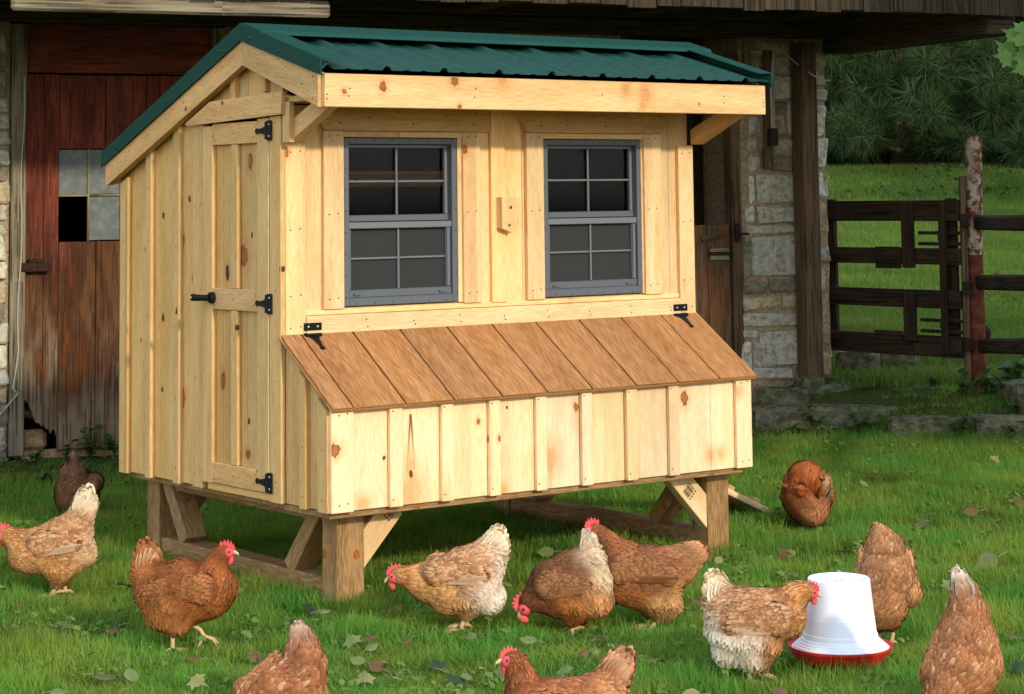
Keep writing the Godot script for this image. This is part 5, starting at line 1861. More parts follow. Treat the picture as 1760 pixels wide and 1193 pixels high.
func feather(st: SurfaceTool, p: Vector3, dir: Vector3, n: Vector3, len: float, wid: float, c0: Color, c1: Color, bend := 0.25) -> void:
	# a small rounded blade lying along dir, tip a little lifted, lighter along its rim
	var side := dir.cross(n).normalized() * wid * 0.5
	var a := p + n * 0.0005
	var m := p + dir * len * 0.55 + n * len * bend * 0.42
	var e := p + dir * len * 0.86 + n * len * bend * 0.34
	var t := p + dir * len + n * len * bend * 0.22
	var nn := (n + dir * 0.18).normalized()
	var rows := [[a, side * 0.55, c0], [m, side, c0.lerp(c1, 0.35)], [e, side * 0.72, c0.lerp(c1, 0.8)]]
	for i in 2:
		var r: Array = rows[i]
		var q: Array = rows[i + 1]
		for w in [[r[0] - r[1], r[2]], [q[0] - q[1], q[2]], [q[0] + q[1], q[2]], [r[0] - r[1], r[2]], [q[0] + q[1], q[2]], [r[0] + r[1], r[2]]]:
			st.set_color(w[1])
			st.set_normal((nn + (w[0] - p - dir * (w[0] - p).dot(dir)) * (6.0 / 0.02) * 0.03).normalized())
			st.add_vertex(w[0])
	for w in [[rows[2][0] - rows[2][1], rows[2][2]], [t, c1], [rows[2][0] + rows[2][1], rows[2][2]]]:
		st.set_color(w[1])
		st.set_normal(nn)
		st.add_vertex(w[0])


func plumage(net: Array, pal: Array, cell: float, dens: float, r: RandomNumberGenerator, lace: float, speck := 0.0) -> ArrayMesh:
	var st := start()
	var keep := cell * cell / (dens * dens)
	for i in net[0].size():
		if r.randf() > keep:
			continue
		var p: Vector3 = net[0][i]
		var n: Vector3 = net[1][i]
		var ct := coat(p, pal)
		var len: float = ct[2]
		if len < 0.007:
			continue
		var dir: Vector3 = ct[1] + Vector3(r.randf_range(-1, 1), r.randf_range(-1, 1) - 0.15, r.randf_range(-1, 1)) * 0.22
		dir = (dir - n * dir.dot(n))
		if dir.length_squared() < 0.02 or n.dot(ct[1]) < (-0.55 if lace > 1.9 else -0.82):
			continue
		dir = (dir.normalized() + n * 0.06).normalized()
		var c: Color = ct[0]
		var g := r.randf_range(0.78, 1.22) * (1.0 + 0.38 * na.get_noise_3d(p.x * 17.0, p.y * 17.0, p.z * 17.0))
		var c0 := Color(c.r * g * 0.66, c.g * g * 0.60, c.b * g * 0.56)  # root darkened to paint shade into the gaps between feathers
		var c1 := Color(minf(c.r * g + lace * 0.09, 0.85), minf(c.g * g + lace * 0.05, 0.75), minf(c.b * g + lace * 0.02, 0.6))
		var z := r.randf()
		if z < speck:
			c0 = c0.lerp(Color(0.52, 0.33, 0.17), 0.5)
			c1 = c1.lerp(Color(0.60, 0.42, 0.25), 0.5)
		elif z > 1.0 - speck and c.g < 0.4:
			c0 = c0.lerp(Color(0.16, 0.055, 0.02), 0.5)
			c1 = c1.lerp(Color(0.30, 0.12, 0.04), 0.5)
		len *= r.randf_range(0.55, 1.05)
		feather(st, p, dir, n, len, len * r.randf_range(0.27, 0.44), c0, c1, r.randf_range(0.04, 0.30))
	return st.commit()


func plume(st: SurfaceTool, base: Vector3, tip: Vector3, wide: Vector3, wid: float, c0: Color, c1: Color, arch: Vector3) -> void:
	# a long tail or flight feather: five stations, rounded end, a raised shaft
	var n := wide.cross(tip - base).normalized()
	var prev := []
	var ws := [0.45, 0.8, 1.0, 0.95, 0.62, 0.12]
	for i in 6:
		var t := i / 5.0
		var c := base.lerp(tip, t) + arch * (t * (1.0 - t) * 4.0)
		var w: Vector3 = wide * wid * 0.5 * ws[i]
		var col := c0.lerp(c1, t * t)
		var row := [[c - w, col], [c + n * 0.0012, Color(col.r * 0.9, col.g * 0.9, col.b * 0.9)], [c + w, col]]
		if i > 0:
			for k in 2:
				for q in [prev[k], row[k], row[k + 1], prev[k], row[k + 1], prev[k + 1]]:
					st.set_color(q[1])
					st.set_normal((n + wide * (0.4 if k == 1 else -0.4)).normalized())
					st.add_vertex(q[0])
		prev = row


# toe and shank along points given in pixels; dirx = which way the toes point (right of the picture > 0)
func hen_leg(parent: Node, path: Array, s: float, toes: Vector2, lifted := false) -> void:
	var st := start()
	var pts := PackedVector3Array()
	for q in path:
		pts.append(Vector3(q[0], q[1], q[2]) / s)
	var rad := taper(pts.size(), 0.0078, 0.0058)
	tube(st, pts, rad, 8)
	var f := pts[pts.size() - 1]
	var d0 := Vector3(toes.x, 0.0, toes.y).normalized()
	for a in [-0.5, 0.0, 0.5, PI]:
		var d := d0.rotated(Vector3.UP, a)
		var l := 0.052 if a != PI else 0.022
		var drop := -0.03 if lifted else -0.002
		tube(st, PackedVector3Array([f + Vector3(0, 0.004, 0), f + d * l * 0.5 + Vector3(0, 0.007 + drop * 0.4, 0), f + d * l * 0.85 + Vector3(0, 0.003 + drop, 0), f + d * l * 1.05 + Vector3(0, -0.001 + drop, 0)]), PackedFloat32Array([0.0058, 0.0048, 0.004, 0.0012]), 6)
	put(parent, "leg", st.commit(), mat("leg_skin"))


# head furniture: at = middle of the head, fwd = where the beak points, in metres, all local
func hen_head(parent: Node, at: Vector3, fwd: Vector3, r: float, open_comb := 1.0, wat := 1.0) -> void:
	fwd = fwd.normalized()
	var side := fwd.cross(Vector3.UP).normalized()
	var up := side.cross(fwd).normalized()
	var b := Transform3D(Basis(fwd, up, side), at)
	# red face on both sides
	var st := start()
	for s in [-1.0, 1.0]:
		var c0 := b * Vector3(r * 0.42, -r * 0.02, s * r * 0.52)
		ball(st, c0, Vector3(r * 0.72, r * 0.72, r * 0.5), Color.WHITE, 12, 8)
	put(parent, "face", st.commit(), mat("comb_red"))
	st = start()
	# single comb: five or six points on a flat blade that leans a little
	var prof := PackedVector2Array([Vector2(-0.75, 0.55), Vector2(0.2, 0.62), Vector2(1.05, 0.38), Vector2(1.25, 0.62), Vector2(1.05, 0.85), Vector2(0.98, 1.28), Vector2(0.78, 1.02), Vector2(0.62, 1.62), Vector2(0.38, 1.2), Vector2(0.16, 1.78), Vector2(-0.06, 1.26), Vector2(-0.34, 1.68), Vector2(-0.48, 1.18), Vector2(-0.86, 1.42), Vector2(-0.95, 1.0)])
	var scaled := PackedVector2Array()
	for q in prof:
		scaled.append(Vector2(q.x * r, (0.55 + (q.y - 0.55) * open_comb) * r))
	var flat := start()
	prism(flat, scaled, 0, 1, -r * 0.11, r * 0.11)
	st.append_from(flat.commit(), 0, b * Transform3D(Basis(Vector3.RIGHT, 0.16), Vector3.ZERO))
	put(parent, "comb", st.commit(), mat("comb_red"))
	st = start()
	for s in [-1.0, 1.0]:
		var w := start()
		ball(w, Vector3.ZERO, Vector3(r * 0.40, r * 0.62 * wat, r * 0.16), Color.WHITE, 10, 8)
		st.append_from(w.commit(), 0, Transform3D(b.basis, b * Vector3(r * 0.62, 0, s * r * 0.34) - Vector3.UP * r * 0.98))
	put(parent, "wattle", st.commit(), mat("comb_red"))
	st = start()
	tube(st, PackedVector3Array([b * Vector3(r * 0.7, r * 0.08, 0), b * Vector3(r * 1.25, r * 0.05, 0), b * Vector3(r * 1.6, -r * 0.08, 0), b * Vector3(r * 1.82, -r * 0.28, 0)]), PackedFloat32Array([r * 0.36, r * 0.3, r * 0.19, r * 0.03]), 9)
	put(parent, "beak", st.commit(), mat("beak_horn"))
	for s in [-1.0, 1.0]:
		st = start()
		ball(st, b * Vector3(r * 0.55, r * 0.22, s * r * 0.93), Vector3.ONE * r * 0.17, Color.WHITE, 8, 6)
		put(parent, "eye", st.commit(), mat("eye_dark"))


# one hen: d = description
func make_hen(d: Dictionary) -> void:
	if d.has("tail"):
		for i in 3:
			d.tail[3 + i] = lerpf(d.tail[i], d.tail[3 + i], 0.74)
	var s: float = d.s
	var at := Vector3(d.at[0], 0, d.at[1])
	at.y = ground_at(at)
	feet.append(Vector2(at.x, at.z) + EYE_SIDE * 0.03)
	var t := thing("hen", d.label, "hen", at, -0.6423, "hens on the lawn")
	var r := RandomNumberGenerator.new()
	r.seed = d.label.hash()
	var pal: Array = d.pal
	var cell := 0.0072
	var frame: Array = d.bones.duplicate()
	if d.has("tail"):
		var q: Array = d.tail
		var sq := 0.42 if q[10] == 0 else 1.0
		var k := 1.0 if q[10] == 0 else 0.62
		var m := [lerpf(q[0], q[3], 0.52), lerpf(q[1], q[4], 0.52), lerpf(q[2], q[5], 0.52)]
		frame.append([q[0], q[1], q[2], q[6] * 1.7 * k, m[0], m[1], m[2], q[6] * 1.25 * k, sq, q[8], 36])
		frame.append([m[0], m[1], m[2], q[6] * 1.2 * k, lerpf(q[0], q[3], 0.78), lerpf(q[1], q[4], 0.78), lerpf(q[2], q[5], 0.78), q[6] * 0.5 * k, sq * 0.8, q[9], 34])
	var net := skin(frame, s, pal, cell)
	var body := put(t, "body", skin_mesh(net, pal), mat("feather"))
	var pl := put(body, "plumage", plumage(net, pal, cell, d.get("dens", 0.0054), r, d.get("lace", 1.0), d.get("speck", 0.0)), mat("feather"))
	pl.set_meta("kind", "stuff")
	# wings
	for w in d.get("wings", []):
		var wn := skin([w], s, pal, 0.006)
		var wing := put(t, "wing", skin_mesh(wn, pal), mat("feather"))
		var wp := put(wing, "plumage", plumage(wn, pal, 0.006, 0.0058, r, 2.0, d.get("speck", 0.0) * 1.5), mat("feather"))
		wp.set_meta("kind", "stuff")
		# flight feathers along the lower rear edge
		var fs := start()
		var a := Vector3(w[0], w[1], w[2]) / s
		var e := Vector3(w[4], w[5], w[6]) / s
		var dir := (e - a).normalized()
		var dn := Vector3(dir.y, -dir.x, 0) * signf(dir.x)
		var out := signf(w[2]) * Vector3.BACK
		for i in 6:
			var u := i / 5.0
			var b0: Vector3 = a.lerp(e, 0.25 + 0.3 * u) + dn * w[3] / s * (0.78 - 0.45 * u) + out * w[3] / s * w[8] * (0.75 + 0.1 * u)
			var b1: Vector3 = e + dir * w[7] / s * (0.6 + 1.1 * u) + dn * w[7] / s * (0.75 - 0.75 * u) + out * w[7] / s * w[8] * (0.8 + 0.15 * u)
			var c: Color = pal[int(d.get("flight", w[9]))].lerp(pal[int(w[9])], 0.5)
			var g := r.randf_range(0.85, 1.15)
			plume(fs, b0, b1, (dn - dir * 0.12).normalized(), 0.010, Color(c.r * g * 0.8, c.g * g * 0.76, c.b * g * 0.7), Color(c.r * g * 1.1, c.g * g * 1.1, c.b * g * 1.1), out * 0.003)
		put(wing, "flight_feathers", fs.commit(), mat("feather"))
	# tail
	if d.has("tail"):
		var q: Array = d.tail   # base x y z, tip x y z, half width at base, fan, colour base, colour tip, facing axis ("side" fans in the picture plane)
		var b := Vector3(q[0], q[1], q[2]) / s
		var e := Vector3(q[3], q[4], q[5]) / s
		var dir := (e - b).normalized()
		var lat := Vector3.BACK if q[10] == 0 else Vector3.RIGHT
		lat = (lat - dir * lat.dot(dir)).normalized()
		var mid := lat.cross(dir).normalized()
		var ts := start()
		for i in 10:
			var k := i % 5
			var sg := 1.0 if i < 5 else -1.0
			var f := (k / 4.0 - 0.5) * 2.0
			var l := b.distance_to(e) * r.randf_range(0.94, 1.04) * (1.0 - 0.2 * f * f)
			var dd: Vector3 = (dir + mid * f * q[7] * 0.4 + lat * sg * 0.06 * (1.0 - absf(f) * 0.4)).normalized()
			var base: Vector3 = b + mid * f * q[6] / s + lat * sg * 0.012 - dir * 0.02
			var g := r.randf_range(0.85, 1.1)
			var c0: Color = pal[q[8]]
			var c1: Color = pal[q[9]]
			plume(ts, base, base + dd * (l + 0.02), (mid + lat * sg * 0.35).normalized(), 0.034, Color(c0.r * g, c0.g * g, c0.b * g), Color(c1.r * g, c1.g * g, c1.b * g), lat * sg * 0.006)
		put(t, "tail", ts.commit(), mat("feather"))
	if d.has("ruff"):
		var q: Array = d.ruff   # centre x y z, length, half angle, colour base, colour tip
		var rs := start()
		for k in 3:
			for i in 17:
				var ang := lerpf(-q[4], q[4], i / 16.0) + r.randf_range(-0.08, 0.08)
				var dd := Vector3(sin(ang), cos(ang), 0.22 * k - 0.2).normalized()
				var c := Vector3(q[0], q[1], q[2] + k * 7.0) / s
				var l: float = q[3] / s * (1.0 - 0.2 * k) * r.randf_range(0.8, 1.1) * (1.0 - 0.18 * absf(ang) / q[4])
				var g := r.randf_range(0.75, 1.2)
				var c0: Color = q[5]
				var c1: Color = q[6]
				plume(rs, c + dd * l * 0.25, c + dd * l, dd.cross(Vector3.BACK).normalized(), 0.022, Color(c0.r * g, c0.g * g, c0.b * g), Color(c1.r * g, c1.g * g, c1.b * g), Vector3(0, 0, 0.010))
		put(t, "ruffled_feathers", rs.commit(), mat("feather"))
	if d.has("head"):
		var h: Array = d.head
		hen_head(t, Vector3(h[0], h[1], h[2]) / s, Vector3(h[3], h[4], h[5]), h[6] / s, h[7] if h.size() > 7 else 1.0, h[8] if h.size() > 8 else 1.0)
	for l in d.get("legs", []):
		hen_leg(t, l[0], s, Vector2(l[1], l[2]), l.size() > 3)


func build_hens() -> void:
	var cream := Color(0.68, 0.53, 0.33)
	var white := Color(0.74, 0.64, 0.50)
	var buff := Color(0.47, 0.225, 0.068)
	var tan := Color(0.41, 0.17, 0.050)
	var rust := Color(0.31, 0.095, 0.022)
	var chest := Color(0.20, 0.058, 0.015)
	var dark := Color(0.115, 0.036, 0.012)
	var red := Color(0.50, 0.03, 0.035)
	# palettes: 0 head/neck, 1 back, 2 breast, 3 rear fluff, 4 tail base, 5 tail tip, 6 face
	var light_pal := [tan, Color(0.36, 0.17, 0.075), buff, white, cream, white, red]
	var brown_pal := [Color(0.24, 0.072, 0.018), chest, rust, Color(0.36, 0.135, 0.040), rust, Color(0.56, 0.36, 0.19), red]
	make_hen({"label": "reddish brown hen walking right with one foot raised", "at": [-0.644, 0.447], "s": 590.0, "pal": brown_pal, "lace": 0.6,
		"bones": [[88, 168, 0, 13.5, 80, 164, 0, 14, 0.9, 0, 9], [80, 160, 0, 14, 68, 140, 0, 25, 0.9, 0, 24], [70, 135, 0, 24, 76, 112, 0, 33, 0.92, 2, 24], [72, 106, 0, 35, 15, 112, 0, 45, 0.88, 1, 26], [62, 92, 0, 36, 30, 82, 0, 36, 0.85, 2, 26], [15, 112, 0, 42, -30, 105, 0, 36, 0.85, 1, 28], [-20, 120, 0, 30, -42, 130, 0, 24, 0.75, 4, 28], [-40, 130, 0, 22, -46, 160, 0, 14, 0.5, 4, 28], [-20, 95, 0, 36, -18, 70, 0, 33, 0.9, 3, 26], [0, 85, 16, 30, 8, 55, 14, 23, 0.8, 3, 24], [8, 62, 12, 17, 2, 40, 10, 7, 0.9, 3, 14], [14, 62, -8, 16, 16, 46, -8, 9, 0.9, 3, 14]],
		"wings": [[58, 112, 35, 25, -22, 112, 33, 15, 0.30, 1, 30], [58, 112, -35, 25, -22, 112, -33, 15, 0.30, 1, 30]],
		"tail": [-42, 140, 0, -49, 194, 0, 10, 0.30, 4, 5, 0], "head": [91, 169, 0, 1, -0.1, 0, 13.0],
		"legs": [[[[0, 48, 10], [0, 30, 10], [0, 2, 10]], 1, 0.2], [[[16, 50, -8], [34, 42, -8], [46, 35, -6], [54, 22, -6]], 1, -0.2, true]]})
	make_hen({"label": "light tan hen at the left edge facing left, white tail raised", "at": [-0.532, -0.601], "speck": 0.16, "s": 500.0, "pal": light_pal,
		"bones": [[-86, 102, 0, 12, -80, 102, 0, 12.5, 0.9, 0, 9], [-80, 100, 0, 13, -62, 94, 0, 18, 0.9, 0, 22], [-64, 92, 0, 18, -45, 80, 0, 28, 0.9, 0, 24], [-56, 68, 0, 24, -46, 66, 0, 26, 0.9, 2, 22], [-45, 78, 0, 30, -25, 78, 0, 36, 0.9, 2, 26], [-25, 80, 0, 36, 20, 90, 0, 38, 0.85, 1, 28], [10, 100, 0, 32, 34, 118, 0, 24, 0.8, 1, 28], [34, 118, 0, 24, 48, 146, 0, 14, 0.6, 4, 28], [5, 56, 0, 32, 40, 72, 0, 26, 0.9, 2, 26], [40, 80, 0, 24, 44, 72, 0, 21, 0.9, 3, 26], [4, 48, 10, 22, 2, 26, 8, 10, 0.9, 2, 16], [10, 46, -10, 20, 10, 26, -8, 9, 0.9, 2, 16]],
		"wings": [[-22, 92, 30, 22, 28, 92, 30, 14, 0.30, 1, 28], [-22, 92, -30, 22, 28, 92, -30, 14, 0.30, 1, 28]], "flight": 4,
		"tail": [46, 144, 0, 54, 180, 0, 9, 0.22, 4, 5, 0], "head": [-89, 103, 0, -1, -0.12, 0, 12.5],
		"legs": [[[[4, 28, 8], [0, 16, 8], [-7, 1, 8]], -1, 0.2], [[[11, 26, -8], [13, 16, -8], [17, 6, -8]], -1, 0.0]]})
	make_hen({"label": "light tan hen with white rump walking left in front of the near post", "at": [0.176, 0.765], "speck": 0.16, "s": 566.0, "pal": light_pal, "lace": 1.3,
		"bones": [[-112, 95, 0, 13, -104, 96, 0, 13, 0.9, 0, 9], [-104, 95, 0, 13, -84, 92, 0, 18, 0.9, 0, 22], [-84, 91, 0, 18, -66, 86, 0, 28, 0.9, 0, 24], [-66, 84, 0, 29, -40, 82, 0, 37, 0.9, 2, 26], [-42, 88, 0, 35, 12, 92, 0, 43, 0.86, 1, 28], [0, 108, 0, 32, 30, 118, 0, 30, 0.85, 1, 28], [32, 118, 0, 27, 54, 136, 0, 17, 0.7, 4, 28], [44, 118, 0, 26, 50, 105, 0, 22, 0.8, 3, 28], [-25, 62, 0, 34, 10, 56, 0, 30, 0.85, 2, 26], [28, 72, 0, 40, 42, 60, 0, 33, 0.9, 3, 26], [4, 56, 12, 27, 4, 32, 8, 11, 0.85, 2, 18], [0, 52, -12, 24, 0, 32, -8, 10, 0.85, 2, 18]],
		"wings": [[-46, 106, 33, 22, 26, 100, 33, 14, 0.30, 1, 30], [-46, 106, -33, 22, 26, 100, -33, 14, 0.30, 1, 30]], "flight": 4,
		"tail": [52, 136, 0, 66, 174, 0, 11, 0.20, 4, 5, 0], "head": [-113, 95, 0, -1, -0.35, 0, 13.0],
		"legs": [[[[5, 34, 8], [3, 20, 8], [-4, 1, 8]], -1, 0.1], [[[8, 32, -6], [10, 20, -8], [4, 6, -8]], -1, 0.0]]})
	make_hen({"label": "dark brown hen pecking down to the left, cream rump towards the viewer", "at": [0.418, 1.007], "s": 553.0, "pal": [dark, Color(0.13, 0.046, 0.02), rust, Color(0.44, 0.20, 0.07), cream, white, red], "lace": 0.7,
		"bones": [[-76, 50, 4, 14, -70, 56, 2, 15, 0.9, 0, 9], [-72, 56, 2, 15, -50, 64, 0, 24, 0.9, 0, 22], [-52, 62, 0, 26, -34, 72, 0, 36, 0.9, 1, 26], [-32, 78, 0, 42, 8, 90, 0, 42, 0.9, 1, 28], [-2, 104, 0, 32, 26, 116, 6, 28, 0.85, 1, 28], [22, 116, 10, 26, 30, 144, 6, 14, 0.75, 4, 26], [30, 112, 14, 24, 38, 92, 16, 26, 0.8, 4, 26], [-20, 60, 4, 34, 10, 52, 6, 32, 0.9, 2, 26], [30, 78, 10, 33, 36, 60, 12, 32, 0.95, 3, 26], [-6, 50, 18, 24, -4, 26, 14, 12, 0.85, 2, 18], [8, 48, -14, 22, 14, 24, -12, 10, 0.85, 2, 18]],
		"wings": [[-44, 86, 34, 24, 10, 84, 38, 13, 0.30, 1, 28]], "flight": 3,
		"tail": [27, 138, 6, 22, 172, 0, 9, 0.22, 4, 5, 1], "head": [-79, 48, 4, -0.55, -0.85, 0.1, 14.5],
		"legs": [[[[-3, 28, 14], [-3, 14, 14], [-1, -6, 14]], -1, 0.3], [[[13, 26, -12], [11, 14, -12], [10, 3, -12]], -1, 0.2]]})
	make_hen({"label": "brown hen facing left with its tail level, behind the pecking hen", "at": [0.634, 1.12], "s": 550.0, "pal": [Color(0.24, 0.078, 0.028), Color(0.19, 0.066, 0.026), rust, Color(0.47, 0.24, 0.085), Color(0.40, 0.19, 0.08), Color(0.56, 0.36, 0.2), red], "lace": 1.0,
		"bones": [[-94, 164, 0, 11.5, -88, 160, 0, 12, 0.9, 0, 9], [-88, 160, 0, 12, -74, 146, 0, 17, 0.9, 0, 22], [-74, 144, 0, 18, -54, 124, 0, 30, 0.9, 0, 26], [-54, 100, 0, 42, -6, 92, 0, 44, 0.85, 1, 28], [-50, 82, 0, 38, -20, 70, 0, 36, 0.82, 2, 26], [-6, 98, 0, 40, 32, 102, 0, 32, 0.82, 1, 28], [32, 106, 0, 28, 62, 118, 0, 18, 0.7, 4, 28], [30, 90, 0, 30, 48, 92, 0, 20, 0.8, 3, 26], [8, 56, 0, 34, 22, 46, 0, 29, 0.9, 3, 26], [12, 46, 12, 22, 12, 26, 10, 11, 0.9, 3, 16], [-6, 50, -12, 22, -6, 28, -10, 10, 0.9, 2, 16]],
		"wings": [[-52, 108, 33, 25, 22, 96, 33, 15, 0.30, 1, 30]], "flight": 1,
		"tail": [58, 118, 0, 96, 128, 0, 10, 0.26, 4, 5, 0], "head": [-96, 166, 0, -1, -0.1, -0.3, 12.0],
		"legs": [[[[12, 26, 10], [6, 14, 10], [-6, 0, 10]], -1, 0.1], [[[-6, 28, -10], [-4, 14, -10], [-4, 2, -10]], -1, 0.0]]})
	make_hen({"label": "reddish hen facing left, cut off by the bottom edge of the view", "at": [-0.472, 2.109], "s": 699.0, "pal": [Color(0.25, 0.068, 0.022), Color(0.27, 0.085, 0.032), rust, Color(0.45, 0.22, 0.10), Color(0.40, 0.165, 0.08), Color(0.58, 0.36, 0.22), red], "lace": 1.6,
		"bones": [[-92, 144, 0, 14, -84, 141, 0, 15, 0.9, 0, 9], [-84, 140, 0, 15, -76, 116, 0, 22, 0.9, 0, 22], [-78, 116, 0, 22, -68, 90, 0, 36, 0.9, 0, 26], [-66, 70, 0, 40, -20, 62, 0, 46, 0.9, 1, 28], [-20, 64, 0, 46, 36, 70, 0, 44, 0.86, 1, 28], [36, 78, 0, 38, 62, 98, 0, 24, 0.8, 1, 28], [62, 100, 0, 22, 84, 122, 0, 15, 0.65, 4, 28], [62, 76, 0, 34, 70, 62, 0, 30, 0.9, 3, 26], [0, 36, 0, 40, 30, 32, 0, 36, 0.9, 2, 26]],
		"wings": [[-50, 74, 40, 28, 30, 68, 40, 17, 0.3, 1, 30]], "flight": 3,
		"tail": [80, 120, 0, 103, 156, 0, 10, 0.26, 4, 5, 0], "head": [-94, 144, 0, -1, -0.05, 0.2, 14],
		"legs": [[[[0, 30, 12], [0, 14, 12], [-4, 0, 12]], -1, 0.1], [[[8, 30, -12], [10, 14, -12], [6, 0, -12]], -1, 0.0]]})
	make_hen({"label": "light tan hen facing right with its head at the white feeder", "at": [0.403, 1.805], "speck": 0.16, "s": 628.0, "pal": [tan, Color(0.33, 0.15, 0.07), Color(0.38, 0.16, 0.055), white, cream, white, red], "lace": 1.6,
		"bones": [[104, 151, 0, 13, 96, 152, 0, 13, 0.9, 0, 9], [96, 152, 0, 13, 82, 146, 0, 19, 0.9, 0, 24], [82, 144, 0, 20, 66, 130, 0, 30, 0.9, 0, 28], [66, 108, 0, 36, 30, 112, 0, 42, 0.88, 2, 26], [44, 112, 0, 40, -12, 112, 0, 44, 0.86, 1, 28], [-10, 118, 0, 38, -38, 124, 0, 30, 0.8, 1, 28], [-38, 124, 0, 27, -50, 146, 0, 16, 0.65, 4, 28], [-46, 106, 0, 28, -54, 92, 0, 22, 0.85, 3, 26], [-28, 74, 0, 40, -34, 58, 0, 30, 0.9, 3, 28], [0, 72, 10, 36, 2, 50, 12, 26, 0.9, 3, 26], [26, 66, 14, 30, 22, 38, 12, 17, 0.85, 2, 22], [-4, 50, 6, 18, -2, 28, 6, 9, 0.9, 3, 18]],
		"wings": [[50, 112, 36, 27, -24, 104, 36, 16, 0.30, 1, 30], [50, 112, -36, 27, -24, 104, -36, 16, 0.30, 1, 30]], "flight": 4,
		"tail": [-48, 144, 0, -56, 180, 0, 11, 0.24, 4, 5, 0], "head": [107, 150, 0, 1, -0.3, 0, 12.5],
		"legs": [[[[-3, 32, 8], [-2, 18, 8], [0, -2, 8]], 1, 0.3], [[[18, 40, -8], [18, 18, -8], [18, 4, -10]], 1, 0.0]]})
	make_hen({"label": "brown hen behind the white feeder with its back to the viewer", "at": [1.039, 1.726], "speck": 0.045, "s": 570.0, "pal": [rust, Color(0.29, 0.125, 0.05), rust, Color(0.31, 0.13, 0.05), Color(0.33, 0.155, 0.068), cream, red], "lace": 1.2,
		"bones": [[-62, 44, -40, 14, -54, 50, -36, 15, 0.9, 0, 10], [-54, 50, -34, 18, -34, 66, -24, 28, 1.0, 0, 22], [-34, 62, -18, 34, -14, 80, -6, 44, 1.0, 1, 28], [-16, 88, -6, 44, -4, 112, 0, 46, 1.0, 1, 30], [-6, 120, 0, 44, -6, 152, 4, 34, 1.0, 1, 30], [-6, 158, 4, 30, -12, 178, 6, 18, 0.9, 4, 28], [-20, 58, 0, 34, -10, 66, 10, 34, 1.0, 3, 28], [2, 60, 12, 24, 2, 36, 10, 11, 0.9, 3, 18]],
		"wings": [[32, 80, 12, 19, 30, 140, 8, 12, 0.7, 1, 30], [-46, 84, 6, 19, -38, 140, 2, 13, 0.7, 1, 30]], "tail": [-10, 172, 4, -20, 197, 8, 8, 0.25, 4, 5, 1],
		"legs": [[[[2, 38, 10], [3, 20, 10], [0, 3, 10]], -1, 0.5], [[[-16, 40, -10], [-16, 20, -10], [-18, 4, -10]], -1, 0.5]]})
	make_hen({"label": "brown hen at the lower right corner bending down, white tail tip up", "at": [0.535, 2.445], "speck": 0.045, "s": 658.0, "pal": [Color(0.33, 0.11, 0.04), Color(0.255, 0.093, 0.036), rust, Color(0.34, 0.145, 0.06), Color(0.27, 0.105, 0.042), white, red], "lace": 1.3,
		"bones": [[-52, 22, 44, 15, -46, 28, 42, 16, 0.95, 0, 10], [-46, 30, 40, 19, -32, 44, 34, 30, 1, 0, 26], [-28, 48, 28, 38, -8, 68, 14, 50, 1, 1, 28], [-10, 76, 10, 50, 12, 110, -4, 52, 1, 1, 30], [14, 112, -4, 48, 20, 154, -14, 36, 1, 1, 30], [20, 160, -14, 32, 19, 188, -20, 22, 0.95, 4, 28], [19, 192, -20, 20, 12, 214, -22, 11, 0.8, 4, 26], [20, 72, 6, 44, 30, 82, 0, 40, 1, 3, 28]],
		"wings": [[-44, 68, 30, 24, -30, 118, 6, 15, 0.8, 1, 30], [42, 76, 22, 24, 50, 120, 2, 15, 0.8, 1, 30]], "tail": [15, 200, -20, 6, 236, -24, 13, 0.24, 5, 5, 1],
		"legs": [[[[20, 40, 0], [20, 20, 0], [20, 0, 0]], -1, 0.5], [[[-4, 40, 10], [-4, 20, 10], [-4, 0, 10]], -1, 0.5]]})
	make_hen({"label": "brown hen at the bottom left seen from behind, white tail tip up", "at": [-0.838, 1.426], "speck": 0.045, "s": 659.0, "pal": [rust, Color(0.235, 0.082, 0.032), rust, Color(0.30, 0.125, 0.05), Color(0.25, 0.095, 0.04), white, red], "lace": 1.0,
		"bones": [[-72, 18, 30, 15, -64, 24, 28, 16, 0.95, 0, 10], [-64, 24, 26, 20, -46, 36, 18, 34, 1, 0, 26], [-44, 34, 14, 38, -14, 44, 6, 48, 1, 1, 28], [-14, 44, 4, 48, 12, 54, 0, 46, 1, 1, 30], [14, 60, 0, 42, 24, 92, -4, 34, 1, 1, 30], [24, 96, -4, 31, 24, 120, -6, 20, 0.95, 4, 28], [24, 122, -6, 18, 20, 136, -6, 11, 0.8, 4, 26]],
		"wings": [[-62, 42, 24, 27, -24, 88, 10, 14, 0.8, 1, 30], [40, 34, 16, 26, 50, 84, 4, 14, 0.8, 1, 30]], "tail": [23, 118, -6, 18, 152, -6, 13, 0.2, 5, 5, 1],
		"legs": [[[[0, 40, 8], [0, 20, 8], [0, 0, 8]], -1, 0.5], [[[16, 40, -8], [16, 20, -8], [16, 0, -8]], -1, 0.5]]})
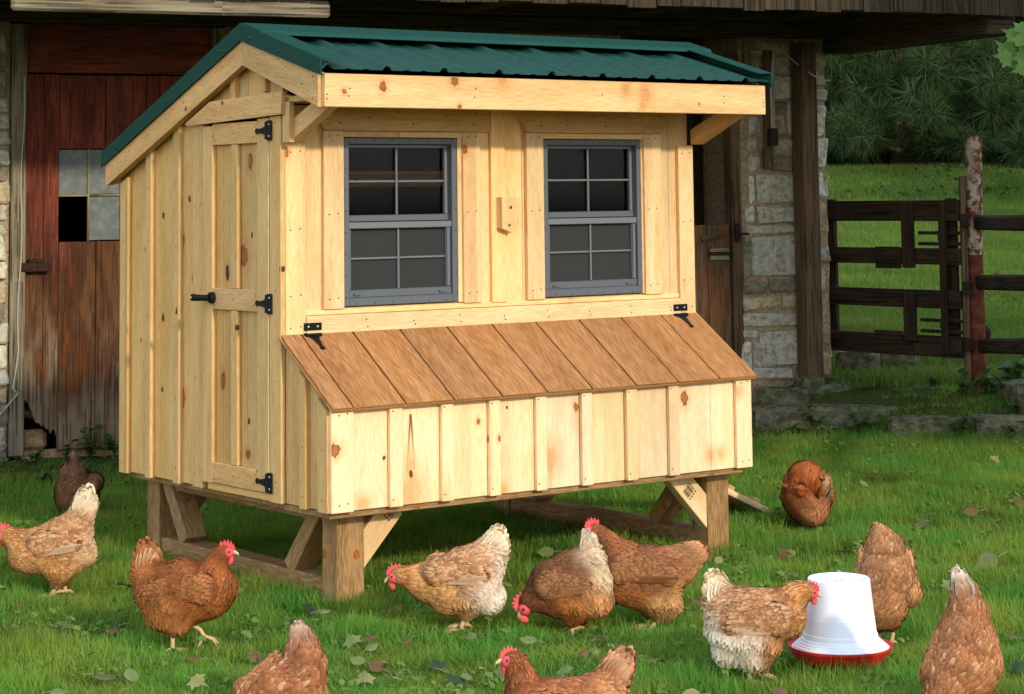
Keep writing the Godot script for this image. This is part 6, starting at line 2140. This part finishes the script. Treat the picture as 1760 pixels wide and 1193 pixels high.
	make_hen({"label": "deep red hen beyond the ramp with fanned plumage, seen end on", "at": [2.387, 0.012], "s": 428.0, "pal": [chest, Color(0.20, 0.056, 0.018), chest, Color(0.36, 0.145, 0.055), Color(0.35, 0.085, 0.022), Color(0.34, 0.21, 0.11), red], "lace": 0.8,
		"bones": [[4, 40, -70, 13, 4, 46, -62, 14, 0.95, 0, 9], [4, 48, -58, 18, 2, 56, -40, 30, 1.0, 0, 20], [0, 54, -30, 38, -2, 54, 0, 40, 1.0, 1, 26], [-6, 62, -4, 36, -4, 84, 4, 32, 1.0, 4, 26], [2, 44, 10, 32, 4, 38, 16, 28, 1.0, 3, 24], [-8, 30, 6, 16, -9, 18, 6, 8, 0.9, 3, 14], [16, 30, 6, 16, 16, 18, 6, 8, 0.9, 3, 14]],
		"wings": [[-32, 54, 2, 14, -29, 82, 4, 12, 0.8, 1, 24], [31, 54, 2, 14, 27, 82, 4, 12, 0.8, 1, 24]], "ruff": [0, 62, 22, 56, 1.15, Color(0.16, 0.035, 0.008), Color(0.46, 0.13, 0.03)], "tail": [22, 70, 34, 26, 92, 40, 7, 0.3, 5, 5, 1],
		"legs": [[[[-9, 18, 6], [-9, 10, 6], [-9, 0, 6]], 0, -1], [[[16, 18, 6], [16, 10, 6], [16, 0, 6]], 0, -1]]})
	make_hen({"label": "dark brown hen near the barn wall with its back to the viewer", "at": [0.355, -2.295], "s": 399.0, "pal": [dark, Color(0.12, 0.048, 0.022), dark, Color(0.16, 0.068, 0.03), Color(0.17, 0.08, 0.04), Color(0.26, 0.15, 0.08), red], "lace": 0.8,
		"bones": [[-4, 34, -60, 13, -4, 40, -52, 14, 0.95, 0, 9], [-4, 42, -48, 18, -2, 48, -30, 28, 1.0, 0, 20], [0, 42, -16, 34, 0, 38, 0, 35, 1.0, 1, 26], [-6, 50, 4, 30, -6, 72, 8, 20, 0.9, 4, 26], [-6, 74, 8, 18, -5, 96, 10, 8, 0.8, 4, 26], [-2, 34, 10, 30, 4, 30, 12, 28, 1.0, 3, 24]],
		"wings": [[26, 58, -10, 16, 30, 56, 14, 13, 0.7, 1, 24]],
		"tail": [-5, 90, 10, -3, 114, 12, 5, 0.14, 4, 5, 1],
		"legs": [[[[-8, 18, 4], [-8, 8, 4], [-8, 0, 4]], 0, -1], [[[12, 18, 4], [12, 8, 4], [12, 0, 4]], 0, -1]]})


# ---------------------------------------------------------------- plants on the ground
func weed(label: String, p: Vector3, n: int, tall: float, size: float, col: Color) -> void:
	p.y = ground_at(p) - 0.005
	var t := thing("weed", label, "weed", p, 0.0, "weeds at the wall")
	var ss := start()
	var ls := start()
	for i in n:
		var a := rng.randf() * TAU
		var e := Vector3(cos(a), 0, sin(a)) * rng.randf_range(0.02, 0.6) * tall + Vector3.UP * tall * rng.randf_range(0.35, 1.0)
		tube(ss, PackedVector3Array([Vector3.ZERO, e * 0.5 + Vector3(0, tall * 0.12, 0), e]), PackedFloat32Array([0.0025, 0.002, 0.001]), 4, Color(0.05, 0.09, 0.02), false)
		for k in 3:
			var b := Basis.from_euler(Vector3(rng.randf_range(-0.6, 0.9), rng.randf() * TAU, rng.randf_range(-0.4, 0.4)))
			var g := rng.randf_range(0.7, 1.3)
			leaf_shape(ls, Transform3D(b, e * (1.0 - 0.22 * k)), size * rng.randf_range(0.7, 1.2), Color(col.r * g, col.g * g, col.b * g), 0.3, rng.randf() < 0.5)
	put(t, "stem", ss.commit(), mat("leaf"))
	var lf := put(t, "foliage", ls.commit(), mat("leaf"))
	lf.set_meta("kind", "stuff")


func build_weeds() -> void:
	var a := Transform3D(Basis(Vector3.UP, BARN_TURN), BARN)
	var green := Color(0.07, 0.13, 0.03)
	weed("leafy weed tuft under the grey foot of the red door", a * Vector3(0.44, 0, 0.05), 12, 0.16, 0.05, green)
	weed("leafy weed under the red door, nearer the hen house corner", a * Vector3(0.56, 0, 0.06), 9, 0.12, 0.045, green)
	weed("low green weed beside the broken footing of the red door", a * Vector3(0.17, 0, 0.10), 8, 0.07, 0.04, green)
	weed("sprawling weed in front of the barn's door footing", a * Vector3(0.30, 0, 0.14), 8, 0.09, 0.04, Color(0.09, 0.14, 0.04))
	weed("clover-like weed patch at the left edge before the stone wall", a * Vector3(0.10, 0, 0.62), 12, 0.07, 0.045, green)
	weed("broad-leaved weed on the left lawn behind the tan hen", a * Vector3(0.22, 0, 0.95), 10, 0.06, 0.05, green)
	var w := [[1.62, 12.05, 0.14, 0.05], [1.84, 11.95, 0.18, 0.05], [2.02, 11.85, 0.13, 0.05], [2.35, 11.7, 0.16, 0.06], [1.5, 11.9, 0.10, 0.05], [2.6, 11.72, 0.12, 0.05], [2.56, 11.98, 0.14, 0.07], [2.7, 12.1, 0.16, 0.08], [2.42, 11.98, 0.12, 0.06], [2.1, 13.0, 0.12, 0.05], [2.75, 12.3, 0.14, 0.07], [2.3, 12.2, 0.07, 0.05], [1.75, 12.45, 0.08, 0.04]]
	var names := ["weed tuft before the lower stone step, left of the others", "taller weed growing in front of the lower stone step", "weed between the lower step and the mossy edging", "weed in front of the left mossy edging stone", "low weed near the hen house end of the steps", "weed in front of the right mossy edging stone", "ivy-like weed at the foot of the pipe post", "broad-leaved weed right of the pipe post", "small weed left of the pipe post's foot", "weed beyond the gate by the pale stone block", "broad-leaved weed under the fence rails", "grassy weed on the upper stone step", "small weed between the barn post and the steps"]
	for i in w.size():
		weed(names[i], at_view(w[i][0], w[i][1]), 8, w[i][2], w[i][3], Color(0.075, 0.13, 0.032) if i % 3 else Color(0.10, 0.14, 0.04))


func build_fallen_leaves() -> void:
	# [x, z, size, colour (0 olive green, 1 pale green, 2 yellow, 3 brown, 4 dark green), label]
	var cols := [Color(0.15, 0.16, 0.06), Color(0.20, 0.24, 0.08), Color(0.29, 0.275, 0.10), Color(0.18, 0.115, 0.045), Color(0.05, 0.08, 0.035)]
	var list := [[-0.93, -0.09, 0.066, 0, "olive fallen leaf at the far left edge of the lawn"],
		[-0.79, 0.02, 0.059, 0, "curled olive leaf left below the tan hen's feet"],
		[-0.71, 0.16, 0.065, 3, "thin brown leaf between the tan hen and the walking hen"],
		[-1.03, 0.77, 0.068, 0, "large olive leaf at the lower left of the lawn"],
		[-0.96, 0.80, 0.056, 1, "pale leaf beside the large olive one at lower left"],
		[-0.88, 1.03, 0.058, 2, "split yellow leaf below the walking hen's raised foot"],
		[-1.22, 0.88, 0.045, 1, "pale leaf at the bottom edge, lower left corner"],
		[-1.12, 1.01, 0.059, 2, "yellow-green leaf at the bottom edge left of centre"],
		[-0.44, 0.53, 0.041, 1, "small pale leaf in front of the walking hen"],
		[-0.59, 0.82, 0.035, 3, "small brown leaf left of the bottom hen's white tail"],
		[-0.72, 0.72, 0.055, 3, "brown leaf under the walking hen's raised foot"],
		[-0.33, -0.49, 0.061, 4, "dark leaf behind the walking hen's tail"],
		[-0.79, -0.35, 0.040, 3, "little brown leaf at the left edge above the olive one"],
		[-0.26, 0.49, 0.045, 4, "small dark leaf above the bottom hen's white tail"],
		[-0.06, 0.27, 0.080, 4, "large dark curled leaf at the foot of the long skid"],
		[-0.08, 0.37, 0.054, 2, "yellowish leaf beside the dark curled leaf near the near post"],
		[-0.58, 0.81, 0.042, 3, "crisp brown leaf left of the bottom hen's rump"],
		[-0.25, 0.80, 0.057, 1, "broad pale green leaf right of the bottom hen's tail"],
		[-0.20, 0.83, 0.054, 3, "brown leaf touching the broad pale green one"],
		[-0.26, 0.92, 0.049, 1, "pale bluish leaf just below the brown one"],
		[-0.39, 1.06, 0.054, 1, "pale green leaf lowest of the cluster right of the bottom hen"],
		[-0.39, 1.16, 0.069, 3, "wide brown leaf in the cluster right of the bottom hen"],
		[-0.50, 1.26, 0.058, 2, "yellowish curled leaf below the leaf cluster"],
		[-0.44, 1.33, 0.034, 2, "small yellowish leaf right of the curled yellow one"],
		[-0.25, 1.25, 0.066, 4, "dark green leaf with its edge up, left of the bottom reddish hen"],
		[-0.31, 1.42, 0.071, 4, "dark green leaf lying flat below the other dark one"],
		[-0.28, 1.43, 0.040, 1, "pale leaf tucked behind the flat dark green leaf"],
		[0.06, 0.97, 0.041, 1, "pale leaf right of the tan hen's foot"],
		[0.66, 0.34, 0.058, 1, "pale leaf under the tan hen's white rump"],
		[0.14, 0.47, 0.043, 3, "brown leaf below the tan hen's head"],
		[-0.13, 0.92, 0.033, 3, "small brown leaf left of the tan hen's foot"],
		[-0.42, 1.61, 0.053, 2, "yellow leaf at the bottom edge beside the reddish hen"],
		[-0.18, 1.45, 0.053, 0, "olive leaf in front of the reddish hen's wattles"],
		[-0.63, 1.38, 0.033, 1, "small pale leaf at the bottom edge near the middle left"],
		[1.15, -0.07, 0.067, 1, "pale green leaf standing up behind the pecking hen"],
		[0.15, 1.14, 0.057, 1, "pale green leaf below the pecking hen's head"],
		[0.20, 1.37, 0.042, 1, "pale leaf right of the pecking hen's foot"],
		[0.16, 1.38, 0.033, 3, "reddish brown leaf beside the pecking hen's foot"],
		[0.29, 1.54, 0.058, 0, "mottled olive leaf under the level-tailed hen"],
		[-0.02, 1.52, 0.053, 1, "pale leaf above the reddish hen's back"],
		[0.19, 1.45, 0.048, 3, "brown leaf above the reddish hen's tail"],
		[0.05, 1.97, 0.053, 2, "yellow-green leaf at the bottom edge left of the feeder hen"],
		[0.91, 1.02, 0.047, 3, "brown leaf left of the feeder hen's tail"],
		[0.33, 1.24, 0.061, 3, "dark brown leaf between the pecking and the level-tailed hens"],
		[1.50, 0.47, 0.041, 2, "yellow leaf standing at the foot of the near right post"],
		[3.35, -0.62, 0.052, 2, "yellow leaf on the back lawn right of the red hen"],
		[3.50, -0.67, 0.042, 3, "brown leaf beside the yellow one on the back lawn"],
		[4.49, -0.85, 0.051, 2, "tiny yellow leaf far back on the right lawn"],
		[2.72, 0.31, 0.073, 0, "olive leaf on the right lawn behind the corner hen"],
		[3.04, 0.28, 0.066, 3, "crisp brown leaf on the right lawn"],
		[2.96, 0.47, 0.050, 2, "yellowish leaf right of the crisp brown leaf"],
		[3.37, 0.23, 0.063, 3, "brown leaf at the far right edge of the lawn"],
		[1.78, 0.51, 0.075, 3, "red-brown leaf below the red hen"],
		[2.19, 1.11, 0.089, 0, "large olive leaf right of the hen behind the feeder"],
		[1.73, 1.35, 0.065, 1, "pale leaf left of the corner hen's tail"],
		[1.27, 2.00, 0.051, 3, "brown leaf at the right edge beside the corner hen"],
		[0.96, 2.27, 0.054, 4, "dark leaf at the right edge below the brown one"],
		[2.04, 0.55, 0.072, 0, "broad green leaf right of the red hen's feet"],
		[1.46, 0.87, 0.058, 0, "olive leaf above the feeder hen's back"],
		[0.26, 2.07, 0.045, 3, "brown leaf below the red tray, left"],
		[0.24, 2.17, 0.035, 1, "pale leaf at the bottom edge below the red tray"]]
	for q in list:
		var p := Vector3(q[0], 0, q[1])
		feet.append(Vector2(q[0] + EYE_SIDE.x * 0.02, q[1] + EYE_SIDE.y * 0.02))
		p.y = ground_at(p) + 0.040
		var st := start()
		var c: Color = cols[q[3]]
		leaf_shape(st, Transform3D.IDENTITY, 1.0, c, 0.3 + 0.75 * rng.randf(), rng.randf() < 0.4)
		tube(st, PackedVector3Array([Vector3(0, -0.05, 0.4), Vector3(0.03, -0.03, 0.65), Vector3(0.06, -0.05, 0.9)]), PackedFloat32Array([0.02, 0.018, 0.014]), 4, Color(0.35, 0.30, 0.14), false)
		var b := Basis(Vector3.UP, -0.64) * Basis(Vector3.RIGHT, rng.randf_range(0.0, 0.75)) * Basis(Vector3.UP, rng.randf() * TAU) * Basis(Vector3.BACK, rng.randf_range(-0.5, 0.5))
		var o := put(self, "fallen_leaf", st.commit(), mat("leaf"), Transform3D(b.scaled(Vector3.ONE * q[2]), p))
		tag(o, q[4], "leaf", "fallen leaves on the lawn")


func blade(st: SurfaceTool, p: Vector3, lean: Vector3, h: float, w: float, c: Color) -> void:
	var side := Vector3(lean.z, 0, -lean.x).normalized() * w * 0.5
	if side.length_squared() < 1e-12:
		side = Vector3.RIGHT * w * 0.5
	var prev := [p - side, p + side]
	var pc := Color(c.r * 0.8, c.g * 0.75, c.b * 0.75)
	var n := Vector3.UP
	for i in 3:
		var t := (i + 1) / 3.0
		var m := p + Vector3.UP * h * (t - 0.22 * t * t * lean.length() / h) + lean * t * t
		var s := side * (1.0 - t * t * 0.9)
		var cc := Color(c.r * (0.8 + 0.35 * t), c.g * (0.8 + 0.3 * t), c.b * (0.8 + 0.3 * t))
		if i < 2:
			var row := [m - s, m + s]
			n = -(row[0] - prev[0]).cross(row[1] - prev[0]).normalized()
			for v in [[prev[0], pc], [row[0], cc], [row[1], cc], [prev[0], pc], [row[1], cc], [prev[1], pc]]:
				st.set_color(v[1])
				st.set_normal(n)
				st.add_vertex(v[0])
			prev = row
		else:
			n = -(m - prev[0]).cross(prev[1] - prev[0]).normalized()
			for v in [[prev[0], pc], [m, cc], [prev[1], pc]]:
				st.set_color(v[1])
				st.set_normal(n)
				st.add_vertex(v[0])
		pc = cc


func tuft(sd: int, n: int, radius: float, h: float, w: float) -> ArrayMesh:
	var r := RandomNumberGenerator.new()
	r.seed = sd
	var st := start()
	for i in n:
		var a := r.randf() * TAU
		var d := sqrt(r.randf()) * radius
		var la := r.randf() * TAU
		var hh := h * r.randf_range(0.45, 1.15)
		var lean := Vector3(cos(la), 0, sin(la)) * hh * r.randf_range(0.15, 0.9)
		var g := r.randf_range(0.75, 1.3)
		var y := r.randf_range(0.8, 1.35)
		var c := Color(0.88 * g * y, g, 0.9 * g)
		if r.randf() < 0.035:
			c = Color(4.6 * g, 2.4 * g, 3.6 * g)
		blade(st, Vector3(cos(a) * d, -0.006, sin(a) * d), lean, hh, w * r.randf_range(0.7, 1.3), c)
	return st.commit()


func build_grass() -> void:
	var tufts := [tuft(1, 28, 0.05, 0.050, 0.0027), tuft(2, 28, 0.05, 0.058, 0.0025), tuft(3, 28, 0.05, 0.038, 0.0029), tuft(4, 20, 0.055, 0.080, 0.0025)]
	var places := [[], [], [], []]
	var cols := [PackedColorArray(), PackedColorArray(), PackedColorArray(), PackedColorArray()]
	var inv := Transform3D(Basis(Vector3.UP, BARN_TURN), BARN).affine_inverse()
	var n := 0
	for i in 62000:
		# more tufts near the camera, where they show largest
		var far := 4.7 + 8.9 * pow(rng.randf(), 1.25)
		var across := rng.randf_range(-1.0, 1.0) * far * 0.275
		var p := at_view(across, far)
		var l := inv * p
		if l.z < 0.02 and l.x < 4.76:
			continue
		var bare := nb.get_noise_2d(p.x * 1.1, p.z * 1.1) + 0.4 * nb.get_noise_2d(p.x * 5.0, p.z * 5.0)
		var path := smoothstep(0.8, 0.2, l.z) * 0.93 if l.x < 4.5 else 0.0
		path = maxf(path, smoothstep(11.75, 12.2, far) * smoothstep(1.25, 1.5, across) * 0.92)
		if rng.randf() < path:
			continue
		if bare > 0.27 and rng.randf() < 0.6:
			continue
		p.y = ground_at(p)
		var under := p.x > 0.1 and p.x < 1.75 and p.z > -1.1 and p.z < 0.18
		var sc := rng.randf_range(0.7, 1.2) * (1.0 + 0.25 * nb.get_noise_2d(p.x * 2.3 + 9.0, p.z * 2.3))
		if path > 0.2:
			sc *= 0.7
		for q: Vector2 in feet:
			if absf(q.x - p.x) < 0.12 and absf(q.y - p.z) < 0.12:
				sc *= 0.42
				break
		var k := rng.randi() % 4
		places[k].append(Transform3D(Basis(Vector3.UP, rng.randf() * TAU).scaled(Vector3(1.0, sc, 1.0)), p))
		var g := 1.0 + 0.2 * nb.get_noise_2d(p.x * 0.9 - 4.0, p.z * 0.9)
		var y := 1.0 + 0.5 * nb.get_noise_2d(p.x * 1.7 + 21.0, p.z * 1.7)
		cols[k].append(Color(0.225 * g * y, 0.345 * g, 0.052 * g))
	for k in 4:
		var o := scatter(self, "grass", tufts[k], places[k], mat("grass_blade"), cols[k])
		tag(o, "short uneven green grass of the lawn", "grass")
	# low broad leaves (clover, plantain) in patches among the grass
	var low := leaf_spray(31, 8, 0.032, 0.017, [Color(0.15, 0.24, 0.045), Color(0.17, 0.25, 0.05), Color(0.20, 0.24, 0.06)])
	var lp := []
	for i in 3000:
		var far := 5.2 + 7.0 * rng.randf()
		var p := at_view(rng.randf_range(-1.0, 1.0) * far * 0.26, far)
		var l := inv * p
		if l.z < 0.08 and l.x < 4.76:
			continue
		if nb.get_noise_2d(p.x * 1.3 + 40.0, p.z * 1.3) < 0.08:
			continue
		p.y = ground_at(p) + rng.randf_range(0.008, 0.03)
		lp.append(Transform3D(Basis(Vector3.UP, rng.randf() * TAU).scaled(Vector3.ONE * rng.randf_range(0.7, 1.5)), p))
	tag(scatter(self, "lawn_weeds", low, lp, mat("leaf")), "low broad-leaved weeds among the lawn grass", "weeds")
	# the meadow beyond the gate
	var big := [tuft(7, 30, 0.16, 0.085, 0.008), tuft(8, 30, 0.16, 0.10, 0.008)]
	var mp := [[], []]
	var mc := [PackedColorArray(), PackedColorArray()]
	for i in 30000:
		var far := 12.4 + 15.5 * pow(rng.randf(), 1.1)
		var across := rng.randf_range(1.2 + 0.06 * (far - 12.4), far * 0.29 + 0.6)
		var p := at_view(across, far)
		var l := inv * p
		if l.x < 4.77:
			continue
		if far < 13.2 and rng.randf() < 0.5:
			continue
		p.y = ground_at(p)
		var k := i % 2
		mp[k].append(Transform3D(Basis(Vector3.UP, rng.randf() * TAU).scaled(Vector3(1, rng.randf_range(0.6, 1.2), 1)), p))
		var g := 1.0 + 0.3 * nb.get_noise_2d(p.x * 0.8, p.z * 0.8)
		mc[k].append(Color(0.170 * g, 0.240 * g, 0.046 * g))
	var rough := []
	for i in 700:
		var far := 24.2 + 2.6 * rng.randf()
		var p := at_view(rng.randf_range(3.0, 9.5), far)
		if nb.get_noise_2d(p.x * 0.7, p.z * 0.7) < -0.05:
			continue
		p.y = ground_at(p) + 0.02
		rough.append(Transform3D(Basis(Vector3.UP, rng.randf() * TAU).scaled(Vector3.ONE * rng.randf_range(2.0, 5.0)), p))
	tag(scatter(self, "bank_weeds", leaf_spray(33, 8, 0.032, 0.017, [Color(0.05, 0.085, 0.02), Color(0.065, 0.10, 0.025), Color(0.08, 0.10, 0.03)]), rough, mat("leaf")), "coarse weeds along the top of the meadow bank", "weeds")
	for k in 2:
		var o := scatter(self, "meadow_grass", big[k], mp[k], mat("grass_blade"), mc[k])
		tag(o, "mown green meadow grass beyond the gate", "grass")
